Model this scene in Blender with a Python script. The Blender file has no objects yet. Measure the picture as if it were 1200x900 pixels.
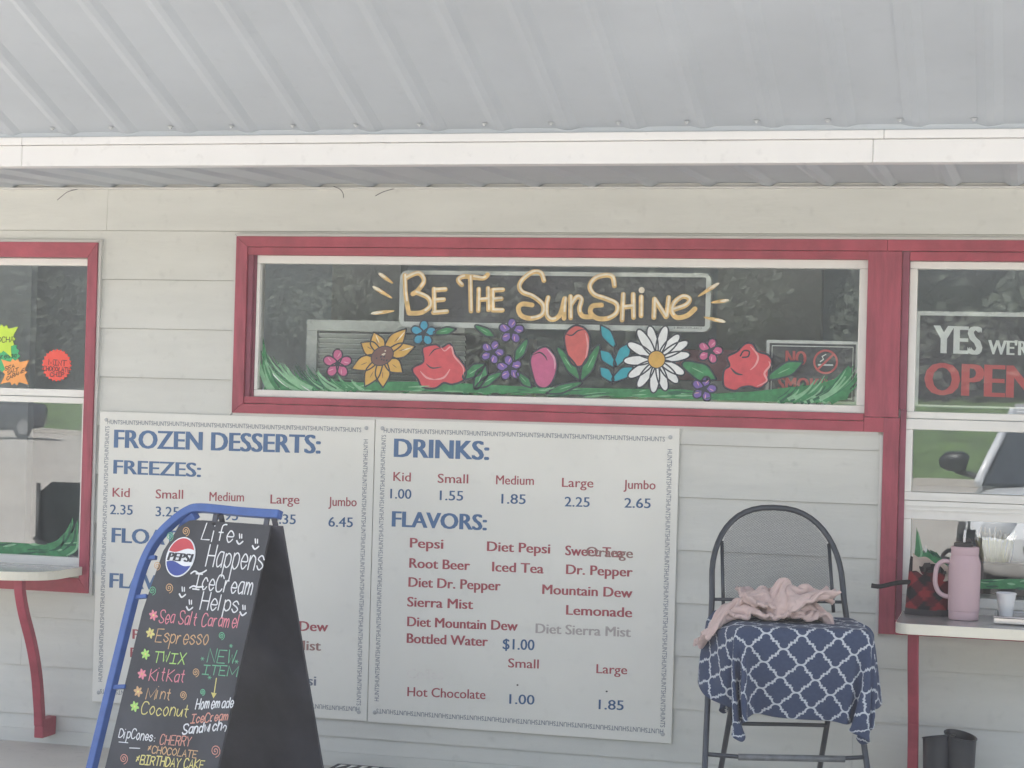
import bpy, bmesh, math, random
from mathutils import Vector as V, Matrix, noise
random.seed(7)
C = bpy.context.scene.collection
S = bpy.context.scene
PI = math.pi
# ---------------------------------------------------------------- camera
Z0 = 1.40                                   # height of the top edge of the menu boards
CAM = V((2.5178, -7.4609, 0.1074 + Z0))
YAW, PIT, ROLL, FPX = 0.257605, 0.0059315, 0.0266009, 2290.43
cF = V((-math.sin(YAW)*math.cos(PIT), math.cos(YAW)*math.cos(PIT), math.sin(PIT)))
r0 = V((math.cos(YAW), math.sin(YAW), 0)); u0 = r0.cross(cF)
cR = math.cos(ROLL)*r0 + math.sin(ROLL)*u0; cU = -math.sin(ROLL)*r0 + math.cos(ROLL)*u0
cam = bpy.data.objects.new('camera', bpy.data.cameras.new('camera')); C.objects.link(cam)
M3 = Matrix((cR, cU, -cF)).transposed().to_4x4(); M3.translation = CAM
cam.matrix_world = M3
cam.data.sensor_width = 36; cam.data.lens = FPX/1200*36; cam.data.clip_start = .05; cam.data.clip_end = 2000
S.camera = cam
HAZE = 0.0048
# ---------------------------------------------------------------- sky, sun, exposure
SUN_EL, SUN_ROT = math.radians(62), math.radians(-28)
w = bpy.data.worlds.new('World'); S.world = w; w.use_nodes = True
nt = w.node_tree; bg = nt.nodes['Background']
sk = nt.nodes.new('ShaderNodeTexSky'); sk.sky_type = 'NISHITA'; sk.sun_disc = False
sk.sun_elevation = SUN_EL; sk.sun_rotation = SUN_ROT; sk.air_density = 1.0; sk.dust_density = 5.0; sk.ozone_density = 1.0
nt.links.new(sk.outputs[0], bg.inputs[0]); bg.inputs[1].default_value = 0.09
sun = bpy.data.objects.new('sun', bpy.data.lights.new('sun', 'SUN')); C.objects.link(sun)
sun.data.energy = 3.6; sun.data.angle = math.radians(.5); sun.data.color = (1, .965, .92)
sd = V((math.sin(SUN_ROT)*math.cos(SUN_EL), math.cos(SUN_ROT)*math.cos(SUN_EL), math.sin(SUN_EL)))
sun.rotation_euler = sd.to_track_quat('Z', 'Y').to_euler()
S.view_settings.view_transform = 'Standard'; S.view_settings.look = 'None'
S.view_settings.exposure = 2.4; S.view_settings.gamma = 1
S.cycles.max_bounces = 10; S.cycles.diffuse_bounces = 5; S.cycles.glossy_bounces = 5
S.cycles.transparent_max_bounces = 24; S.cycles.use_denoising = True

# ---------------------------------------------------------------- helpers
def P(px, py, Y=0.0):
    "point of the vertical plane y = Y seen at a pixel of the 1200 x 900 photograph"
    v = cF*FPX + cR*(px-600) - cU*(py-450)
    return CAM + v*((Y-CAM.y)/v.y)
def PP(px, py, o, n):
    v = cF*FPX + cR*(px-600) - cU*(py-450)
    return CAM + v*((o-CAM).dot(n)/v.dot(n))
def PG(px, py, z):
    return PP(px, py, V((0, 0, z)), V((0, 0, 1)))
def mat(name, col, rough=.6, metal=0, var=.08, vs=6, bump=0, bs=60, spec=.5, alpha=1, stretch=(1, 1, 1), dirt=0, sheen=0, coat=0):
    m = bpy.data.materials.new(name); m.use_nodes = True; t = m.node_tree; b = t.nodes['Principled BSDF']
    b.inputs['Roughness'].default_value = rough; b.inputs['Metallic'].default_value = metal
    b.inputs['Specular IOR Level'].default_value = spec; b.inputs['Sheen Weight'].default_value = sheen
    b.inputs['Coat Weight'].default_value = coat
    tc = t.nodes.new('ShaderNodeTexCoord'); mp = t.nodes.new('ShaderNodeMapping'); mp.inputs['Scale'].default_value = stretch
    t.links.new(tc.outputs['Object'], mp.inputs[0])
    n1 = t.nodes.new('ShaderNodeTexNoise'); n1.inputs['Scale'].default_value = vs; n1.inputs['Detail'].default_value = 6
    n1.inputs['Roughness'].default_value = .6
    t.links.new(mp.outputs[0], n1.inputs['Vector'])
    r = t.nodes.new('ShaderNodeValToRGB'); e = r.color_ramp.elements
    e[0].position = .3; e[1].position = .7
    e[0].color = [c*(1-var) for c in col[:3]]+[1]; e[1].color = [min(1, c*(1+var)) for c in col[:3]]+[1]
    t.links.new(n1.outputs[0], r.inputs[0]); out = r.outputs[0]
    if dirt:
        n3 = t.nodes.new('ShaderNodeTexNoise'); n3.inputs['Scale'].default_value = 23; n3.inputs['Detail'].default_value = 8
        t.links.new(tc.outputs['Object'], n3.inputs['Vector'])
        r3 = t.nodes.new('ShaderNodeValToRGB'); r3.color_ramp.elements[0].position = .60; r3.color_ramp.elements[1].position = .78
        t.links.new(n3.outputs[0], r3.inputs[0])
        mx = t.nodes.new('ShaderNodeMixRGB'); mm = t.nodes.new('ShaderNodeMath'); mm.operation = 'MULTIPLY'; mm.inputs[1].default_value = dirt
        t.links.new(r3.outputs[0], mm.inputs[0]); t.links.new(mm.outputs[0], mx.inputs[0])
        t.links.new(out, mx.inputs[1]); mx.inputs[2].default_value = [c*.55 for c in col[:3]]+[1]; out = mx.outputs[0]
    t.links.new(out, b.inputs['Base Color'])
    if bump:
        n2 = t.nodes.new('ShaderNodeTexNoise'); n2.inputs['Scale'].default_value = bs; n2.inputs['Detail'].default_value = 5
        t.links.new(mp.outputs[0], n2.inputs['Vector'])
        bp = t.nodes.new('ShaderNodeBump'); bp.inputs['Strength'].default_value = bump; bp.inputs['Distance'].default_value = .01
        t.links.new(n2.outputs[0], bp.inputs['Height']); t.links.new(bp.outputs[0], b.inputs['Normal'])
    return m
def paint(name, col, rough=.55, var=.10):
    return mat(name, col, rough, var=var, vs=40)
MB_ = {}
class MB:
    "collects shapes; build() links them as ONE mesh object"
    def __init__(s): s.v = []; s.f = []
    def add(s, vs, fs):
        k = len(s.v); s.v += [V(p) for p in vs]; s.f += [[i+k for i in f] for f in fs]; return s
    def box(s, a, b):
        x0, y0, z0 = a; x1, y1, z1 = b
        return s.add([(x0,y0,z0),(x1,y0,z0),(x1,y1,z0),(x0,y1,z0),(x0,y0,z1),(x1,y0,z1),(x1,y1,z1),(x0,y1,z1)],
                     [(0,3,2,1),(4,5,6,7),(0,1,5,4),(1,2,6,5),(2,3,7,6),(3,0,4,7)])
    def prism(s, poly, d):
        "closed polygon (3-D points) extruded along vector d"
        n = len(poly); d = V(d)
        return s.add([V(p) for p in poly]+[V(p)+d for p in poly],
                     [list(range(n))[::-1], list(range(n, 2*n))]+[(i, (i+1) % n, n+(i+1) % n, n+i) for i in range(n)])
    def poly(s, pts): return s.add(pts, [list(range(len(pts)))])
    def tube(s, pts, r, n=10, square=False, closed=False, up=None):
        pts = [V(p) for p in pts]; N = len(pts); rings = []; last = None
        for i, p in enumerate(pts):
            a = pts[(i-1) % N] if (closed or i) else p; b = pts[(i+1) % N] if (closed or i < N-1) else p
            t = (b-a).normalized()
            if last is None:
                ref = up or (V((0,0,1)) if abs(t.z) < .9 else V((0,1,0)))
                x = t.cross(ref).normalized()
            else: x = (last - t*last.dot(t)).normalized()
            last = x; y = t.cross(x); rr = r[i] if isinstance(r, (list, tuple)) else r
            if square: rings.append([p + x*rr*sx + y*rr*sy for sx, sy in ((1,1),(-1,1),(-1,-1),(1,-1))])
            else: rings.append([p + (x*math.cos(2*PI*k/n)+y*math.sin(2*PI*k/n))*rr for k in range(n)])
        m = len(rings[0]); vs = [q for R in rings for q in R]; fs = []
        for i in range(N if closed else N-1):
            j = (i+1) % N
            for k in range(m): fs.append((i*m+k, i*m+(k+1) % m, j*m+(k+1) % m, j*m+k))
        if not closed: fs += [list(range(m))[::-1], [(N-1)*m+k for k in range(m)]]
        return s.add(vs, fs)
    def lathe(s, prof, c, n=28, cap=True):
        c = V(c); vs = []; fs = []
        for r, z in prof:
            for k in range(n): vs.append(c+V((r*math.cos(2*PI*k/n), r*math.sin(2*PI*k/n), z)))
        for i in range(len(prof)-1):
            for k in range(n): fs.append((i*n+k, i*n+(k+1) % n, (i+1)*n+(k+1) % n, (i+1)*n+k))
        if cap:
            if prof[0][0] > 1e-5: fs.append(list(range(n))[::-1])
            if prof[-1][0] > 1e-5: fs.append([(len(prof)-1)*n+k for k in range(n)])
        return s.add(vs, fs)
    def build(s, name, m, parent=None, smooth=False, bevel=0, uv=None):
        me = bpy.data.meshes.new(name); me.from_pydata([tuple(p) for p in s.v], [], s.f); me.materials.append(m)
        me.update()
        o = bpy.data.objects.new(name, me); C.objects.link(o)
        if smooth:
            for p in me.polygons: p.use_smooth = True
            if smooth != 2: me.set_sharp_from_angle(angle=math.radians(40))
        if bevel:
            b = o.modifiers.new('bevel', 'BEVEL'); b.width = bevel; b.segments = 2; b.limit_method = 'ANGLE'
        if parent: attach(o, parent)
        return o
def attach(o, parent):
    o.parent = parent; o.matrix_parent_inverse = Matrix.Translation(parent.matrix_basis.translation).inverted() if parent.type == 'EMPTY' else Matrix()
def tag(o, label=None, cat=None, group=None, kind=None):
    for k, v in (('label', label), ('category', cat), ('group', group), ('kind', kind)):
        if v: o[k] = v
    return o
def thing(name, label, cat, loc=(0,0,0), group=None):
    o = bpy.data.objects.new(name, None); C.objects.link(o); o.location = loc; o.empty_display_size = .1
    return tag(o, label, cat, group)
def smooth_path(pts, k=6, closed=False):
    pts = [V(p) for p in pts]; N = len(pts); out = []
    if N < 3 and not closed: return pts
    for i in range(N if closed else N-1):
        g = lambda j: pts[j % N] if closed else pts[max(0, min(N-1, j))]
        a, b, c, d = g(i-1), g(i), g(i+1), g(i+2)
        for q in range(k):
            t = q/k
            out.append(.5*((2*b)+(c-a)*t+(2*a-5*b+4*c-d)*t*t+(3*b-a-3*c+d)*t**3))
    if not closed: out.append(pts[-1])
    return out

# ---------------------------------------------------------------- materials
m_siding = mat('siding_paint', (.59,.60,.56), .55, var=.06, vs=3, bump=.08, bs=30, stretch=(.6,1,3), dirt=.22)
m_wallback = mat('wall_sheathing', (.3,.3,.28), .8)
m_channel = mat('trim_channel', (.58,.58,.55), .45, var=.03)
m_maroon = mat('maroon_paint', (.34,.052,.078), .5, var=.22, vs=9, bump=.15, bs=50, stretch=(1,1,1), dirt=.25)
m_maroon_v = mat('maroon_paint_faded', (.32,.056,.084), .55, var=.28, vs=7, bump=.2, bs=60, stretch=(5,5,.6), dirt=.3)
m_stop = mat('maroon_stop', (.25,.065,.10), .6, var=.2, vs=8, bump=.1)
m_white = mat('white_vinyl', (.74,.74,.70), .4, var=.04, vs=5, dirt=.15)
m_gutter = mat('white_fascia', (.70,.70,.69), .4, var=.03, vs=2, dirt=.3)
m_roof = mat('grey_sheet_metal', (.41,.45,.485), .45, var=.07, vs=1.6, bump=.12, bs=3, spec=.5, dirt=.12)
m_screw = mat('screw_metal', (.42,.44,.45), .4, metal=.3)
m_board = mat('sign_panel', (.71,.715,.665), .33, var=.04, vs=2.2, dirt=.12)
m_blue = paint('blue_print', (.075,.155,.30)); m_red = paint('red_print', (.36,.075,.09)); m_bord = paint('border_print', (.15,.18,.23))
m_num = paint('number_print', (.04,.11,.24)); m_faded = paint('faded_print', (.42,.39,.37)); m_ghost = paint('ghost_print', (.70,.69,.65)); m_or = paint('worn_print', (.30,.17,.15))
m_conc = mat('concrete', (.50,.48,.44), .85, var=.12, vs=1.2, bump=.2, bs=40, dirt=.4)
m_asph = mat('parking_concrete', (.43,.40,.36), .9, var=.12, vs=.35, bump=.2, bs=30, dirt=.3)
m_grass = mat('grass', (.085,.15,.04), .9, var=.5, vs=1.4, bump=.5, bs=20)
m_kerb = mat('kerb', (.5,.47,.42), .9)
m_leaf = mat('leaves', (.07,.085,.06), .7, var=.6, vs=2)
m_bark = mat('bark', (.12,.09,.06), .9, var=.3, vs=6, bump=.5)
m_inter = mat('interior_paint', (.64,.74,.80), .7); m_inter2 = mat('interior_grey', (.70,.74,.73), .7); m_interf = mat('interior_floor', (.35,.35,.34), .7)
m_dark = mat('black_plastic', (.02,.021,.024), .45); m_darkg = mat('dark_grey', (.055,.06,.065), .55)
def glass_mat(name, refl, tint):
    m = bpy.data.materials.new(name); m.use_nodes = True; t = m.node_tree; t.nodes.remove(t.nodes['Principled BSDF'])
    out = t.nodes['Material Output']; g = t.nodes.new('ShaderNodeBsdfGlossy'); g.inputs['Roughness'].default_value = 0.0
    g.inputs['Color'].default_value = (.95,.98,1,1)
    tr = t.nodes.new('ShaderNodeBsdfTransparent'); tr.inputs[0].default_value = tint
    mx = t.nodes.new('ShaderNodeMixShader'); lw = t.nodes.new('ShaderNodeFresnel'); lw.inputs[0].default_value = 1.5
    ma = t.nodes.new('ShaderNodeMath'); ma.operation = 'ADD'; ma.inputs[1].default_value = refl; ma.use_clamp = True
    t.links.new(lw.outputs[0], ma.inputs[0]); t.links.new(ma.outputs[0], mx.inputs[0])
    tc = t.nodes.new('ShaderNodeTexCoord'); n = t.nodes.new('ShaderNodeTexNoise'); n.inputs['Scale'].default_value = 2.2; n.inputs['Detail'].default_value = 0
    bp = t.nodes.new('ShaderNodeBump'); bp.inputs['Strength'].default_value = .12; bp.inputs['Distance'].default_value = .01
    t.links.new(tc.outputs['Object'], n.inputs['Vector']); t.links.new(n.outputs[0], bp.inputs['Height']); t.links.new(bp.outputs[0], g.inputs['Normal'])
    t.links.new(tr.outputs[0], mx.inputs[1]); t.links.new(g.outputs[0], mx.inputs[2]); t.links.new(mx.outputs[0], out.inputs[0])
    return m
m_glass = glass_mat('window_glass', .03, (.99,1,.995,1))

# ---------------------------------------------------------------- the setting
def structure(name, mb, m): return tag(mb.build(name, m), kind='structure')
structure('ground', MB().box((-150,-150,-.3), (150,150,-.024)), m_asph)
structure('walkway', MB().box((-6,-1.6,-.2), (8,.0,0.0)), m_conc)
# expansion joints of the forecourt slabs, and the grass bank across the road
kp = [(40,-24),(14,-28),(2,-31),(-10,-36),(-30,-50),(-70,-80)]
kb = MB(); 
for (x0,y0),(x1,y1) in zip(kp, kp[1:]):
    d = (V((x1,y1,0))-V((x0,y0,0))).normalized(); nrm = V((-d.y, d.x, 0))
    if nrm.y > 0: nrm = -nrm
    a, b = V((x0,y0,-.02)), V((x1,y1,-.02)); kb.prism([a, b, b+nrm*.18, a+nrm*.18], (0,0,.14))
structure('kerb', kb, m_kerb)
gb = MB(); cols = []
for (x, y) in kp:
    cols.append([V((x, y-.18-k*3.0, .1 + 2.0*(1-math.exp(-k*.4)) + random.uniform(-.05,.05))) for k in range(14)])
vs = [p for c_ in cols for p in c_]; fs = [(i*14+k, i*14+k+1, (i+1)*14+k+1, (i+1)*14+k) for i in range(len(kp)-1) for k in range(13)]
structure('grass_bank', gb.add(vs, fs), m_grass)
def tree_parts(seed, leafn=11000):
    rnd = random.Random(seed); h = 7.5
    t = MB().tube([(0,0,0),(.1,.05,h*.3),(-.1,.1,h*.62)], [.28,.2,.1], 8)
    for k in range(6):
        a = k*1.05+rnd.random(); z = h*(.25+.06*k)
        t.tube([(0,0,z),(1.2*math.cos(a),1.2*math.sin(a),z+1.0)], [.1,.04], 6)
    cl = [(V((rnd.gauss(0,1.5), rnd.gauss(0,1.4), h*.55+rnd.uniform(-4,4.5))), rnd.uniform(.9,1.7)) for _ in range(30)]
    c = MB()
    for k in range(leafn):
        ce, r = rnd.choice(cl); q = V((rnd.gauss(0,1), rnd.gauss(0,1), rnd.gauss(0,1))).normalized()*r*rnd.uniform(.6,1.05)
        p = ce+q; a = V((rnd.gauss(0,1), rnd.gauss(0,1), rnd.gauss(0,1))).normalized(); b = a.orthogonal().normalized()*rnd.uniform(.05,.11)
        a = a*rnd.uniform(.08,.17); c.add([p-a, p+b, p+a, p-b], [(0,1,2,3)])
    return t, c
protos = []
for sdd in (3, 11, 29):
    t, c = tree_parts(sdd)
    root = thing('leafy_tree', 'tall dark green leafy tree on the grass bank across the road', 'tree', (0,0,0), 'trees across the road')
    t.build('trunk', m_bark, root); c.build('crown', m_leaf, root); protos.append(root)
spots = []
for i in range(56):
    f = (i//2)/27; x = 24-74*f + random.uniform(-.6,.6)+(1.3 if i % 2 else 0); y = -38-32*f**1.3 + random.uniform(-1,1)-(5 if i % 2 else 0); spots.append((x, y))
for i, (x, y) in enumerate(spots):
    p = protos[i % 3]
    if i < 3: r = p
    else:
        r = p.copy(); C.objects.link(r)
        for ch in p.children:
            c2 = ch.copy(); C.objects.link(c2); c2.parent = r; c2.matrix_parent_inverse = Matrix()
    r.location = (x, y, 1.2); s_ = random.uniform(.9,1.4); r.scale = (s_*1.1, s_*1.1, s_); r.rotation_euler[2] = random.uniform(0,6)
for p in protos:
    for ch in p.children: ch.matrix_parent_inverse = Matrix()

# ---------------------------------------------------------------- the snack stand
X0, X1 = -3.6, 5.4
stand = thing('snack_stand', 'cream sided snack stand with maroon framed windows under a metal canopy', 'building', (1,0,0))
# glazed openings (behind the trims), x0, x1, z0, z1
def rx(a, b): return P(*a).x, P(*b).x
OPN = []
L1 = P(104, 300).x; L0 = L1-1.25
OPN.append((L0, L1+.03, P(60,664).z-.01, P(100,304).z+.02))
mA, mB_ = P(300,300), P(1015,484)
OPN.append((mA.x-.01, mB_.x+.01, P(640,471).z-.01, P(640,300).z+.01))
rA = P(1064,306); R1 = rA.x+1.25
OPN.append((rA.x-.01, R1, P(1070,718).z, P(1064,306).z+.01))
def sub(rects, o):
    out = []
    for (a, b, c, d) in rects:
        x0, x1, z0, z1 = o
        if x1 <= a or x0 >= b or z1 <= c or z0 >= d: out.append((a,b,c,d)); continue
        if z0 > c: out.append((a,b,c,z0))
        if z1 < d: out.append((a,b,z1,d))
        c2, d2 = max(c,z0), min(d,z1)
        if x0 > a: out.append((a,x0,c2,d2))
        if x1 < b: out.append((x1,b,c2,d2))
    return out
zt = Z0+.7503; course = .2035; rnd = random.Random(4)
edges = [Z0+1.02, zt]
while edges[-1]-course > .03: edges.append(edges[-1]-course)
edges.append(.02)
for hi, lo in zip(edges, edges[1:]):
    cuts = sorted([rnd.uniform(X0+.5, X1-.5) for _ in range(2)]); xs = [X0]+cuts+[X1]
    for a, b in zip(xs, xs[1:]):
        rs = [(a+.0006, b-.0006, lo+.0015, hi)]
        for o in OPN: rs = sub(rs, o)
        for (x0, x1, z0, z1) in rs:
            if x1-x0 < .003 or z1-z0 < .0015: continue
            y = lambda z: -.0035-.009*(hi-z)/(hi-lo)
            MB().add([(x0,y(z0),z0),(x1,y(z0),z0),(x1,y(z1),z1),(x0,y(z1),z1),(x0,.004,z0),(x1,.004,z0),(x1,.004,z1),(x0,.004,z1)],
                     [(0,1,2,3),(4,7,6,5),(0,4,5,1),(1,5,6,2),(2,6,7,3),(3,7,4,0)]).build('siding_board', m_siding, stand)
rs = [(X0, X1, 0.0, Z0+1.05)]
for o in OPN: rs = sub(rs, o)
mb = MB()
for (x0, x1, z0, z1) in rs: mb.box((x0,.006,z0), (x1,.09,z1))
mb.build('wall_core', m_wallback, stand)
MB().box((X0,-.02,0.0), (X1,-.0145,.055)).build('base_trim', m_siding, stand)
# inside of the stand
zc = Z0+1.0
MB().box((X0,2.0,0),(X1,2.1,zc)).build('interior_wall', m_inter, stand)
MB().box((X0,.1,0),(X0+.08,3.2,zc)).build('interior_wall', m_inter2, stand)
MB().box((X1-.08,.1,0),(X1,3.2,zc)).build('interior_wall', m_inter2, stand)
MB().box((X0,.1,zc),(X1,3.3,zc+.06)).build('interior_ceiling', m_inter2, stand)
MB().box((X0,.1,.001),(X1,3.2,.05)).build('interior_floor', m_interf, stand)
a, b = P(-40,300,1.5), P(38,300,1.5)
MB().box((a.x,1.5,.05),(b.x,1.56,zc)).build('interior_partition', m_inter, stand)
a, b = P(390,300,1.0), P(470,300,1.0)
MB().box((a.x,1.0,.05),(b.x,1.1,zc)).build('interior_partition', m_inter2, stand)
a, b = P(842,300,1.2), P(964,300,1.2)
MB().box((a.x,1.2,.05),(b.x,1.3,zc)).build('interior_partition', m_inter2, stand)
a, b = P(545,430,.9), P(625,430,.9)
MB().box((a.x,.9,.05),(b.x,.96,Z0+.36)).build('interior_cabinet', m_inter2, stand)

# trims: each board its own part
def board(name, x0, x1, z0, z1, y0, y1, m, bev=.0015, par=stand):
    return MB().box((x0,y0,z0),(x1,y1,z1)).build(name, m, par, bevel=bev)
def mitre(x0, x1, z0, z1, wl, wr, wt, wb, y0, y1, m, name, sides='lrtb', mv=None):
    mv = mv or m; e = .0008
    q = {'t': [(x0+e,z1),(x1-e,z1),(x1-wr-e,z1-wt),(x0+wl+e,z1-wt)], 'b': [(x0+e,z0),(x0+wl+e,z0+wb),(x1-wr-e,z0+wb),(x1-e,z0)],
         'l': [(x0,z0+e),(x0,z1-e),(x0+wl,z1-wt-e),(x0+wl,z0+wb+e)], 'r': [(x1,z0+e),(x1-wr,z0+wb+e),(x1-wr,z1-wt-e),(x1,z1-e)]}
    for s in sides:
        MB().prism([(x, y0, z) for x, z in q[s]], (0, y1-y0, 0)).build(name, mv if s in 'lr' else m, stand, bevel=.0012)
# main frame
FX0, FX1 = P(278,380).x, P(1056,380).x
FZ1 = P(640,279.5).z; FZ0 = P(640,494.5).z
sx0, sx1 = P(300,380).x, P(1016,380).x; sz1 = P(640,302).z; sz0 = P(640,474).z      # white sash outer
mitre(FX0-.012, 5.0, FZ0-.010, FZ1+.012, .012, .012, .012, .010, -.024, .0, m_channel, 'trim_channel', 'tl')
MB().box((FX0,-.024,FZ0-.010),(P(1031,600).x-.012,0,FZ0)).build('trim_channel', m_channel, stand)
gz = P(640,292).z; gzb = P(640,482).z
# left board mitred into top and bottom
mitre(FX0, sx1+.0, FZ0, FZ1, sx0-FX0-.033, .0, FZ1-gz, gzb-FZ0-.003, -.034, -.001, m_maroon, 'trim_board', 'l', m_maroon_v)
MB().prism([(FX0+.0008,-.034,FZ1),(2.0,-.034,FZ1),(2.0,-.034,gz),(sx0-.033,-.034,gz)],(0,.033,0)).build('trim_board', m_maroon, stand, bevel=.0012)
MB().box((2.0012,-.034,gz),(5.0,-.001,FZ1)).build('trim_board', m_maroon, stand, bevel=.0012)
MB().prism([(FX0+.0008,-.034,FZ0),(sx0-.033,-.034,gzb-.003),(sx1,-.034,gzb-.003),(sx1,-.034,FZ0)],(0,.033,0)).build('trim_board', m_maroon, stand, bevel=.0012)
board('window_stop', sx0-.033, sx1+.02, sz1+.0005, gz-.0015, -.028, .0, m_maroon)
board('window_stop', sx0-.033, sx1, gzb-.001, sz0-.0005, -.028, .0, m_maroon)
board('window_stop', sx0-.032, sx0-.012, sz0, sz1, -.022, .0, m_stop)
board('window_stop', sx0-.012, sx0-.001, sz0, sz1, -.006, .04, m_stop)
# mullion between the main and the right window, running down to the shelf
jz = P(1040,489).z; bz = P(1040,742).z
board('trim_board', sx1+.001, P(1056,380).x, jz, gz-.0015, -.034, -.001, m_maroon_v)
mxl = P(1032.5,640).x; mxr = P(1050,640).x
board('trim_board', mxl, mxr+.004, bz, jz-.0015, -.034, -.001, m_maroon_v)
board('trim_channel', mxl-.012, mxl-.0005, bz-.01, FZ0-.0105, -.024, 0, m_channel)
board('trim_board', mxr+.005, rA.x+1.32, bz, bz+.055, -.034, -.001, m_maroon)
board('trim_board', sx1+.001, mxl, FZ0, jz-.0015, -.0342, -.001, m_maroon)
rs0 = P(1065,380).x
board('window_stop', P(1056,380).x+.001, rs0-.001, P(1060,480).z, gz-.002, -.020, .0, m_stop)
board('window_stop', mxr+.005, P(1061,560).x-.001, bz+.056, P(1060,480).z-.0005, -.020, .0, m_stop)
board('window_stop', rs0, 5.0, P(1065,306).z+.0005, gz-.002, -.028, .0, m_maroon)
# left window frame
lx1 = P(118.5,290).x; lz1 = P(60,284.5).z; lz0 = P(60,692).z; li1 = P(107,302).x
mitre(L0-.08, lx1+.012, lz0-.010, lz1+.012, .012, .012, .012, .010, -.024, 0, m_channel, 'trim_channel', 'rtb')
mitre(L0-.066, lx1, lz0, lz1, .06, lx1-li1, lz1-P(60,302).z, .06, -.034, -.001, m_maroon, 'trim_board', 'lrtb', m_maroon_v)

# windows
def sash(x0, x1, z0, z1, wl, wr, wt, wb, y0, y1, win, m=m_white, pane_y=None):
    e = .0006; q = [((x0,z1-wt),(x1,z1)), ((x0,z0),(x1,z0+wb)), ((x0,z0+wb+e),(x0+wl,z1-wt-e)), ((x1-wr,z0+wb+e),(x1,z1-wt-e))]
    for (a, b) in q: MB().box((a[0],y0,a[1]),(b[0],y1,b[1])).build('sash_rail', m, win, bevel=.0015)
    py = pane_y if pane_y is not None else (y0+y1)/2
    MB().box((x0+wl-.003,py,z0+wb-.003),(x1-wr+.003,py+.004,z1-wt+.003)).build('pane', m_glass, win)
    return py
def window(x0, x1, z0, z1, label):
    w_ = MB()
    for a, b in (((x0-.004,z1),(x1+.004,z1+.006)), ((x0-.004,z0-.006),(x1+.004,z0)), ((x0-.006,z0),(x0-.0005,z1)), ((x1+.0005,z0),(x1+.006,z1))):
        w_.box((a[0],.012,a[1]),(b[0],.088,b[1]))
    o = w_.build('window', m_white, stand); o['label'] = label; return o
GY = .020                                    # outer face of the glass
w_main = window(sx0, sx1, sz0, sz1, 'long shallow picture window painted with flowers')
g0, g1 = P(306,380,GY).x, P(1006.5,380,GY).x; gt, gb_ = P(640,312,GY).z, P(640,465.5,GY).z
sash(sx0, sx1, sz0, sz1, g0-sx0, sx1-g1, sz1-gt, gb_-sz0, -.004, .05, w_main, pane_y=GY)
# left window: upper and lower sash
lw0, lwm_t, lwm_b = P(60,664).z, P(60,458).z, P(60,471.5).z
w_left = window(L0, li1-.001, lw0, P(60,303).z, 'left window with an upper and a lower sash')
sash(L0, li1-.001, P(60,464.5).z, P(60,303).z, .04, .012, P(60,303).z-P(60,311).z, P(60,456).z-P(60,464.5).z, -.004, .05, w_left, pane_y=GY)
sash(L0, li1-.001, lw0, P(60,465.2).z, .04, .016, P(60,465.2).z-P(60,472).z, P(60,652).z-lw0, -.010, .05, w_left, pane_y=GY)
# right window: three lights
w_right = window(rs0, R1, P(1075,719).z, P(1075,306.5).z, 'right serving window of three lights')
zz = lambda y: P(1100,y+1).z
sash(rs0, R1, zz(490), P(1075,306.5).z, P(1074,400).x-P(1065,400).x, .04, zz(306.5)-zz(315), zz(482)-zz(490), -.004, .05, w_right, pane_y=GY)
sash(rs0-.006, R1, zz(586), zz(490.6), P(1071,540).x-P(1061,540).x, .04, zz(490.6)-zz(503), zz(576.5)-zz(586), -.014, .05, w_right, pane_y=GY)
sash(rs0-.008, R1, zz(718), zz(586.6), P(1069.5,650).x-P(1058,650).x, .04, zz(586.6)-zz(608), zz(698)-zz(718), -.010, .05, w_right, pane_y=GY)
for y_ in (581, 592.5, 597.5, 708):
    MB().box((rs0+.004,-.0165,zz(y_+.8)),(R1-.01,-.0105,zz(y_))).build('sash_bead', m_white, w_right)

# ---------------------------------------------------------------- canopy
def corrugated(name, xa, xb, p0, p1, m, phase, par, deep=.0075):
    "sheet from line p0 (y,z) to p1 (y,z); ribs point down"
    prof = []; k = math.ceil((xa-phase)/.2286); xs = [(xa, 0)]
    while phase+k*.2286 < xb-.001:
        c = phase+k*.2286
        for dx, h in ((-.040,0),(-.034,-.0015),(-.012,-deep),(.012,-deep),(.034,-.0015),(.040,0)):
            if xa < c+dx < xb: xs.append((c+dx, h))
        k += 1
    xs.append((xb, 0)); vs = []
    d = V((0, p1[0]-p0[0], p1[1]-p0[1])); nn = V((0,-d.z,d.y)).normalized()
    if nn.z < 0: nn = -nn
    for yy, z_ in (p0, p1):
        for t_ in (0, .0012):
            for x, h in xs: vs.append(V((x, yy, z_)) + nn*(h+t_))
    n = len(xs); fs = []
    for i in range(n-1): fs += [(i, i+1, 2*n+i+1, 2*n+i), (n+i, 3*n+i, 3*n+i+1, n+i+1), (i, n+i, n+i+1, i+1), (2*n+i, 2*n+i+1, 3*n+i+1, 3*n+i)]
    fs += [(0, 2*n, 3*n, n), (n-1, 2*n-1, 4*n-1, 3*n-1)]
    return MB().add(vs, fs).build(name, m, par)
canopy = thing('metal_canopy', 'grey corrugated metal canopy with a white fascia across the front', 'canopy', (1,-1.1,Z0+.9))
CY = -1.1; fb = P(600,193,CY).z; ft = P(600,155.5,CY).z; fm = P(600,167,CY).z
ph_u = P(433,150,CY-.05).x; ph_l = P(498,220,0).x
sl = math.tan(math.radians(21.2)); x = ph_u-.034-.2286*16
n_ = 0
while x < X1+.2:
    e = x+.9144
    corrugated('roof_panel', x-.01, e+.01, (CY-.012, ft+.012+n_%2*.0016), (CY-2.3, ft+.012+n_%2*.0016+sl*2.28), m_roof, ph_u, canopy)
    x = e; n_ += 1
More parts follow.
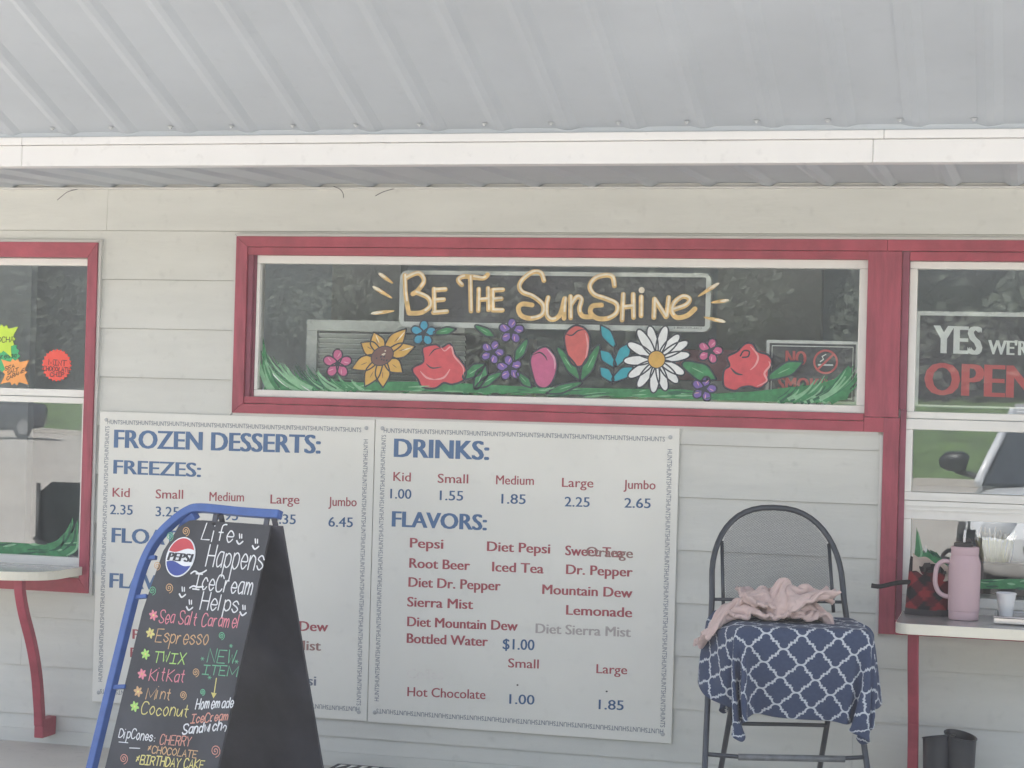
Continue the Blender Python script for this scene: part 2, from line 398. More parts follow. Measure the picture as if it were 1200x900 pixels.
x = ph_l-.034-.2286*16
wz = P(600,221,0).z
while x < X1+.2:
    e = x+.9144
    corrugated('soffit_panel', x-.01, e+.01, (-.008, wz+.018+n_%2*.0016), (CY+.06, fb+.024+n_%2*.0016), m_roof, ph_l, canopy, .013)
    x = e; n_ += 1
MB().box((X0,CY,fb+.1),(X1,0.3,fb+.104)).build('roof_deck', m_roof, canopy)
MB().box((X0,-.030,wz-.003),(X1,-.001,wz+.004)).build('soffit_bead', m_channel, canopy)
sc_me = None
for k in range(-16, 22):
    xx = ph_u+k*.2286-.05
    if xx > X1: break
    p = V((xx, CY-.05, ft+.012+sl*.03-.002))
    if sc_me is None:
        so = MB().lathe([(0,-.006),(.005,-.005),(.006,0),(.010,.001),(.010,.004)], (0,0,0), 8).build('screw', m_screw, canopy); sc_me = so.data
    else:
        so = bpy.data.objects.new('screw', sc_me); C.objects.link(so); attach(so, canopy)
    so.location = p
c1, c2 = P(25,180,CY-.02).x, P(1023,180,CY-.02).x
c3, c4 = P(25,160,CY-.03).x, P(1036,160,CY-.03).x
for a, b in ((X0,c1-.0008),(c1,c2-.0008),(c2,X1)):
    MB().box((a,CY-.015,fb),(b,CY+.05,fm)).build('fascia_board', m_gutter, canopy, bevel=.003)
for a, b in ((X0,c3-.0008),(c3,c4-.0008),(c4,X1)):
    MB().box((a,CY-.026,fm+.0008),(b,CY+.05,ft-.004)).build('fascia_cap', m_gutter, canopy, bevel=.003)
MB().box((X0,CY-.014,ft-.0035),(X1,CY+.05,ft+.03)).build('closure_strip', m_roof, canopy)

# ---------------------------------------------------------------- printed lettering
def font_mesh(txt, bold=0.0):
    key = (txt, bold)
    if key in MB_: return MB_[key]
    cu = bpy.data.curves.new('t', 'FONT'); cu.body = txt; cu.size = 1; cu.offset = bold; cu.resolution_u = 3
    o = bpy.data.objects.new('t', cu); C.objects.link(o)
    me = bpy.data.meshes.new_from_object(o.evaluated_get(bpy.context.evaluated_depsgraph_get()))
    vs = [v.co.copy() for v in me.vertices]; fs = [list(p.vertices) for p in me.polygons]
    bpy.data.objects.remove(o); bpy.data.curves.remove(cu); bpy.data.meshes.remove(me)
    x0 = min(v.x for v in vs); x1 = max(v.x for v in vs)
    MB_[key] = ([V(((v.x-x0)/(x1-x0), v.y/.70, 0)) for v in vs], fs); return MB_[key]
class Flat:
    "flat print on a plane through o with unit axes ax (right) and up, lifted off along n"
    def __init__(s, o, n, up): s.o, s.n, s.up = o, n.normalized(), up.normalized(); s.acc = {}; s.k = 0
    def at(s, px, py): return PP(px, py, s.o, s.n)
    def mb(s, m): return s.acc.setdefault(m.name, (m, MB()))[1]
    def text(s, txt, a, b, h, m, bold=.012, lift=.0007, stack=0):
        A, B = s.at(*a), s.at(*b); H = abs((s.at(a[0], a[1]-h)-A).dot(s.up)); vs, fs = font_mesh(txt, 0)
        ax = (B-A).normalized(); n_ = 7 if bold > .025 else 3 if bold > .01 else 2 if bold > .005 else 1
        for q in range(n_):
            s.mb(m).add([A+(B-A)*v.x*(1-bold*.8)+ax*H*bold*5.5*(q/max(1, n_-1)-.5)+s.up*H*v.y+s.n*(lift+stack+q*.00008) for v in vs], fs)
    def textup(s, txt, A, ax, up, h, m, L, bold=.01, lift=.0007):
        vs, fs = font_mesh(txt, 0); s.mb(m).add([A+ax*L*v.x+up*h*v.y+s.n*lift for v in vs], fs)
    def ribbon(s, pts, wd, m, lift=.0007, taper=False, px=True, closed=False):
        pts = [s.at(*p) for p in pts] if px else pts
        if taper and len(pts) < 5: pts = [pts[min(len(pts)-2, int(q/8*(len(pts)-1)))].lerp(pts[min(len(pts)-2, int(q/8*(len(pts)-1)))+1], q/8*(len(pts)-1)-min(len(pts)-2, int(q/8*(len(pts)-1)))) for q in range(9)]
        if len(pts) > 1: pts = [p for i, p in enumerate(pts) if i == 0 or (p-pts[i-1]).length > 1e-5]
        N = len(pts); mb = s.mb(m)
        if N < 2:
            return s.disc(pts[0], wd/2, m, lift)
        L, R = [], []
        for i, p in enumerate(pts):
            a = pts[i-1] if i else (pts[-2] if closed else p); b = pts[i+1] if i < N-1 else (pts[1] if closed else p); t = (b-a).normalized(); sd_ = t.cross(s.n)
            f = 1.0
            if taper == 1: f = .25+.75*math.sin(PI*min(.97, max(.03, i/(N-1))))
            if taper == 2: f = 1-.85*i/(N-1)
            L.append(p+sd_*wd/2*f+s.n*lift); R.append(p-sd_*wd/2*f+s.n*lift)
        if not taper and not closed:
            for q, sg in ((0,-1),(N-1,1)):
                a = pts[q]; b = pts[1] if q == 0 else pts[-2]; t = (a-b).normalized(); sd_ = t.cross(s.n)
                arc = [a+(sd_*math.cos(u)+t*math.sin(u))*wd/2+s.n*lift for u in [PI*k/6 for k in range(7)]]
                mb.poly(arc)
        mb.add(L+R, [(i, i+1, N+i+1, N+i) for i in range(N-1)])
    def disc(s, c, r, m, lift=.0007, n=14, ry=None, ang=0):
        ax = s.up.cross(s.n); ry = ry or r; e1 = ax*math.cos(ang)+s.up*math.sin(ang); e2 = -ax*math.sin(ang)+s.up*math.cos(ang)
        s.mb(m).poly([c+e1*r*math.cos(2*PI*k/n)+e2*ry*math.sin(2*PI*k/n)+s.n*lift for k in range(n)])
    def fill(s, pts, m, lift=.0007, px=True): s.mb(m).poly([(s.at(*p) if px else p)+s.n*lift for p in pts])
    def flush(s, name, par, kind=None, label=None):
        "everything printed since the last flush becomes ONE mesh with a slot per colour"
        if not s.acc: return
        al = MB(); mi = []
        for k, (mm, mb) in enumerate(s.acc.values()):
            al.add(mb.v, mb.f); mi += [k]*len(mb.f)
        ms = [a for a, _ in s.acc.values()]; o = al.build(name, ms[0], par)
        for mm in ms[1:]: o.data.materials.append(mm)
        o.data.polygons.foreach_set('material_index', mi); s.acc = {}
        return tag(o, label, kind=kind)
STR = {'A':"03 29 43|15 35",'B':"03 09|~09 39 48 36 06|~06 36 45 43 03",'C':"~48 39 19 07 05 13 33 44",'D':"03 09|~09 29 47 45 23 03",'E':"49 09 03 43|06 36",
'F':"49 09 03|06 36",'G':"~48 39 19 07 05 13 33 45|25 45 43",'H':"03 09|43 49|06 46",'I':"09 49|29 23|03 43",'K':"03 09|49 06 43",'L':"19 03 43",'M':"03 09 34 69 63",
'N':"03 09 43 49",'O':"~29 07 05 23 45 47 29",'P':"03 09|~09 39 48 36 06",'R':"03 09|~09 39 48 36 06|26 43",'S':"~48 39 19 08 16 35 44 33 13 04",'T':"09 59|29 23",
'U':"~09 04 13 33 44 49",'V':"09 23 49",'W':"09 13 27 33 49",'X':"09 43|49 03",'Y':"09 26 49|26 23",
'a':"~37 17 05 13 34|37 33",'c':"~36 27 17 05 13 23 34",'d':"~36 17 05 13 34|39 33",'e':"~05 35 36 27 17 05 13 23 34",'f':"~39 29 18 13|06 26",'h':"09 03|~05 17 27 36 33",
'i':"17 13|19 19",'l':"19 13",'m':"07 03|~05 17 26 23|~25 37 46 43",'n':"07 03|~05 17 27 36 33",'o':"~17 05 13 23 35 27 17",'p':"07 00|~06 17 27 36 34 23 13 04",'r':"07 03|~05 17 27",
's':"~36 27 17 06 25 34 23 13 04",'t':"19 14 23|07 27",'u':"~07 04 13 24 37|37 33",'w':"07 13 26 33 47",' ':"",':':"15 15|13 13",'*':"16 38|18 36|15 39"}
def strokes(ch):
    out = []
    for s in STR.get(ch, '').split('|'):
        if not s: continue
        sm = s[0] == '~'; q = [(int(p[0]), int(p[1])-3) for p in s.lstrip('~').split()]
        if sm: q = [(p.x, p.y) for p in smooth_path([(a, b, 0) for a, b in q], 4)]
        out.append(q)
    return out
def hand(fl, txt, a, b, h, m, wd, jit=.5, lift=.0007):
    A, B = fl.at(*a), fl.at(*b); H = abs((fl.at(a[0], a[1]-h)-A).dot(fl.up))/6; rn = random.Random(len(txt)*7+int(a[1]))
    ws = [(1.5 if c in 'il: ' else 5.6 if c in 'Mm' else 3 if c.islower() else 4)+1.3 for c in txt]; T = sum(ws)-1.3; x = 0
    ax = (B-A)/T
    for c, wc in zip(txt, ws):
        dy = rn.uniform(-jit, jit); sy = rn.uniform(.93,1.1); off = -1 if c == 'i' or c == 'l' else 0
        for st in strokes(c):
            pts = [A+ax*(x+px_+off)+fl.up*H*(py_*sy+dy) for px_, py_ in st]
            fl.ribbon(pts, wd, m, lift+rn.uniform(0,.0002), px=False)
        x += wc
NW = V((0,-1,0)); UPZ = V((0,0,1))
# ---------------------------------------------------------------- menu boards
def menu_board(name, label, tl, tr, bl, br):
    a, b, c, d = P(*tl,-.018), P(*tr,-.018), P(*bl,-.018), P(*br,-.018)
    root = thing(name, label, 'sign', ((a.x+b.x)/2, -.018, (c.z+d.z)/2))
    x0, x1, z1, z0 = (a.x+c.x)/2, (b.x+d.x)/2, (a.z+b.z)/2, (c.z+d.z)/2
    MB().box((x0,-.0245,z0),(x1,-.0145,z1)).build('panel', m_board, root, bevel=.002)
    for px_, pz in ((x0+.03,z1-.035),(x1-.035,z1-.035),(x0+.03,z0+.04),(x1-.035,z0+.035)):
        MB().tube([(px_,-.0244,pz),(px_,-.0268,pz),(px_,-.0285,pz)], [.008,.008,.004], 12).build('screw', m_screw, root)
    fl = Flat(V((0,-.0247,0)), NW, UPZ)
    def border(A, B, k, up, h=.0185):
        ax = (B-A).normalized(); L = (B-A).length/k
        for i in range(k):
            rr = random.Random(i*3+int(A.x*100)); fl.textup('HUNTS', A+ax*L*i+ax*.001+up*rr.uniform(-.0008,.0008), ax, up, h, m_bord, L*.965, .012)
    y = -.0247; e = .035
    tl_, tr_ = V((x0+e,y,z1-.052)), V((x1-e-.02,y,z1-.052))
    border(tl_, tr_, 16, UPZ); border(V((x1-e+.003,y,z0+e+.02)), V((x0+e,y,z0+e+.02)), 16, -UPZ)
    border(V((x0+.045,y,z0+.085)), V((x0+.045,y,z1-.06)), 16, V((-1,0,0))); border(V((x1-.045,y,z1-.08)), V((x1-.045,y,z0+.06)), 16, V((1,0,0)))
    fl.flush('printed_border', root, kind='stuff')
    return root, fl
def B(*a, **k):
    f.text(*a, **k); f.flush('printed_word', CUR)
bl_, f = menu_board('menu_board', 'white menu board headed FROZEN DESSERTS, partly behind the chalkboard', (118,482), (440.5,491.5), (108.5,822), (430,845))
CUR = bl_
B('FROZEN DESSERTS:', (134.5,524.5), (379,531.6), 21.5, m_blue, .022)
B('FREEZES:', (133.6,555), (236.5,559), 16.5, m_blue, .022)
for t_, a, b, y in (('Kid',132,152,582),('Small',182.5,214.6,584),('Medium',245.5,286,587),('Large',317,351,590),('Jumbo',385,418,592.8)):
    B(t_, (a,y), (b,y+.6), 10.8, m_red, .006)
for t_, a, b, y in (('2.35',129,155.5,602.5),('3.25',182.5,209.5,604.8),('3.95',251.5,279,609),('4.35',318,346.6,613.5),('6.45',385,413.5,617)):
    B(t_, (a,y), (b,y+.8), 11.5, m_num, .008)
B('FLOATS:', (131.5,635.5), (226,640), 17.5, m_blue, .022); B('FLAVORS:', (129,688.5), (237,694), 17.5, m_blue, .022)
for t_, a, b, y, m in (('Pepsi',155.6,194,748.5,m_red),('Mountain Dew',279,385.5,737.5,m_red),('Sierra Mist',296,376.7,760,m_or),('Diet Pepsi',297,371,801,m_bord),('Root Beer',153,222,770,m_red)):
    B(t_, (a,y), (b,y+2.5), 11.5, m, .016)
br_, f = menu_board('menu_board', 'white menu board headed DRINKS with prices and flavors, beside the stool', (441.5,491.5), (797,502), (430.5,847), (787,870))
CUR = br_
B('DRINKS:', (462.6,535.4), (574,539), 22, m_blue, .022)
for t_, a, b, y in (('Kid',461,481.3,563.5),('Small',513,548.7,565.7),('Medium',581.4,625.7,567.5),('Large',658.6,695.4,570.5),('Jumbo',730.8,768.2,572.8)):
    B(t_, (a,y), (b,y+.8), 10.8, m_red, .006)
for t_, a, b, y in (('1.00',457.5,482,584),('1.55',515.5,542.7,586),('1.85',587.7,616,590),('2.25',661.8,691,593.4),('2.65',731.8,762.5,594.8)):
    B(t_, (a,y), (b,y+.7), 11.5, m_num, .008)
B('FLAVORS:', (460,617), (571.5,621.5), 18.5, m_blue, .022)
for t_, a, b, y, m in (('Pepsi',480.7,519.6,641.5,m_red),('Diet Pepsi',571,645.3,645.6,m_red),('Sweet Tea',662.7,731,650.5,m_red),
    ('Root Beer',480,551.3,665.2,m_red),('Iced Tea',577,637.4,669.5,m_red),('Dr. Pepper',663.7,742,672.6,m_red),('Diet Dr. Pepper',479,587.7,687.5,m_red),('Mountain Dew',635.8,742,696,m_red),
    ('Sierra Mist',477.5,555,710.6,m_red),('Lemonade',663.7,741.3,720.2,m_red),('Diet Mountain Dew',477.5,608,733.7,m_red),('Diet Sierra Mist',628,740.3,741.8,m_faded),('Bottled Water',477,572.5,753.3,m_red),
    ('Coffee',477.5,519.6,794.5,m_ghost)):
    B(t_, (a,y), (b,y+(b-a)*.042), 11.5, m, .016)
B('Orange', (687,651.8), (742,654), 11.5, m_or, .012, stack=.0004)
B('$1.00', (589.3,760.6), (626.3,762), 12.5, m_num, .01)
for t_, a, b, y, m, h in (('Small',595.6,631.4,782,m_red,10.8),('Large',699,735,788.8,m_red,10.8),('Hot Chocolate',477.5,569.3,815.7,m_red,11),('1.00',597,626.3,824.6,m_num,11.5),('1.85',701.7,730.8,831,m_num,11.5),('.',605.5,607.5,803.5,m_dark,11),('.',710,712,811,m_dark,11)):
    B(t_, (a,y), (b,y+(b-a)*.04), h, m, .008)
# ---------------------------------------------------------------- painted flowers on the glass
p_gold = paint('paint_gold', (.66,.46,.19), var=.25); p_cream = paint('paint_cream', (.76,.70,.55), var=.15); p_out = paint('paint_outline', (.035,.045,.06))
p_rose = paint('paint_rose', (.58,.085,.10)); p_rosel = paint('paint_rose_light', (.70,.32,.32)); p_pink = paint('paint_pink', (.50,.12,.24)); p_pinkl = paint('paint_pink_light', (.66,.35,.45))
p_sun = paint('paint_sunflower', (.60,.37,.09)); p_brown = paint('paint_brown', (.16,.09,.08)); p_blue = paint('paint_blue', (.05,.30,.45)); p_teal = paint('paint_teal', (.03,.33,.40))
p_pur = paint('paint_purple', (.18,.12,.38)); p_white = paint('paint_white', (.72,.75,.74)); p_gr = paint('paint_green', (.045,.22,.09), var=.3); p_grd = paint('paint_green_dark', (.02,.10,.06), var=.3)
p_grl = paint('paint_green_light', (.22,.44,.26), var=.2); p_tulip = paint('paint_tulip', (.55,.12,.11))
G = Flat(V((0, GY-.0006, 0)), NW, UPZ)
def z6(x, y): return (270+x/4, 270+y/4)
def z7(x, y): return (540+x/4, 270+y/4)
def z8(x, y): return (800+x/3.912, 270+y/3.912)
def z5(x, y): return (780+x/5, 370+y/5)
def zs(f_, *pts): return [f_(*p) for p in pts]
def crv(pts, k=5, closed=False): return [(p.x, p.y) for p in smooth_path([(a, b, 0) for a, b in pts], k, closed)]
def blob(pts, m, lift=.0003, out=.008, sm=True):
    q = crv(pts, 4, True) if sm else pts
    G.fill(q, m, lift)
    if out: G.ribbon(q+[q[0]], out, p_out, lift+.00012, closed=True)
def petal(c, tip, wd, m, out=.006, r0_=.12, lift=.0003, blunt=False):
    cx, cy = c; dx, dy = tip[0]-cx, tip[1]-cy; L = math.hypot(dx, dy); ux, uy = dx/L, dy/L; vx, vy = -uy, ux
    prof = [(r0_,.18),(.35,.42),(.6,.5),(.82,.42 if blunt else .27),(.95,.26 if blunt else .08),(1,0)]
    a = [(cx+ux*L*t+vx*wd*h, cy+uy*L*t+vy*wd*h) for t, h in prof]; b = [(cx+ux*L*t-vx*wd*h, cy+uy*L*t-vy*wd*h) for t, h in prof[:-1]][::-1]
    q = crv(a+b, 3, True); G.fill(q, m, lift)
    if out: G.ribbon(q+[q[0]], out, p_out, lift+.0001, closed=True)
def leaf(a, b, wd, m=None, vein=True, out=.007):
    petal(a, b, wd, m or p_gr, out, 0)
    if vein:
        mid = ((a[0]*.4+b[0]*.6), (a[1]*.4+b[1]*.6)); G.ribbon([(a[0]*.75+b[0]*.25, a[1]*.75+b[1]*.25), mid], .004, p_grl, .0006, taper=1)
def flo(name='painted_flower', label=None, win=None): return G.flush(name, win or w_main, label=label)
wl = lambda pts, wd=.021: crv(pts, 5)
def brush(pts, wd=.019, smooth=True, hl=True):
    q = crv(pts, 6) if smooth and len(pts) > 2 else pts
    G.k += 1; e_ = (G.k % 12)*.00005; G.ribbon(q, wd, p_gold, .0008+e_)
    if hl:
        n = len(q); q2 = [(x+.5, y-.9) for x, y in q]; G.ribbon(q2[:max(2, int(n*.7))], wd*.42, p_cream, .0015+e_)
# grass painted along the bottom edge
blob([(306,461)]+[z6(160,735), z6(150,640), z6(152,500), z6(185,640), z6(240,700), z6(420,705), z6(600,712), z6(780,708), z6(1000,712), z6(1195,722)]+[z7(120,722), z7(350,735), z7(560,738), z7(800,742), z7(1040,745)]+
     [z8(150,748), z8(330,738), z8(480,720), z8(620,705), z8(700,680), z8(760,620), z8(775,640), z8(770,720), z8(755,775), z8(600,792), z8(300,782), z8(0,772)]+[z7(700,775), z7(400,765), z7(0,760), z6(900,752), z6(500,750), z6(250,752)], p_gr, .0002, 0, sm=False)
rg = random.Random(5)
def blades(n, xs, base, top, lean, jit, m_set, wdp=9):
    for i in range(n):
        f_ = rg.random(); x = xs[0]+(xs[1]-xs[0])*f_; y = base(x)+rg.uniform(-3,3); L = top(f_)*rg.uniform(.6,1.05)
        G.ribbon(crv([(x+L*.55*-lean, y+1), (x-L*.05*lean, y-L*.25), (x+L*lean*.35, y-L*.62), (x+L*lean*.6, y-L)], 4), rg.uniform(.006,.02), rg.choice(m_set), .0003+rg.random()*.0004, taper=2)
blades(46, (318,425), lambda x: 456, lambda f_: 44-34*f_, -1, 1, [p_gr, p_gr, p_grl, p_grd, p_white, p_grl])
blades(16, (308,325), lambda x: 456, lambda f_: 52-14*f_, -.35, 1, [p_gr, p_grl, p_grd])
blades(50, (915,998), lambda x: 469, lambda f_: 12+36*f_, 1, 1, [p_gr, p_gr, p_grl, p_grd, p_grd, p_grl])
for i in range(90):
    x = rg.uniform(330, 960); y = 452+(x-330)*.02+rg.uniform(-2, 7); G.ribbon([(x, y), (x+rg.uniform(8,26), y+rg.uniform(-2.5,1.0))], rg.uniform(.003,.009), rg.choice([p_gr, p_grl, p_grd, p_gr]), .0003+rg.random()*.0002, taper=1)
flo('painted_grass')
leaf(z6(955,482), z6(1058,462), 9)
flo('painted_leaf')
def five(c, r, m, ml, rot, n=5, win=None, label=None):
    for k in range(n):
        a = rot+2*PI*k/n; tip = (c[0]+r*math.cos(a), c[1]+r*math.sin(a)); petal(c, tip, r*.66, m, .006, .05, .0003+k*.00003, blunt=True)
        G.ribbon([(c[0]+r*.45*math.cos(a), c[1]+r*.45*math.sin(a)), (c[0]+r*.8*math.cos(a+.25), c[1]+r*.8*math.sin(a+.25))], .004, ml, .0007, taper=1)
    G.disc(G.at(*c), .011, p_out, .0009)
    flo(label=label)
five(z6(502,625), 17, p_pink, p_pinkl, -1.55, label='small pink painted flower at the left')
five(z6(905,482), 15, p_blue, p_teal, -1.5, label='small blue painted flower above the left rose')
c = z6(712,588)
for k, t in enumerate([(825,460),(866,543),(808,668),(715,737),(630,733),(568,650),(612,527),(672,477)]):
    petal(c, z6(*t), 17, p_sun, .006, .1, .0003+k*.00002); mt = z6(*t)
    G.ribbon([((c[0]*.5+mt[0]*.5), (c[1]*.5+mt[1]*.5)), ((c[0]*.3+mt[0]*.7), (c[1]*.3+mt[1]*.7))], .003, p_brown, .0007, taper=1)
    if k in (0,1,7): G.ribbon([((c[0]*.45+mt[0]*.55+2), (c[1]*.45+mt[1]*.55)), ((c[0]*.12+mt[0]*.88+1.3), (c[1]*.12+mt[1]*.88))], .005, p_cream, .0007, taper=1)
G.disc(G.at(*c), .052, p_out, .0008, 24, .038, .5); G.disc(G.at(*c), .048, p_brown, .0010, 24, .034, .5)
for k in range(14):
    a = rg.uniform(0,6.28); r = rg.uniform(.1,.9); q = (c[0]+10*r*math.cos(a), c[1]+8*r*math.sin(a)); G.disc(G.at(*q), .0035, p_cream if (q[1] < c[1]-1) else p_out, .0012, 7)
flo(label='yellow painted sunflower with a brown center')
rose1 = zs(z6,(900,555),(925,540),(965,535),(990,548),(1030,530),(1055,580),(1080,610),(1105,650),(1095,700),(1040,722),(1000,715),(960,740),(900,735),(880,700),(855,665),(860,640),(905,615))
leaf(z6(1095,690), z6(1195,625), 14); leaf(z6(1150,740), z7(118,630), 14)
blob(rose1, p_rose); G.ribbon(crv(zs(z6,(918,625),(945,645),(990,640)),5), .006, p_out, .0007, taper=1); G.ribbon(crv(zs(z6,(930,590),(955,560),(985,552)),4), .005, p_out, .0007, taper=1)
G.ribbon(crv(zs(z6,(985,545),(1005,565),(1035,545),(1050,590),(1090,640),(1092,680)),5), .007, p_rosel, .0008, taper=1); G.ribbon(crv(zs(z6,(950,700),(1000,690),(1030,650)),5), .008, p_rosel, .0006, taper=1); G.ribbon(crv(zs(z6,(890,660),(920,690),(960,700)),5), .008, p_rosel, .0006, taper=1)
flo(label='red painted rose at the left, right of the sunflower')
for a, b, w_ in (((70,448),(162,500),9),((310,515),(252,615),11),((185,670),(65,740),11),((265,668),(333,738),10)): leaf(z7(*a), z7(*b), w_); flo('painted_leaf')
five(z7(237,472), 15, p_pur, p_pinkl, -1.5, label='uppermost of the three purple painted flowers'); five(z7(147,570), 14, p_pur, p_pinkl, -1.2, label='left one of the three purple painted flowers'); five(z7(228,645), 15, p_pur, p_pinkl, -1.7, label='lowest of the three purple painted flowers')
for a, b, w_ in (((458,555),(560,705),12),((645,545),(560,710),13),((560,715),(400,765),10)): leaf(z7(*a), z7(*b), w_)
blob(zs(z7,(490,485),(510,460),(540,445),(580,458),(605,500),(600,580),(580,625),(548,640),(515,620),(495,570),(485,510)), p_tulip); G.ribbon(crv(zs(z7,(490,485),(520,492),(550,470),(580,465)),4), .006, p_out, .0007, taper=1); G.ribbon(crv(zs(z7,(585,480),(596,540),(585,600)),5), .008, p_rosel, .0008, taper=1)
flo(label='red painted tulip')
blob(zs(z7,(330,590),(345,568),(400,545),(440,590),(452,640),(430,710),(395,740),(355,725),(335,670),(325,620)), p_pink); G.ribbon(crv(zs(z7,(335,585),(370,572),(395,590),(405,610)),4), .006, p_out, .0007, taper=1); G.ribbon(crv(zs(z7,(405,555),(438,600),(440,650)),5), .008, p_pinkl, .0008, taper=1)
flo(label='dusky pink painted tulip')
G.ribbon(zs(z7,(720,540),(718,640),(710,720)), .006, p_out, .0003)
for a, b, w_ in (((720,542),(655,443),12),((722,635),(652,560),13),((724,632),(797,525),14),((712,705),(652,640),12),((714,702),(808,640),13)): petal(z7(*a), z7(*b), w_, p_teal, .006, 0)
flo('painted_leaf', 'teal painted sprig of leaves')
c = z7(918,605); tips = [(885,448),(962,448),(1025,488),(1065,522),(1074,582),(1048,672),(1018,715),(962,752),(902,762),(830,735),(785,688),(763,612),(782,528),(830,465)]
for k, t in enumerate(tips): petal(c, z7(*t), 11.5, p_white, .006, .15, .0003+k*.00003, blunt=True)
G.disc(G.at(*c), .036, p_out, .0009, 22); G.disc(G.at(*c), .032, p_sun, .0011, 22)
flo(label='large white painted daisy')
leaf(z7(1045,625), z7(1198,698), 20); flo('painted_leaf', 'broad green painted leaf left of the right rose')
five(z8(125,553), 15, p_pink, p_pinkl, -1.3, label='small pink painted flower at the right'); five(z8(97,727), 15, p_pur, p_pinkl, -1.3, label='small purple painted flower at the bottom right')
leaf(z8(398,675), z8(552,603), 16)
blob(zs(z8,(250,555),(285,520),(320,520),(345,555),(390,570),(410,600),(395,640),(390,690),(350,725),(310,715),(270,720),(240,735),(195,720),(185,690),(190,640),(215,620),(205,580)), p_rose)
G.ribbon(crv(zs(z8,(265,575),(280,552),(305,555),(300,578),(275,582)),4), .006, p_out, .0007); G.ribbon(crv(zs(z8,(220,630),(245,655),(275,662)),5), .008, p_out, .0007, taper=1)
G.ribbon(crv(zs(z8,(310,530),(345,575),(335,615),(310,640)),5), .008, p_rosel, .0008, taper=1); G.ribbon(crv(zs(z8,(395,600),(400,620),(375,655),(385,690),(340,715)),5), .008, p_rosel, .0008, taper=1)
flo(label='red painted rose at the right, beside the no smoking sign')
# BE THE SUNSHINE
def word(*ss):
    for s_ in ss: brush(*s_) if isinstance(s_, tuple) else brush(s_)
    G.flush('painted_word', w_main)
Z6 = lambda *p: [z6(*q) for q in p]; Z7 = lambda *p: [z7(*q) for q in p]; Z8 = lambda *p: [z8(*q) for q in p]
word(Z6((818,210),(822,300),(836,385)), Z6((820,225),(880,200),(908,235),(880,280),(855,298)), Z6((870,290),(925,315),(936,355),(895,385),(838,388)), Z6((955,275),(957,385)), Z6((955,280),(1008,276)), Z6((955,328),(1000,324)), Z6((952,385),(1015,380)))
word(Z6((1085,255),(1068,232),(1095,216),(1150,222)), Z7((45,218),(48,378)), Z7((60,218),(105,224),(126,208)), Z7((85,275),(82,376)), Z7((128,272),(130,372)), Z7((85,325),(128,322)), Z7((150,280),(150,374)), Z7((152,280),(197,278)), Z7((152,324),(190,320)), Z7((150,374),(195,374)))
word(Z7((390,235),(375,200),(340,195),(295,225),(275,260),(290,290),(340,310),(385,350),(380,395),(330,412),(285,400),(270,365),(290,345),(335,350)), Z7((410,315),(402,350),(405,400),(430,418),(465,395),(487,320)), Z7((490,320),(485,365),(484,412)), Z7((515,310),(515,410)), Z7((515,350),(545,312),(566,325),(556,370),(572,402),(612,405)),
     Z7((720,260),(712,220),(680,210),(630,225),(605,262),(625,300),(680,320),(730,345),(730,385),(690,412),(640,412),(608,385),(618,355),(660,350)), Z7((762,300),(756,420)), Z7((808,300),(810,408)), Z7((762,360),(808,355)), Z7((846,312),(845,400)), Z7((905,408),(908,322)), Z7((910,324),(962,405)), Z7((965,402),(975,315)),
     Z7((995,372),(1055,350),(1072,322),(1040,310),(1000,340),(990,380),(1012,408),(1060,400),(1098,368)))
G.disc(G.at(*z7(848,280)), .012, p_cream, .001); G.flush('painted_word', w_main)
for a, b in ((z6(762,248), z6(695,200)), (z6(757,317), z6(666,262)), (z6(768,377), z6(660,390)), (z8(72,302), z8(168,240)), (z8(132,331), z8(212,320)), (z8(98,398), z8(198,420))):
    petal(a, b, 4.5, p_gold, 0, .02, .0004, blunt=True); petal(((a[0]+b[0])/2, (a[1]+b[1])/2-.3), b, 3.2, p_cream, 0, .02, .0008, blunt=True); G.flush('painted_ray', w_main)
# painted grass on the lower left sash and on the lower right light
Gm = G; G = Flat(V((0, GY-.0006, 0)), NW, UPZ)
q5 = lambda x, y: (x/4.5, 470+y/4.5)
G.fill([q5(*p) for p in ((-60,742),(60,745),(240,758),(300,735),(345,690),(372,640),(383,612),(388,640),(372,700),(385,690),(405,640),(408,618),(414,640),(412,760),(395,800),(350,822),(200,818),(-60,808))], p_gr, .0003)
for i in range(30):
    x = rg.uniform(-40,330); y = rg.uniform(752,806); G.ribbon([q5(x,y), q5(x+rg.uniform(40,110), y+rg.uniform(-14,4))], rg.uniform(.004,.012), rg.choice([p_gr, p_grl, p_grd, p_gr]), .0004+rg.random()*.0002, taper=1)
for a, b in (((290,780),(378,625)),((330,790),(400,640)),((350,815),(412,700)),((260,790),(340,700))):
    G.ribbon(crv([q5(*a), q5((a[0]+b[0])/2+22, (a[1]+b[1])/2+22), q5(*b)],5), .010, rg.choice([p_grl, p_grd, p_grl]), .0007, taper=1)
G.ribbon([q5(-60,812), q5(200,822), q5(350,826)], .004, p_white, .0007); G.flush('painted_grass', w_left)
q6 = lambda x, y: (1040+x/6, 590+y/6)
G.fill([q6(*p) for p in ((182,520),(182,440),(196,300),(205,165),(222,240),(245,330),(262,352),(268,290),(290,335),(330,375),(340,338),(385,392),(420,430),(440,500),(640,535),(960,530),(1400,540),(1400,600),(960,600),(640,600),(182,600))], p_gr, .0003)
G.ribbon(crv([q6(205,400), q6(240,350), q6(215,200)],5), .008, p_grl, .0006, taper=1); G.ribbon([q6(270,345), q6(272,292)], .010, p_white, .0006, taper=1); G.ribbon([q6(300,330), q6(375,385)], .012, p_grd, .0006, taper=1)
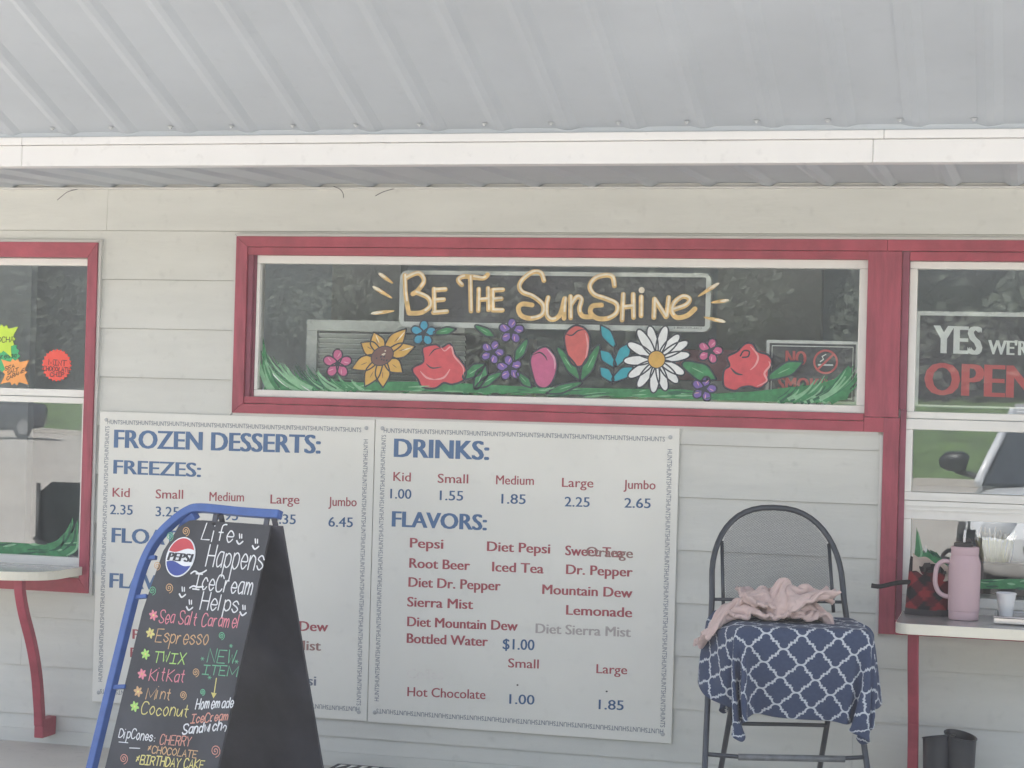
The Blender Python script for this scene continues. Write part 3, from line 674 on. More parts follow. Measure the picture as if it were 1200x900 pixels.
for i in range(30):
    x = rg.uniform(640,1300); y = rg.uniform(540,596); G.ribbon([q6(x,y), q6(x+rg.uniform(40,110), y+rg.uniform(-8,8))], rg.uniform(.004,.010), rg.choice([p_gr, p_grl, p_grd]), .0004+rg.random()*.0002, taper=1)
G.flush('painted_grass', w_right)

# ---------------------------------------------------------------- signs at the windows
def flat_sign(name, label, pts, Y, th, m, rim=None, r=0):
    "board in the plane y=Y from pixel corners tl, br"
    a, b = P(*pts[0], Y), P(*pts[1], Y); root = thing(name, label, 'sign', ((a.x+b.x)/2, Y, b.z))
    return root, a.x, b.x, b.z, a.z
def rrect(x0, x1, z0, z1, r, y, n=5):
    out = []
    for cx, cz, a0 in ((x1-r,z1-r,0),(x0+r,z1-r,PI/2),(x0+r,z0+r,PI),(x1-r,z0+r,1.5*PI)):
        for k in range(n+1): a = a0+PI/2*k/n; out.append((cx+r*math.cos(a), y, cz+r*math.sin(a)))
    return out
YS = .055
m_led = mat('led_panel', (.035,.038,.045), .5); m_dot = mat('led_dot', (.30,.31,.33), .5); m_signw = mat('sign_rim', (.80,.83,.80), .45)
m_nored = mat('sign_red', (.62,.09,.09), .5); m_signd = mat('sign_dark', (.05,.055,.065), .5); m_orange = mat('sign_orange', (.70,.22,.08), .5)
root, x0, x1, z0, z1 = flat_sign('led_sign', 'dark dotted electronic sign with a white rounded rim behind the painted BE THE SUNSHINE', ((469,317),(832,386.5)), YS, .03, m_led)
z1 = P(650,318.5,YS).z; z0 = P(650,386,YS).z
t = .020; o_ = rrect(x0,x1,z0,z1,.03,YS); i_ = rrect(x0+t,x1-t,z0+t*1.05,z1-t*.8,.006,YS)
rim = MB(); n = len(o_); rim.add(o_+i_+[(x, YS+.05, z) for x, _, z in o_], [(k, (k+1)%n, n+(k+1)%n, n+k) for k in range(n)]+[(k, 2*n+k, 2*n+(k+1)%n, (k+1)%n) for k in range(n)]+[[2*n+k for k in range(n)][::-1]])
rim.build('rim', m_signw, root); MB().box((x0+t,YS+.004,z0+t*1.05),(x1-t,YS+.008,z1-t*.8)).build('display', m_led, root)
d = MB(); nx = 120; px_ = (x1-x0-2*t-.01)/nx; nz = int((z1-z0-2*t)/px_)
for i in range(nx):
    for j in range(nz):
        cx, cz = x0+t+.006+px_*(i+.5), z0+t*1.05+.004+px_*(j+.4); r = px_*.17
        d.add([(cx-r,YS+.0035,cz),(cx,YS+.0035,cz-r),(cx+r,YS+.0035,cz),(cx,YS+.0035,cz+r)], [(0,1,2,3)])
tag(d.build('dots', m_dot, root), kind='stuff')
f = Flat(V((0,YS,0)), NW, UPZ); f.text('1-800-729-4411', (790,388.2-3), (822,389-3), 2.6, m_signd, .005); f.flush('printed_word', root)
# NO SMOKING
root, x0, x1, z0, z1 = flat_sign('no_smoking_sign', 'dark NO SMOKING sign with red letters in the right end of the painted window', ((898.5,397.5),(1005,474)), YS, .01, m_signd)
z1 = P(950,399.2,YS).z
MB().box((x0,YS,z0),(x1,YS+.008,z1)).build('panel', m_signw, root); MB().box((x0+.012,YS-.001,z0+.01),(x1-.012,YS-.0002,z1-.012)).build('panel', m_signd, root)
f = Flat(V((0,YS-.0012,0)), NW, UPZ)
A = [(x0+.022,0,z0+.02),(x1-.022,0,z0+.02),(x1-.022,0,z1-.022),(x0+.022,0,z1-.022),(x0+.022,0,z0+.02)]
f.ribbon([V((p[0],YS-.0012,p[2])) for p in A], .004, m_signw, px=False)
f.text('NO', (921,427), (944.5,428), 16.5, m_nored, .018); f.flush('printed_word', root)
f.text('SMOKING', (912,458), (992,461), 16.5, m_nored, .018); f.flush('printed_word', root)
c = f.at(967.5,424); f.ribbon([c+V((.043*math.cos(a),0,.043*math.sin(a))) for a in [2*PI*k/28 for k in range(29)]], .008, m_nored, px=False, closed=True)
f.ribbon([c+V((-.03,0,-.03)), c+V((.03,0,.03))], .008, m_nored, .0012, px=False); f.ribbon([c+V((-.026,0,-.012)), c+V((.026,0,-.012))], .006, m_signw, .0009, px=False)
f.ribbon([c+V((-.02,0,0)), c+V((-.008,0,.01)), c+V((-.014,0,.02)), c+V((0,0,.028))], .004, m_signw, .0009, px=False); f.flush('no_smoking_symbol', root)
# YES WE'RE OPEN
root, x0, x1, z0, z1 = flat_sign('open_sign', "dark YES WE'RE OPEN sign in the upper light of the right window", ((1073.5,364.5),(1262,481)), YS-.02, .01, m_signd)
Y_ = YS-.02
MB().box((x0,Y_,z0),(x1,Y_+.008,z1)).build('panel', m_signw, root); MB().box((x0+.016,Y_-.001,P(1078,474,Y_).z),(x1-.012,Y_-.0002,z1-.016)).build('panel', m_signd, root)
f = Flat(V((0,Y_-.0012,0)), NW, UPZ)
f.text('YES', (1095,413.5), (1150,415.5), 33, m_signw, .021); f.flush('printed_word', root)
f.text("WE'RE", (1158.5,415), (1214,417), 17, m_signw, .018); f.flush('printed_word', root)
f.text('OPEN', (1085,462), (1216,467), 38, m_nored, .021); f.flush('printed_word', root)
# hand-written star stickers on the upper left pane
sk_pen = mat('marker_pen', (.03,.03,.035), .6)
def burst(label, c, r, n, depth, m, words, Y=GY-.001, long=()):
    a0 = P(*c, Y); root = thing('star_sticker', label, 'sticker', (a0.x, Y, a0.z)); mb = MB(); pts = []
    for k in range(2*n):
        a = PI*k/n; rr = r if k % 2 == 0 else r*(1-depth)
        if k in long: rr = r*1.45
        pts.append((a0.x+rr*math.cos(a), Y-.0008, a0.z+rr*math.sin(a)))
    mb.prism(pts[::-1], (0,.0006,0)); mb.build('card', m, root)
    f = Flat(V((0,Y-.001,0)), NW, UPZ)
    for (t_, a, b, h) in words: hand(f, t_, a, b, h, sk_pen, .0028); f.flush('handwritten_word', root)
k = .0037
burst('green star sticker reading Espresso, between a yellow and an orange one', (6,417), .072, 18, .16, mat('card_green', (.05,.42,.16), .6), [('Espresso',(-11,421.5),(19.5,418.5),5)], Y=GY-.001)
burst('yellow star sticker reading MOCHA, uppermost of the three at the left edge', (3,397), .062, 15, .18, mat('card_yellow', (.52,.72,.06), .6), [('MOCHA',(-9,401),(16,401),6)], Y=GY-.003, long=(3,25))
burst('orange star sticker reading SEA SALT CARAMEL', (17.5,436), .058, 14, .18, mat('card_orange', (.85,.36,.10), .6), [('SEA',(6,434.5),(17,430.5),4),('SALT',(9,439),(21,434.5),4),('CARAMEL',(8,446),(32,434),4)], Y=GY-.005, long=(3,11,17,25))
burst('round red toothed sticker reading MINT CHOCOLATE CHIP', (66.5,428), .070, 24, .12, mat('card_red', (.80,.09,.06), .6), [('MINT',(57,427.5),(77,429),6),('CHOCOLATE',(51,434),(82,436),5),('CHIP',(59,441),(75,441.5),4.5)])

# ---------------------------------------------------------------- things inside, behind the glass
Ya = .20; a, b, c = P(360,374.5,Ya), P(545,374.5,Ya), P(360,440,Ya)
ac = thing('air_conditioner', 'pale metal air conditioner with dark louvres inside the painted window', 'air conditioner', ((a.x+b.x)/2, Ya, c.z))
m_ac = mat('ac_case', (.70,.74,.70), .5)
MB().box((a.x,Ya,a.z-.045),(b.x,Ya+.4,a.z)).build('case', m_ac, ac); MB().box((a.x,Ya,c.z-.1),(a.x+.045,Ya+.4,a.z-.046)).build('case', m_ac, ac); MB().box((a.x+.046,Ya+.03,c.z-.1),(b.x,Ya+.39,a.z-.047)).build('case', m_darkg, ac)
for k in range(12):
    z = a.z-.055-k*.021; MB().add([(a.x+.05,Ya+.004,z),(b.x,Ya+.004,z),(b.x,Ya+.024,z-.016),(a.x+.05,Ya+.024,z-.016),(a.x+.05,Ya+.004,z-.003),(b.x,Ya+.004,z-.003),(b.x,Ya+.024,z-.019),(a.x+.05,Ya+.024,z-.019)], [(0,3,2,1),(4,5,6,7),(0,1,5,4),(3,7,6,2),(0,4,7,3),(1,2,6,5)]).build('louvre', m_ac, ac)
MB().box((a.x-.2,Ya-.05,c.z-.16),(b.x+.3,Ya+.5,c.z-.101)).build('interior_shelf', m_inter2, stand)
# pink and white crates on the inside sill
a, b = P(792,409,.3), P(850,440,.3); g = MB().box((a.x,.3,b.z-.1),(b.x+.15,.5,a.z)); tag(g.build('pink_carton', mat('carton_pink', (.5,.22,.24), .7), bevel=.004), 'pink carton on the inside sill behind the painted daisy', 'carton')
a, b = P(780,445,.22), P(898,470,.22); tag(MB().box((a.x,.2,b.z-.05),(b.x,.29,a.z)).build('white_carton', mat('carton_white', (.55,.57,.56), .7), bevel=.006), 'long white carton low behind the painted daisy and right rose', 'carton')
MB().box((X0+.1,.10,P(640,466).z-.08),(P(1013,480).x,.5,P(640,466).z-.035)).build('interior_sill', m_inter2, stand)
# straw tub
c = P(1166,640,.14); sc_ = thing('straw_tub', 'clear tub crammed with paper wrapped yellow straws behind the right window', 'straw holder', (c.x,.14,P(1166,659,.14).z))
zb, zt_ = P(1166,659,.14).z, P(1166,630,.14).z
m_straw = mat('straw_yellow', (.62,.60,.30), .6); m_strw = mat('straw_wrap', (.72,.72,.68), .7); rs_ = random.Random(3); sm = None
for k in range(44):
    a = rs_.uniform(0,6.28); r = .062*math.sqrt(rs_.random()); bx, by = c.x+r*.8*math.cos(a), .14+r*.6*math.sin(a); tx, ty = bx+r*.45*math.cos(a)+rs_.uniform(-.012,.012), by+.4*r*math.sin(a)
    h = rs_.uniform(.075,.10); so = MB().tube([(bx,by,zb+.003),(tx,ty,zb+h)], .0035, 6).build('straw', m_straw, sc_)
    MB().tube([(tx,ty,zb+h+.0005),(tx+rs_.uniform(-.012,.012),ty,zb+h+rs_.uniform(.012,.035))], [.0045,.003], 5).build('straw_wrapper', m_strw, so)
tb = glass_mat('tub_plastic', -.03, (.9,.92,.9,1)); MB().lathe([(.060,0),(.066,.03),(.072,.085)], (c.x,.14,zb), 28, cap=False).build('tub', tb, sc_, smooth=True)
a, b = P(1148,660,.14), P(1215,682,.14); tag(MB().box((a.x,.09,b.z-.05),(b.x+.1,.25,zb)).build('black_box', m_dark, bevel=.006), 'black box under the tub of straws behind the right window', 'box')
MB().box((P(1066,690,.1).x,.09,P(1100,712,.1).z-.03),(R1,.7,P(1100,704,.1).z)).build('interior_counter', m_inter2, stand)

# ---------------------------------------------------------------- counter shelves
m_form = mat('laminate_top', (.40,.385,.37), .16, var=.05, vs=8, spec=.6); m_edge = mat('laminate_edge', (.84,.80,.66), .4, var=.05, vs=5, dirt=.2)
def shelf(x0, x1, yf, zt, th, r, side, label):
    ys = -.036; q = []
    if side == 'l': q = [(x0,ys)]+[(x0+r-r*math.cos(a), yf+r-r*math.sin(a)) for a in [PI/2*k/8 for k in range(9)]]+[(x1,yf),(x1,ys)]
    else: q = [(x0,ys),(x0,yf),(x1-r*1.6,yf)]+[(x1-r*1.6+r*1.6*math.sin(a), yf+r-r*math.cos(a)) for a in [PI/2*k/8 for k in range(1,9)]]+[(x1,ys)]
    sh = MB().prism([(x, y, zt-th) for x, y in q], (0,0,th-.0012)).build('counter_shelf', m_edge, stand, bevel=.002); sh['label'] = label
    cx, cy = sum(p[0] for p in q)/len(q), sum(p[1] for p in q)/len(q)
    MB().prism([(x+.0025*(1 if x < cx else -1), y+.0025*(1 if y < cy else -1), zt-.0010) for x, y in q], (0,0,.0012)).build('laminate_top', m_form, sh); return sh
sh_r = shelf(P(1049,730,-.45).x, P(1049,730,-.45).x+1.5, -.47, .745, .038, .05, 'l', 'right cream edged serving shelf')
sh_l = shelf(L0-.1, P(96,668,-.04).x, -.40, .748, .036, .16, 'r', 'left cream edged serving shelf')
def bracket(px_, yf, zt):
    xc = P(px_, 700, yf*.8).x
    pts = [(xc,yf+.06,zt),(xc,yf+.065,zt-.05),(xc,yf+.10,zt-.14),(xc,yf+.17,zt-.27),(xc,yf+.22,zt-.40),(xc,yf+.25,zt-.54),(xc,yf+.26,zt-.62)]
    q = smooth_path(pts, 4)
    mb = MB(); w2 = .019; n = len(q); vs = []
    for i, p in enumerate(q):
        t = (q[min(n-1,i+1)]-q[max(0,i-1)]).normalized(); nn = V((0, -t.z, t.y)); 
        for sx, sn in ((-1,-1),(1,-1),(1,1),(-1,1)): vs.append(p+V((sx*w2,0,0))+nn*sn*.016)
    fs = [(i*4+k, i*4+(k+1)%4, i*4+4+(k+1)%4, i*4+4+k) for i in range(n-1) for k in range(4)]+[(3,2,1,0),((n-1)*4,(n-1)*4+1,(n-1)*4+2,(n-1)*4+3)]
    o = mb.add(vs, fs).build('bracket_leg', m_maroon, stand, bevel=.003)
    MB().box((xc-.0205,yf+.25,.04),(xc+.0205,-.015,zt-.595)).build('foot_block', m_maroon, stand, bevel=.004)
bracket(25, -.38, .748-.036); bracket(1072, -.44, .745-.038)

# ---------------------------------------------------------------- things on the right shelf
ST = .7458
m_pk = mat('tumbler_coat', (.50,.36,.39), .5, var=.03, bump=.04, bs=400); tx, ty = P(1129,722,-.24).x, -.24
tu = thing('tumbler', 'dusty pink insulated mug with a side handle and straw on the right shelf', 'mug', (tx,ty,ST))
MB().lathe([(.0,0),(.050,0),(.053,.003),(.0535,.030),(.0525,.0315),(.0555,.033),(.0565,.15),(.0565,.195),(.055,.21),(.050,.224),(.0475,.232),(.0485,.234),(.0495,.238),(.0495,.258),(.048,.262),(.0,.262)], (tx,ty,ST), 40).build('body', m_pk, tu, smooth=True)
MB().tube(smooth_path([(tx-.048,ty-.01,ST+.205),(tx-.075,ty-.012,ST+.207),(tx-.095,ty-.013,ST+.19),(tx-.101,ty-.013,ST+.16),(tx-.101,ty-.013,ST+.125),(tx-.088,ty-.012,ST+.095),(tx-.066,ty-.01,ST+.082),(tx-.050,ty-.008,ST+.082)],4), .0085, 12).build('handle', m_pk, tu, smooth=2)
MB().lathe([(0,0),(.034,0),(.034,.012),(.028,.016),(.0,.016)], (tx-.006,ty,ST+.262), 24).build('lid', m_dark, tu, smooth=True)
MB().box((tx-.010,ty-.012,ST+.278),(tx+.024,ty+.012,ST+.292)).build('lid_latch', m_dark, tu, bevel=.003)
MB().tube([(tx-.004,ty-.012,ST+.265),(tx-.001,ty-.012,ST+.322)], .0045, 10).build('straw', mat('straw_white', (.75,.75,.74), .4), tu, smooth=2)
# plaid pouch: tapered soft bag, checks given by cell colours of a fine mesh
def colmat(name, rough=.85, bumpm=None, sheen=.0):
    m = bpy.data.materials.new(name); m.use_nodes = True; t = m.node_tree; b = t.nodes['Principled BSDF']; at = t.nodes.new('ShaderNodeAttribute'); at.attribute_name = 'dye'
    t.links.new(at.outputs['Color'], b.inputs['Base Color']); b.inputs['Roughness'].default_value = rough; b.inputs['Sheen Weight'].default_value = sheen; b.inputs['Specular IOR Level'].default_value = .2
    n = t.nodes.new('ShaderNodeTexNoise'); n.inputs['Scale'].default_value = 320; bp = t.nodes.new('ShaderNodeBump'); bp.inputs['Strength'].default_value = .35; bp.inputs['Distance'].default_value = .002
    t.links.new(n.outputs[0], bp.inputs['Height']); t.links.new(bp.outputs[0], b.inputs['Normal']); return m
def dye(o, f_):
    me = o.data; at = me.color_attributes.new('dye', 'FLOAT_COLOR', 'POINT')
    at.data.foreach_set('color', [c for i in range(len(me.vertices)) for c in (*f_(i), 1)])
pa, pb = P(1062,719,-.12).x, P(1113,719,-.12).x; pcx = (pa+pb)/2+.005; pw = (pb-pa)/2+.012; ph_ = .185
po = thing('plaid_pouch', 'red and black plaid pouch stuffed with a printed cloth beside the pink mug', 'pouch', (pcx,-.13,ST))
nu, nv = 96, 40; vs = []; uvs = []
for j in range(nv+1):
    v = j/nv; sc = 1-.22*v; dp = .052*(1-v)**.6+.010
    for i in range(nu):
        a = 2*PI*i/nu; cx, sy = math.cos(a), math.sin(a); ex = abs(cx)**.55*(1 if cx > 0 else -1); ey = abs(sy)**.8*(1 if sy > 0 else -1)
        x = pw*sc*ex + .006*noise.noise(V((a*1.3, v*3, 1))); y = dp*ey*(1+.15*noise.noise(V((ex*3, v*4, 2)))); z = ph_*v - .028*v*(x/pw)*.9 + (.006*math.sin(x*60) if v > .9 else 0)
        vs.append((pcx+x, -.13+y, ST+.001+z)); uvs.append((x, z, sy))
fs = [(j*nu+i, j*nu+(i+1)%nu, (j+1)*nu+(i+1)%nu, (j+1)*nu+i) for j in range(nv) for i in range(nu)]+[list(range(nu))[::-1], [nv*nu+i for i in range(nu)]]
pch = MB().add(vs, fs).build('bag_body', colmat('plaid_flannel', .9), po, smooth=True)
def plaid(i):
    x, z, _ = uvs[i]; p, q = (x+z)/.052+3.3, (x-z)/.052+.3; k = (int(math.floor(p)) % 2)+(int(math.floor(q)) % 2)
    if z > ph_*.84: return (.025,.022,.025)
    if z < .022: return (.06,.055,.06)
    return [(.24,.028,.035),(.10,.02,.028),(.020,.020,.024)][k]
dye(pch, plaid)
MB().tube(smooth_path([(pcx-pw*.75,-.15,ST+.118),(pcx-pw-.03,-.165,ST+.112),(pcx-pw-.085,-.175,ST+.098),(pcx-pw-.118,-.18,ST+.100)],4), [.0085]*13, 8).build('wrist_strap', mat('strap_black', (.02,.02,.022), .8), po, smooth=2)
mc = mat('printed_cloth', (.50,.42,.36), .85, var=.06); g = MB(); vs = []; 
for j in range(13):
    for i in range(21):
        u, v = i/20, j/12; x = pcx-pw*.70+u*pw*1.65; z = ST+ph_*.86+.062*v*(1-.25*u)-.035*u+.006*math.sin(u*15+v*3); y = -.158-.006*math.sin(u*9)+.018*math.sin(v*2.2)-.004*v
        vs.append((x,y,z))
bc = g.add(vs, [(j*21+i,j*21+i+1,(j+1)*21+i+1,(j+1)*21+i) for j in range(12) for i in range(20)]).build('folded_cloth', mc, po, smooth=2)
sd_ = bc.modifiers.new('thick', 'SOLIDIFY'); sd_.thickness = .003
gp = MB()
for (u, v, w_, h_) in ((.34,.55,.030,.018),(.42,.22,.020,.010),(.60,.45,.026,.022),(.78,.45,.012,.012),(.30,.25,.008,.020)):
    x = pcx-pw*.70+u*pw*1.65; z = ST+ph_*.88+.062*v*(1-.25*u)-.035*u; gp.prism([(x-w_/2,-.170,z-h_/3),(x-w_*.1,-.170,z-h_/2),(x+w_/2,-.170,z-h_/4),(x+w_*.4,-.170,z+h_/2),(x-w_*.3,-.170,z+h_*.4)][::-1], (0,.022,0))
gp.build('cloth_print', mat('cloth_ink', (.04,.035,.035), .8), bc)
# steel tray and foam cup
m_steel = mat('steel', (.62,.62,.62), .22, metal=.9, var=.05, vs=14)
t0x = P(1165,728,-.2).x; tr = thing('steel_tray', 'shallow steel tray on the right shelf under a foam cup', 'tray', (t0x+.15,-.22,ST))
MB().box((t0x+.01,-.335,ST),(t0x+.36,-.085,ST+.004)).build('tray_base', m_steel, tr, bevel=.002)
for a, b in (((t0x,-.345,ST+.002),(t0x+.37,-.335,ST+.024)),((t0x,-.085,ST+.002),(t0x+.37,-.075,ST+.024)),((t0x,-.334,ST+.002),(t0x+.01,-.086,ST+.024)),((t0x+.36,-.334,ST+.002),(t0x+.37,-.086,ST+.024))):
    MB().box(a, b).build('tray_rim', m_steel, tr, bevel=.003)
MB().tube([(t0x+.0,-.347,ST+.026),(t0x+.37,-.347,ST+.026)], .004, 10).build('rolled_edge', m_steel, tr, smooth=2)
cx = P(1179,705,-.16).x; zb = ST+.0045
cup = tag(MB().lathe([(0,0),(.021,0),(.0225,.002),(.0345,.086),(.0365,.0865),(.037,.091),(.035,.0925),(.0335,.090),(.0215,.004),(0,.004)], (cx,-.16,zb), 32).build('foam_cup', mat('foam', (.74,.75,.75), .6, var=.02, bump=.1, bs=300), None, smooth=True), 'small white foam cup standing on the steel tray', 'cup')

# ---------------------------------------------------------------- boots on the ground by the wall
m_rub = mat('black_rubber', (.030,.034,.042), .38, var=.15)
def boot(cx, cy, rot, label, hh):
    root = thing('rubber_boot', label, 'boot', (cx,cy,0), 'black rubber boots by the wall')
    n = 28; rings = []; 
    for z, rx_, ry, oy in ((.001,.048,.135,-.06),(.03,.050,.135,-.06),(.055,.047,.115,-.05),(.085,.045,.075,-.015),(.12,.046,.055,.0),(.2,.052,.057,.0),(.28,.055,.060,.0),(hh,.057,.066,.0)):
        rings.append([V((cx+rx_*math.cos(2*PI*k/n), cy+oy+ry*math.sin(2*PI*k/n), z+(.012*math.cos(2*PI*k/n+rot) if z > .3 else 0))) for k in range(n)])
    inner = [[p+V((-(p.x-cx)*.06,-(p.y-cy)*.06,0)) for p in rings[-1]], [V((cx+(p.x-cx)*.9, cy+(p.y-cy)*.9, .12)) for p in rings[-1]]]
    R_ = rings+inner; vs = [p for r in R_ for p in r]; fs = [(i*n+k, i*n+(k+1)%n, (i+1)*n+(k+1)%n, (i+1)*n+k) for i in range(len(R_)-1) for k in range(n)]+[list(range(n))[::-1], [(len(R_)-1)*n+k for k in range(n)]]
    MB().add(vs, fs).build('shaft', m_rub, root, smooth=True)
    MB().tube([p*1.0+V((0,0,-.003)) for p in rings[-1]], .003, 6, closed=True).build('top_band', m_rub, root, smooth=2)
b0 = P(1100,862,-.22); boot(b0.x, -.22, .8, 'left black rubber boot standing upright under the right shelf', b0.z-.0)
b1 = P(1125,862,-.22); boot(b1.x+.002, -.225, 3.6, 'right black rubber boot standing upright under the right shelf', b1.z+.004)

# ---------------------------------------------------------------- bar stool with cover and garment
m_bk = mat('stool_tube', (.030,.038,.050), .35, spec=.6); m_seat = mat('stool_seat', (.10,.10,.11), .8)
H0 = V((1.648,-.42,0)); CS_A = math.radians(17)
def SL(x, y, z):        # stool-local (x right, y backwards, z up) to the world
    return V((H0.x + x*math.cos(CS_A) - y*math.sin(CS_A), H0.y + x*math.sin(CS_A) + y*math.cos(CS_A), z))
stool = thing('bar_stool', 'black tubular folding bar stool with a rounded mesh back, draped with cloths', 'stool', SL(0,-.2,0))
kk = lambda z: -(1.13-z)*.434
arch = []
for k in range(0, 25):
    a = PI*k/24; ca = math.cos(a); zz_ = .875+.255*math.sin(a); arch.append(SL(-.2325*math.copysign(abs(ca)**.82, ca), kk(zz_), zz_))
lg = lambda sx, z: SL(sx*(.2325+max(0,(.84-z))*.08), kk(z), z)
path = [lg(-1,z) for z in (.0,.2,.4,.6,.75,.82)]+arch+[lg(1,z) for z in (.82,.75,.6,.4,.2,.0)]
MB().tube(path, .0105, 12).build('frame_hoop', m_bk, stool, smooth=2)
for sx in (-1,1): MB().tube([SL(sx*.195, kk(.775)+.004, .775), SL(sx*.192, kk(1.0)+.004, 1.008)], .0065, 8).build('back_stay', m_bk, stool, smooth=2)
MB().tube([SL(-.225,kk(.81),.81), SL(.225,kk(.81),.81)], .006, 8).build('back_rail', m_bk, stool, smooth=2)
# mesh back: expanded metal read as a woven grid of fine bars
def mesh_mat():
    m = bpy.data.materials.new('mesh_panel'); m.use_nodes = True; t = m.node_tree; b = t.nodes['Principled BSDF']; b.inputs['Base Color'].default_value = (.10,.105,.11,1); b.inputs['Roughness'].default_value = .5
    b.inputs['Metallic'].default_value = .2; return m
mp_ = MB(); zlo = .815
def halfw(z): return .187 if z < .96 else .2325*max(0, (1-((z-.875)/.250)**2))**.41-.012
st_ = .0052; wdm = .00065
z = zlo
def strip(a, b):
    t = (b-a).normalized(); s_ = t.cross(V((0,-1,0))).normalized()*wdm
    mp_.add([a-s_, a+s_, b+s_, b-s_], [(0,1,2,3)])
segs = 0
for sgn in (-1,1):
    c0 = -.6
    while c0 < .6:
        pts = []; z = zlo
        prev = None
        while z < 1.12:
            x = c0+sgn*(z-zlo)*.62; ok = abs(x) < halfw(z) and abs(x) < .187
            if ok and prev is None: prev = (x, z)
            if (not ok) and prev: strip(SL(prev[0], kk(prev[1])+.003, prev[1]), SL(lx, kk(lz)+.003, lz)); prev = None
            if ok: lx, lz = x, z
            z += .004
        if prev: strip(SL(prev[0], kk(prev[1])+.003, prev[1]), SL(lx, kk(lz)+.003, lz))
        c0 += st_
tag(mp_.build('mesh_back', mesh_mat(), stool), kind='stuff')
MB().prism([SL(x,y,.712) for x, y in ((-.183,-.448),(.205,-.448),(.205,-.085),(-.183,-.085))], (0,0,.027)).build('seat', m_seat, stool, bevel=.012)
for sx in (-1,1): MB().tube([SL(sx*.168,-.40,.70), SL(sx*.172,-.22,.42), SL(sx*.18,.07,.012)], .010, 10).build('leg', m_bk, stool, smooth=2)
MB().tube([lg(-1,.305), SL(-.16,kk(.305)-.012,.30), SL(.16,kk(.305)-.012,.30), lg(1,.305)], .0075, 10).build('foot_rail', m_bk, stool, smooth=2)
MB().tube([SL(-.165,kk(.30)-.014,.30), SL(.20,kk(.30)-.014,.30)], .0115, 12).build('foot_rail_sleeve', mat('worn_tube', (.14,.15,.155), .4, var=.3, vs=30), stool, smooth=2)
MB().tube([SL(-.172,-.20,.385), SL(.172,-.20,.385)], .007, 10).build('cross_bar', m_bk, stool, smooth=2)
for k in (-1,1):
    MB().tube([lg(k,.0), lg(k,.03)], .013, 10).build('foot_cap', m_dark, stool, smooth=2)
def unpack(b, n): return [(b[3*i]/1000, b[3*i+1]/1000, b[3*i+2]/1000) for i in range(n)]
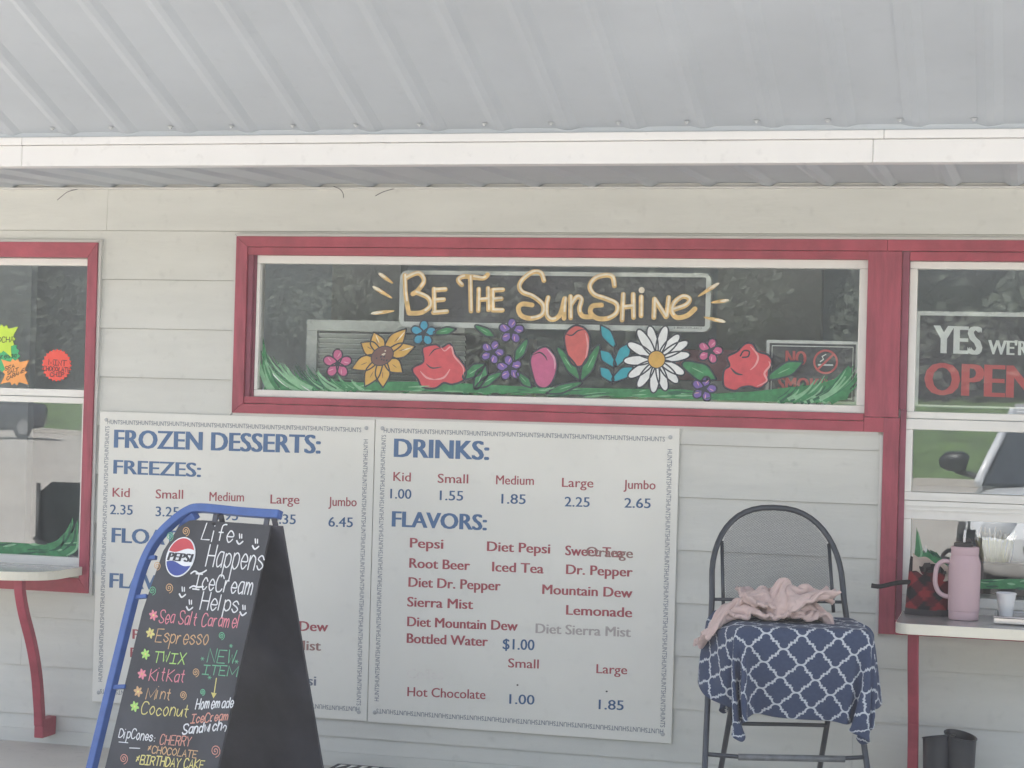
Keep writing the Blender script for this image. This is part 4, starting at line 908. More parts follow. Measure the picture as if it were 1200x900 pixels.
COVER = [-180,-422,306,-169,-416,325,-168,-402,343,-173,-386,360,-178,-371,376,-175,-358,393,-163,-363,405,-164,-382,410,-170,-402,414,-175,-422,419,-180,-442,
423,-186,-461,428,-181,-477,433,-169,-465,437,-169,-443,438,-166,-420,441,-154,-401,444,-143,-381,448,-122,-372,449,-101,-379,445,-80,-386,441,-59,
-390,438,-37,-393,436,-16,-395,434,6,-395,432,28,-394,431,50,-393,430,73,-392,429,97,-393,427,119,-400,425,132,-418,420,147,-427,417,158,-411,417,165,
-391,418,183,-390,414,180,-409,406,166,-424,400,150,-436,395,151,-451,384,168,-449,373,185,-451,360,202,-454,347,218,-446,334,221,-428,322,213,-410,
310,202,-394,297,-195,-428,319,-181,-426,338,-173,-417,357,-176,-402,374,-180,-387,390,-182,-372,406,-173,-365,422,-163,-378,430,-168,-397,435,-176,
-416,439,-181,-436,443,-188,-456,448,-187,-473,453,-176,-466,456,-172,-444,458,-168,-422,461,-155,-404,465,-142,-385,468,-120,-380,468,-99,-388,464,
-78,-394,460,-57,-397,458,-36,-399,456,-14,-401,454,7,-402,452,29,-401,451,51,-400,450,74,-398,449,98,-398,448,120,-403,445,133,-421,441,149,-430,437,
160,-413,438,168,-395,438,185,-397,434,180,-415,426,165,-429,420,153,-444,413,161,-456,402,179,-454,390,197,-456,377,213,-452,364,220,-436,352,215,
-417,339,204,-402,327,192,-387,314,-210,-425,333,-197,-432,351,-183,-430,369,-179,-417,387,-183,-402,403,-186,-388,419,-184,-375,435,-171,-374,449,
-167,-393,455,-175,-411,459,-182,-431,464,-189,-450,468,-191,-469,473,-176,-468,476,-171,-447,479,-169,-425,482,-155,-407,485,-141,-389,489,-119,-388,
487,-98,-396,483,-77,-402,480,-55,-404,477,-34,-406,475,-13,-407,474,9,-408,472,30,-407,471,52,-406,470,75,-405,469,98,-403,468,121,-407,466,135,-423,
462,151,-433,458,162,-416,458,171,-399,459,187,-404,453,178,-421,446,163,-434,440,158,-452,431,172,-460,419,190,-459,407,208,-458,394,220,-444,381,
217,-425,369,206,-409,356,194,-394,343,186,-376,331,-215,-412,348,-211,-427,364,-198,-435,381,-187,-431,400,-185,-418,417,-188,-404,433,-190,-389,449,
-183,-379,464,-171,-389,474,-172,-408,480,-182,-426,484,-189,-445,488,-194,-465,493,-179,-470,497,-172,-450,500,-171,-427,503,-155,-410,506,-140,-394,
509,-118,-396,506,-97,-405,502,-75,-409,499,-54,-411,497,-32,-413,495,-11,-413,494,10,-414,492,32,-413,491,54,-412,490,76,-411,489,99,-408,488,121,
-410,486,136,-426,482,153,-436,479,164,-419,479,174,-403,479,188,-412,473,177,-427,466,163,-442,460,167,-458,449,183,-462,437,202,-461,424,217,-451,
411,219,-433,399,209,-417,386,197,-402,373,190,-383,360,194,-367,347,-206,-401,363,-215,-415,379,-213,-431,395,-201,-438,412,-190,-433,430,-190,-419,
446,-193,-405,462,-193,-392,478,-181,-388,492,-172,-403,500,-181,-422,504,-190,-440,509,-196,-460,513,-182,-470,517,-173,-452,520,-172,-430,524,-156,
-413,527,-139,-400,529,-117,-405,525,-96,-413,521,-74,-416,519,-52,-418,517,-31,-419,515,-9,-419,514,12,-419,512,33,-419,511,55,-418,510,77,-417,509,
99,-414,508,122,-414,507,137,-429,503,154,-439,499,166,-422,499,178,-408,499,189,-419,492,176,-434,486,166,-451,478,177,-463,466,195,-464,454,212,
-458,441,220,-441,429,212,-424,416,200,-409,403,192,-391,390,196,-375,376,207,-374,359,-194,-393,377,-205,-405,394,-216,-418,410,-214,-433,426,-203,
-441,443,-194,-435,460,-194,-421,476,-197,-407,492,-191,-395,507,-177,-399,519,-179,-418,525,-189,-436,529,-196,-456,533,-186,-470,538,-174,-455,541,
-173,-433,544,-156,-417,547,-138,-406,549,-117,-414,544,-95,-420,541,-73,-423,539,-51,-424,537,-29,-425,535,-7,-425,534,14,-425,532,35,-424,531,57,
-423,530,78,-422,529,100,-419,528,123,-418,527,139,-433,523,156,-441,520,167,-424,520,182,-413,519,189,-427,512,175,-442,505,173,-459,496,189,-466,
484,207,-463,471,218,-450,459,215,-432,446,203,-417,433,196,-399,421,197,-382,407,208,-381,389,213,-391,369,-191,-379,392,-196,-394,408,-205,-409,425,
-215,-422,441,-216,-436,456,-206,-443,473,-198,-436,490,-198,-422,506,-199,-408,521,-189,-401,537,-179,-415,545,-186,-433,550,-196,-452,554,-189,-469,
558,-175,-458,562,-174,-436,565,-157,-421,568,-137,-413,568,-116,-422,564,-95,-427,561,-72,-429,559,-50,-430,557,-27,-430,555,-6,-430,554,16,-430,553,
37,-429,551,58,-429,550,80,-428,549,102,-425,549,124,-423,548,141,-436,544,158,-443,541,169,-426,541,185,-419,539,188,-435,531,177,-451,524,183,-466,
513,201,-466,501,216,-457,489,217,-440,476,207,-424,464,200,-406,451,199,-390,437,209,-388,419,215,-398,399,221,-407,380,-193,-364,406,-197,-380,423,
-200,-396,440,-206,-411,456,-217,-424,472,-218,-439,487,-208,-446,504,-201,-437,520,-202,-423,536,-200,-410,551,-186,-413,564,-184,-431,570,-195,-449,
575,-193,-468,579,-177,-461,583,-175,-438,586,-158,-424,588,-137,-421,588,-116,-430,583,-94,-434,580,-71,-435,579,-48,-435,577,-26,-435,576,-4,-435,
574,18,-435,573,39,-435,572,60,-434,570,82,-433,569,103,-430,569,125,-427,568,142,-439,564,161,-445,561,171,-427,562,188,-425,558,186,-443,550,181,
-460,542,195,-469,530,211,-462,518,219,-447,506,210,-432,494,202,-414,481,199,-398,468,210,-396,450,215,-405,430,223,-414,410,233,-417,392,-185,-354,
421,-194,-366,438,-201,-381,454,-204,-397,471,-209,-413,487,-217,-427,503,-219,-441,518,-211,-447,534,-205,-438,550,-205,-424,566,-196,-416,581,-185,
-427,590,-192,-446,595,-196,-465,599,-179,-464,603,-175,-442,607,-158,-427,609,-136,-429,607,-116,-437,603,-93,-440,600,-70,-440,599,-47,-440,597,-24,
-440,596,-2,-440,595,20,-440,593,41,-439,592,62,-439,591,83,-438,590,105,-435,589,126,-432,588,145,-443,585,163,-447,582,174,-429,582,190,-433,577,
185,-451,569,190,-466,559,207,-467,547,217,-454,535,213,-438,523,204,-422,511,202,-406,498,211,-403,481,217,-412,461,225,-419,441,236,-417,423,241,
-407,406,-169,-355,434,-182,-360,452,-195,-369,470,-204,-383,486,-209,-399,502,-212,-414,518,-218,-428,533,-222,-442,548,-213,-449,564,-207,-439,580,
-205,-426,596,-192,-424,609,-190,-442,616,-197,-462,620,-182,-466,624,-175,-445,627,-158,-432,629,-136,-438,626,-115,-444,622,-92,-445,621,-69,-445,
619,-46,-445,618,-23,-445,616,0,-444,615,22,-444,614,43,-444,612,64,-443,611,85,-442,610,106,-440,609,128,-437,609,147,-447,605,165,-448,603,178,-432,
603,191,-441,596,187,-460,588,201,-469,576,217,-460,564,215,-444,553,207,-428,540,202,-413,528,213,-410,511,218,-419,491,228,-424,472,240,-419,454,
240,-405,437,235,-392,419,-156,-358,446,-166,-366,464,-179,-372,482,-191,-378,500,-202,-387,517,-210,-400,533,-215,-414,548,-220,-428,563,-222,-442,
578,-216,-450,594,-210,-441,610,-203,-429,625,-192,-438,636,-197,-458,641,-185,-468,644,-175,-448,648,-157,-439,649,-136,-446,645,-114,-450,642,-91,
-450,641,-68,-449,640,-45,-449,638,-22,-449,637,1,-448,635,23,-448,634,44,-448,633,65,-447,632,86,-446,631,108,-445,630,130,-441,629,149,-450,626,167,
-449,624,182,-435,623,191,-449,615,195,-467,605,211,-465,593,217,-449,582,208,-434,570,205,-420,557,214,-418,540,221,-425,521,231,-426,503,239,-417,
485,240,-404,468,236,-390,450,232,-377,433,-163,-346,456,-162,-356,476,-165,-369,495,-174,-380,512,-186,-388,529,-198,-393,547,-208,-401,563,-216,
-413,578,-221,-427,592,-224,-441,608,-218,-451,623,-211,-442,639,-200,-437,654,-197,-454,661,-189,-469,665,-176,-452,668,-156,-445,669,-135,-453,665,
-113,-455,663,-90,-453,662,-67,-453,660,-44,-452,659,-21,-452,658,1,-452,656,23,-452,655,45,-451,653,66,-451,652,88,-450,651,109,-449,650,131,-446,
649,152,-452,647,169,-450,645,186,-440,643,193,-458,634,205,-469,623,215,-456,611,210,-440,599,207,-426,586,215,-426,569,224,-432,551,235,-428,533,
240,-416,516,238,-402,499,234,-389,481,228,-378,464,219,-371,445,-184,-348,459,-181,-353,481,-179,-359,502,-177,-368,523,-178,-378,541,-183,-390,558,
-192,-399,574,-202,-406,590,-212,-416,606,-219,-427,622,-223,-441,637,-219,-451,653,-210,-445,669,-197,-451,681,-193,-468,686,-176,-455,689,-156,-453,
688,-134,-458,685,-112,-457,684,-90,-456,682,-67,-456,681,-44,-455,680,-21,-455,678,1,-455,677,23,-455,675,45,-455,674,67,-454,673,89,-454,672,110,
-453,670,132,-451,670,154,-455,667,171,-452,665,189,-446,662,199,-464,653,213,-463,641,212,-446,628,208,-432,615,219,-432,598,228,-435,580,236,-426,
563,237,-414,546,233,-402,529,226,-392,511,218,-385,492,210,-381,472,202,-379,452,-204,-348,462,-202,-355,483,-199,-362,504,-197,-367,525,-194,-372,
546,-192,-378,566,-191,-386,585,-192,-397,602,-197,-409,618,-205,-420,634,-215,-429,651,-222,-441,668,-220,-451,684,-205,-451,699,-196,-466,706,-176,
-459,709,-156,-461,707,-134,-460,706,-112,-459,704,-89,-458,703,-67,-458,702,-44,-458,700,-22,-458,699,1,-458,698,24,-458,696,46,-458,695,68,-458,693,
90,-457,692,112,-456,691,134,-455,690,156,-457,688,174,-454,686,193,-453,681,206,-465,671,214,-452,659,212,-439,645,222,-439,628,232,-435,610,236,
-424,593,232,-412,575,225,-403,557,216,-397,538,208,-394,519,200,-392,499,192,-390,479,183,-386,460,-223,-340,467,-221,-350,487,-220,-359,507,-217,
-367,527,-215,-373,547,-212,-379,567,-210,-384,587,-207,-390,607,-204,-397,627,-202,-407,646,-205,-419,664,-211,-431,681,-219,-442,699,-217,-453,717,
-199,-461,727,-177,-462,729,-155,-459,728,-133,-459,726,-111,-459,725,-89,-459,724,-67,-459,723,-44,-460,721,-22,-460,720,1,-460,718,24,-460,717,46,
-460,716,69,-460,714,91,-460,713,113,-460,712,135,-458,710,157,-460,709,177,-457,706,198,-459,701,211,-458,690,211,-447,675,224,-442,658,233,-435,640,
231,-423,622,223,-415,603,214,-410,584,206,-407,564,198,-404,544,190,-400,525,182,-395,506,175,-388,487,169,-381,468,-239,-329,473,-239,-341,492,-238,
-351,511,-236,-359,531,-234,-367,551,-232,-374,570,-229,-381,590,-227,-388,610,-224,-395,630,-222,-402,651,-218,-410,672,-216,-419,692,-216,-428,712,
-219,-441,733,-201,-448,745,-177,-449,746,-154,-450,745,-132,-450,744,-110,-451,744,-88,-452,743,-66,-453,742,-44,-454,741,-21,-455,740,1,-455,739,24,
-456,737,47,-457,736,70,-457,735,93,-457,733,115,-458,732,137,-458,731,160,-460,730,182,-460,728,203,-460,721,215,-453,705,225,-444,689,227,-434,671,
221,-427,651,212,-421,631,204,-416,611,197,-409,591,191,-401,572,187,-394,552,184,-386,533,182,-379,513,181,-373,493,180,-368,472,-256,-318,479,-255,
-329,498,-248,-335,517,-245,-343,537,-243,-350,557,-241,-358,577,-239,-365,597,-237,-373,617,-234,-380,637,-232,-388,658,-228,-396,679,-225,-403,701,
-224,-412,722,-217,-420,740,-198,-426,751,-175,-428,751,-152,-430,751,-130,-431,751,-108,-433,751,-87,-434,751,-65,-435,750,-43,-437,750,-21,-438,750,
2,-439,750,25,-440,750,48,-442,749,71,-443,749,94,-444,748,117,-445,748,140,-447,748,162,-448,747,186,-451,747,208,-450,740,218,-444,720,219,-432,701,
212,-427,680,207,-418,660,203,-409,640,201,-401,618,201,-394,597,201,-388,576,201,-383,555,201,-379,534,201,-376,513,201,-373,492,201,-369,471,-271,
-305,485,-265,-312,504,-255,-316,523,-250,-323,543,-248,-331,563,-246,-338,584,-243,-346,604,-240,-354,625,-238,-361,645,-236,-369,666,-234,-377,688,
-233,-386,709,-226,-394,728,-214,-401,745,-194,-405,751,-171,-407,751,-149,-409,750,-128,-410,750,-106,-412,750,-85,-413,749,-63,-414,749,-41,-416,
749,-19,-417,749,3,-418,749,26,-420,749,50,-421,749,73,-422,749,96,-424,750,119,-425,750,141,-426,750,163,-427,751,186,-428,750,209,-429,747,220,-424,
729,220,-419,707,220,-414,686,220,-408,664,221,-403,642,221,-398,619,221,-394,597,221,-390,575,222,-386,553,222,-382,532,222,-378,511,222,-373,490,
222,-368,470,-283,-290,492,-274,-295,512,-263,-298,530,-256,-304,550,-252,-312,570,-250,-319,591,-247,-327,612,-245,-335,633,-244,-343,654,-242,-351,
675,-241,-360,696,-234,-367,717,-230,-376,736,-211,-381,746,-190,-384,752,-168,-386,751,-146,-388,750,-125,-390,750,-104,-391,750,-82,-392,749,-61,
-394,749,-40,-395,749,-17,-396,749,5,-398,749,28,-399,749,51,-400,749,75,-402,749,98,-403,749,121,-404,750,143,-405,750,165,-406,751,186,-407,752,208,
-408,749,225,-406,732,232,-404,712,236,-402,689,238,-399,666,239,-397,643,241,-394,620,241,-391,597,242,-387,575,242,-383,553,242,-379,532,242,-375,
511,243,-372,490,243,-367,469,-288,-271,499,-282,-277,519,-272,-281,538,-262,-286,558,-257,-293,578,-253,-300,599,-251,-308,620,-250,-317,641,-248,
-325,662,-247,-333,683,-244,-341,704,-243,-350,725,-227,-356,738,-208,-360,747,-187,-363,753,-165,-365,750,-144,-367,750,-123,-369,750,-101,-370,749,
-80,-372,749,-59,-373,749,-37,-374,749,-15,-376,749,7,-377,749,30,-378,749,53,-379,749,77,-381,749,100,-382,749,122,-383,749,145,-384,750,166,-385,
750,188,-386,750,209,-387,749,223,-385,732,229,-384,712,232,-381,691,237,-379,668,241,-376,645,245,-374,623,248,-372,600,251,-369,577,253,-367,555,
255,-364,533,257,-361,512,258,-358,491,258,-354,470,-292,-251,506,-287,-258,527,-281,-264,547,-270,-269,566,-261,-274,586,-257,-281,607,-255,-290,628,
-254,-298,649,-252,-306,671,-249,-314,692,-251,-323,712,-244,-331,731,-223,-336,737,-205,-339,750,-185,-342,753,-163,-344,750,-142,-346,751,-120,-348,
750,-99,-350,749,-77,-351,750,-56,-352,749,-35,-354,749,-13,-355,749,10,-356,749,32,-357,749,56,-359,749,79,-360,749,102,-361,749,124,-362,749,146,
-363,750,168,-364,750,190,-365,750,210,-365,750,222,-365,732,232,-363,714,230,-361,692,234,-358,670,238,-356,647,242,-353,624,248,-351,602,252,-348,
579,256,-346,557,260,-344,536,262,-341,514,267,-339,493,268,-336,473,-294,-232,513,-291,-239,534,-284,-245,555,-278,-252,575,-268,-257,595,-261,-263,
615,-259,-271,636,-257,-279,658,-255,-287,679,-255,-295,700,-255,-304,720,-241,-310,732,-220,-315,737,-204,-319,752,-183,-321,752,-161,-323,752,-140,
-325,750,-118,-327,750,-97,-329,750,-75,-330,751,-54,-332,750,-32,-333,750,-10,-334,750,12,-335,749,35,-337,749,57,-338,749,81,-339,749,104,-340,749,
126,-341,749,148,-343,750,170,-343,751,191,-344,750,212,-344,750,222,-344,733,233,-342,716,232,-340,694,232,-338,672,237,-335,649,242,-333,627,246,
-330,604,251,-328,581,256,-325,559,259,-323,537,264,-321,516,272,-320,496,277,-317,476,-296,-213,521,-294,-220,542,-290,-227,563,-282,-233,583,-276,
-239,604,-267,-245,624,-262,-252,645,-260,-260,666,-259,-268,686,-261,-277,707,-256,-285,726,-237,-290,731,-218,-294,738,-203,-298,753,-182,-300,751,
-160,-302,752,-139,-305,750,-117,-306,750,-95,-308,752,-73,-310,751,-52,-311,751,-30,-312,751,-8,-313,750,14,-314,749,36,-316,749,59,-317,749,82,-318,
749,105,-319,749,128,-321,749,150,-322,751,171,-322,752,193,-323,750,213,-323,750,223,-323,734,234,-322,718,233,-319,696,232,-317,674,237,-315,651,
245,-312,629,247,-309,606,251,-307,583,255,-304,561,261,-302,540,268,-301,519,278,-300,500,284,-298,480,-295,-193,528,-295,-200,550,-293,-208,571,
-288,-215,591,-280,-220,612,-274,-227,632,-266,-233,652,-263,-241,673,-263,-249,694,-265,-257,714,-255,-264,731,-234,-269,731,-217,-273,741,-202,-276,
754,-181,-279,751,-159,-282,753,-138,-284,750,-115,-286,751,-94,-288,753,-72,-289,751,-50,-290,751,-29,-291,750,-7,-292,750,15,-294,749,38,-295,749,
60,-296,749,83,-297,749,106,-299,749,129,-300,749,151,-301,751,173,-302,753,194,-302,750,214,-302,750,223,-302,735,235,-301,720,234,-298,698,233,-296,
676,239,-294,654,246,-292,632,248,-289,609,252,-286,586,259,-284,564,268,-283,544,278,-283,525,286,-281,505,289,-278,485,-291,-174,536,-294,-181,557,
-294,-188,578,-292,-196,599,-287,-203,620,-279,-208,640,-272,-214,660,-267,-221,681,-267,-229,701,-267,-238,721,-253,-244,734,-232,-248,732,-216,-252,
743,-202,-255,754,-181,-258,752,-159,-261,754,-137,-263,752,-115,-266,753,-93,-267,752,-71,-269,751,-49,-270,750,-28,-271,750,-6,-272,749,16,-273,749,
38,-274,749,61,-275,749,84,-276,749,107,-278,749,130,-279,750,152,-280,751,174,-281,755,194,-281,751,215,-280,749,223,-280,735,235,-280,721,235,-278,
700,237,-276,678,244,-274,658,247,-271,635,250,-268,612,258,-267,590,269,-267,570,279,-267,551,287,-265,531,288,-262,510,287,-258,489,-275,-168,543,
-282,-168,564,-288,-171,585,-291,-177,606,-290,-184,628,-286,-190,648,-278,-196,668,-271,-202,688,-269,-210,708,-269,-218,729,-250,-223,736,-229,-227,
734,-214,-231,746,-202,-234,754,-180,-237,754,-158,-240,756,-137,-243,756,-116,-246,751,-93,-247,750,-71,-248,750,-49,-249,750,-27,-250,749,-5,-251,
749,17,-252,749,39,-253,749,61,-254,749,84,-255,749,107,-257,750,130,-258,750,153,-259,750,174,-260,755,195,-260,752,215,-259,749,224,-259,735,236,
-259,723,236,-257,702,246,-257,683,248,-254,661,249,-251,638,258,-250,617,270,-252,597,281,-253,578,286,-249,557,286,-245,535,284,-242,514,283,-238,
494,-259,-181,547,-264,-179,568,-269,-175,590,-274,-173,612,-279,-171,633,-282,-173,655,-283,-178,675,-278,-184,696,-273,-191,716,-270,-198,736,-249,
-205,738,-226,-208,739,-212,-210,749,-201,-213,756,-179,-216,757,-159,-221,756,-139,-224,750,-116,-225,751,-93,-226,750,-70,-227,750,-48,-228,750,-26,
-229,749,-4,-230,749,17,-231,749,39,-232,749,62,-233,749,84,-235,750,107,-236,750,131,-237,750,154,-238,751,176,-239,754,196,-239,754,215,-238,747,
223,-238,734,237,-237,724,242,-238,705,251,-238,687,252,-235,665,261,-235,645,273,-237,625,282,-237,604,284,-233,583,284,-229,561,282,-225,540,281,
-221,519,282,-218,498,-244,-173,549,-247,-174,571,-250,-174,593,-255,-175,616,-259,-173,638,-264,-171,659,-269,-169,681,-276,-165,702,-271,-172,721,
-273,-179,742,-253,-193,749,-226,-191,744,-211,-191,751,-199,-193,763,-179,-196,758,-162,-203,750,-139,-203,750,-116,-204,750,-93,-205,750,-70,-206,
750,-48,-207,750,-26,-208,750,-4,-209,750,18,-210,750,40,-211,751,62,-212,751,85,-214,751,108,-215,751,131,-216,751,154,-217,752,177,-218,754,200,
-219,756,213,-218,743,221,-216,733,236,-219,727,252,-223,712,253,-218,691,264,-221,672,276,-224,653,282,-221,631,281,-217,609,280,-213,586,281,-209,
565,280,-205,544,281,-201,523,283,-197,502,-242,-152,549,-245,-153,571,-248,-154,594,-253,-154,615,-255,-155,638,-258,-156,660,-261,-156,682,-264,
-158,703,-268,-154,722,-267,-156,740,-264,-174,758,-233,-188,764,-214,-179,754,-200,-175,755,-184,-182,754,-162,-183,755,-139,-183,755,-116,-184,755,
-93,-185,755,-70,-186,754,-47,-187,753,-25,-189,753,-3,-190,753,19,-191,753,41,-192,753,63,-193,753,85,-194,753,109,-196,753,132,-197,753,155,-198,
754,178,-199,755,200,-199,754,216,-201,745,236,-209,742,237,-204,727,255,-209,713,268,-210,699,277,-207,679,279,-205,658,278,-201,635,278,-197,613,
279,-193,591,281,-189,569,283,-185,548,286,-181,527,287,-177,506,-236,-132,551,-237,-134,573,-239,-136,596,-244,-138,618,-250,-139,640,-256,-138,662,
-256,-140,684,-257,-143,705,-253,-144,721,-250,-142,737,-261,-143,763,-244,-171,783,-210,-172,772,-204,-160,756,-185,-163,753,-163,-163,751,-140,-164,
751,-116,-164,751,-93,-165,750,-69,-166,750,-47,-167,750,-24,-168,751,-2,-169,751,20,-171,752,42,-173,753,64,-175,755,87,-178,757,110,-180,759,133,
-182,760,156,-183,761,179,-185,761,200,-189,760,216,-190,753,238,-187,742,263,-200,734,268,-196,715,279,-193,703,274,-191,683,277,-186,662,278,-181,
640,281,-177,617,283,-173,595,284,-169,573,284,-165,552,283,-161,531,281,-158,509,-247,-117,551,-246,-118,574,-245,-118,596,-243,-119,619,-243,-121,
641,-244,-124,663,-242,-130,685,-242,-137,706,-238,-145,723,-233,-130,731,-242,-134,748,-237,-132,767,-208,-150,776,-199,-147,759,-184,-143,752,-162,
-145,754,-139,-147,757,-116,-148,759,-93,-150,759,-70,-151,759,-47,-153,760,-24,-154,760,-2,-155,761,21,-156,761,43,-157,761,66,-158,761,89,-159,760,
112,-160,760,135,-162,759,158,-164,758,181,-166,757,199,-168,758,213,-169,751,218,-168,736,259,-174,727,274,-171,715,279,-169,703,269,-172,687,274,
-167,667,274,-164,644,272,-162,621,270,-161,598,268,-161,576,266,-162,554,265,-163,532,265,-165,511,-238,-100,552,-234,-103,573,-231,-108,595,-228,
-115,616,-229,-124,638,-231,-134,658,-235,-143,678,-237,-154,697,-225,-155,712,-227,-152,726,-217,-147,742,-223,-133,751,-211,-138,762,-196,-134,761,
-179,-129,763,-159,-126,755,-138,-127,752,-115,-129,751,-92,-131,751,-69,-132,751,-46,-134,751,-23,-135,751,0,-136,751,22,-137,751,45,-138,751,68,
-139,751,90,-140,752,113,-141,752,136,-142,753,159,-144,754,182,-145,754,203,-147,754,215,-147,742,221,-149,728,240,-159,720,263,-149,714,270,-151,
697,255,-160,688,258,-167,669,259,-171,646,260,-173,624,259,-175,601,257,-177,579,254,-179,556,256,-182,534,256,-184,512,-222,-105,547,-222,-114,568,
-224,-124,588,-228,-133,609,-231,-142,629,-232,-152,650,-230,-161,670,-223,-163,690,-220,-151,702,-221,-140,717,-221,-137,732,-212,-134,742,-215,-125,
753,-199,-116,761,-179,-112,765,-158,-111,764,-135,-111,761,-113,-110,757,-90,-111,753,-68,-112,752,-45,-113,750,-22,-115,750,1,-116,750,24,-117,750,
47,-118,750,69,-119,750,92,-120,750,115,-121,750,138,-122,751,160,-123,752,183,-124,752,205,-127,750,224,-131,743,236,-138,731,228,-140,714,241,-154,
708,251,-146,698,259,-147,680,254,-154,662,247,-163,643,244,-173,623,244,-182,602,245,-190,581,245,-195,559,245,-199,536,245,-202,514,-223,-123,539,
-225,-133,559,-229,-142,579,-232,-151,600,-232,-161,620,-227,-169,641,-218,-167,659,-211,-155,676,-212,-140,690,-222,-133,704,-227,-128,717,-220,-121,
732,-220,-108,744,-201,-99,750,-180,-97,751,-158,-95,752,-135,-93,753,-112,-92,754,-89,-92,754,-66,-92,753,-43,-93,752,-20,-94,751,3,-95,751,26,-96,
750,48,-97,750,71,-98,750,93,-99,750,116,-100,750,138,-101,750,161,-101,751,184,-103,750,206,-106,747,224,-113,737,237,-124,728,239,-138,713,238,-146,
698,237,-152,684,244,-139,671,254,-140,652,255,-147,633,249,-156,614,242,-166,594,236,-176,575,231,-187,555,229,-197,535,228,-207,514,-228,-142,530,
-230,-151,550,-233,-160,570,-232,-170,591,-225,-176,611,-214,-172,629,-208,-157,645,-207,-142,660,-215,-133,675,-229,-126,688,-220,-117,704,-226,-109,
716,-218,-96,728,-203,-84,736,-180,-82,737,-158,-81,737,-135,-81,737,-112,-81,737,-89,-81,737,-66,-81,737,-43,-81,737,-19,-81,738,4,-81,738,27,-81,
738,49,-82,738,72,-82,738,94,-83,739,116,-84,739,139,-84,739,161,-84,740,183,-85,740,206,-86,739,224,-96,729,227,-113,716,229,-126,701,234,-132,687,
222,-145,675,234,-149,659,239,-140,641,248,-136,623,255,-141,603,253,-152,584,246,-161,564,238,-171,545,232,-182,525,226,-193,506,-232,-160,521,-234,
-169,541,-231,-178,561,-221,-181,580,-211,-174,598,-204,-160,614,-204,-144,629,-212,-138,645,-220,-128,659,-215,-121,675,-217,-111,688,-222,-99,700,
-217,-85,711,-201,-81,716,-179,-78,717,-157,-78,716,-134,-79,716,-111,-79,716,-88,-79,716,-65,-79,716,-42,-79,717,-19,-79,717,4,-80,717,27,-80,717,49,
-80,717,71,-79,718,94,-79,718,116,-79,718,138,-79,719,160,-79,720,182,-80,720,204,-78,719,220,-88,712,231,-99,700,224,-113,688,226,-124,673,228,-134,
658,224,-149,644,233,-154,629,237,-146,612,241,-137,593,249,-136,574,252,-146,554,250,-157,534,244,-169,515,238,-179,495,-235,-179,512,-230,-187,531,
-218,-187,549,-207,-178,566,-200,-163,583,-200,-148,598,-209,-142,614,-216,-131,629,-212,-123,644,-206,-113,659,-217,-104,670,-223,-91,683,-217,-77,
692,-199,-83,695,-178,-80,696,-155,-74,696,-133,-76,695,-109,-78,695,-86,-78,695,-64,-79,696,-41,-79,696,-18,-79,696,5,-78,696,27,-78,696,49,-78,697,
71,-78,697,93,-77,697,114,-77,698,137,-77,698,159,-78,699,180,-81,699,201,-75,698,213,-87,693,231,-88,683,230,-104,671,217,-116,658,219,-128,643,225,
-139,628,220,-155,615,231,-160,600,232,-150,582,234,-138,564,242,-133,544,250,-140,524,251,-152,504,248,-165,484,-228,-193,501,-215,-190,518,-204,
-181,535,-198,-167,551,-198,-151,567,-207,-144,583,-213,-135,598,-210,-125,614,-202,-119,629,-212,-107,641,-217,-93,654,-227,-81,665,-214,-71,673,
-197,-82,674,-176,-81,675,-155,-75,675,-132,-72,675,-108,-73,675,-86,-75,675,-63,-76,675,-40,-76,675,-18,-76,675,4,-76,675,26,-76,676,48,-76,676,70,
-75,676,91,-76,676,113,-76,677,135,-75,677,157,-79,678,178,-80,678,198,-71,678,206,-86,674,225,-82,665,234,-93,653,224,-108,641,212,-120,628,214,-132,
613,220,-144,598,221,-159,585,229,-164,569,230,-154,552,229,-141,533,234,-133,514,242,-137,494,247,-147,474,-213,-193,487,-201,-184,504,-194,-171,520,
-195,-154,536,-206,-148,552,-215,-139,568,-208,-129,583,-196,-124,600,-203,-109,612,-209,-95,625,-223,-86,637,-228,-72,647,-210,-67,653,-196,-81,653,
-175,-83,654,-154,-75,654,-131,-71,654,-108,-70,654,-85,-71,654,-63,-72,654,-40,-73,654,-18,-73,654,3,-73,655,25,-73,655,47,-73,655,68,-73,655,90,-74,
656,111,-73,656,134,-74,657,156,-80,657,176,-77,657,195,-68,657,200,-85,654,218,-81,647,234,-82,636,231,-99,623,219,-113,610,207,-125,598,208,-138,
584,216,-148,568,217,-164,555,226,-169,538,226,-157,521,222,-144,503,226,-134,484,236,-134,464,-198,-187,473,-192,-174,489,-194,-158,504,-205,-149,
521,-216,-142,537,-208,-131,553,-194,-127,569,-196,-113,583,-204,-98,596,-216,-88,608,-230,-80,619,-225,-64,628,-206,-63,632,-194,-80,633,-174,-84,
633,-153,-75,633,-131,-70,633,-108,-69,633,-85,-68,633,-63,-69,634,-41,-70,634,-19,-71,634,2,-71,634,24,-71,634,45,-71,634,67,-72,635,88,-72,635,110,
-71,635,132,-74,636,154,-81,636,175,-75,637,192,-64,637,196,-83,634,211,-84,628,227,-74,618,234,-89,605,227,-105,593,213,-117,580,201,-129,568,204,
-141,553,212,-153,538,215,-168,524,224,-171,507,223,-160,490,218,-147,472,219,-135,454,-188,-177,458,-194,-162,473,-206,-152,489,-217,-145,506,-209,
-134,522,-194,-131,539,-191,-117,553,-199,-101,566,-210,-89,579,-228,-88,591,-233,-72,600,-221,-57,609,-202,-60,612,-192,-79,612,-173,-85,612,-153,
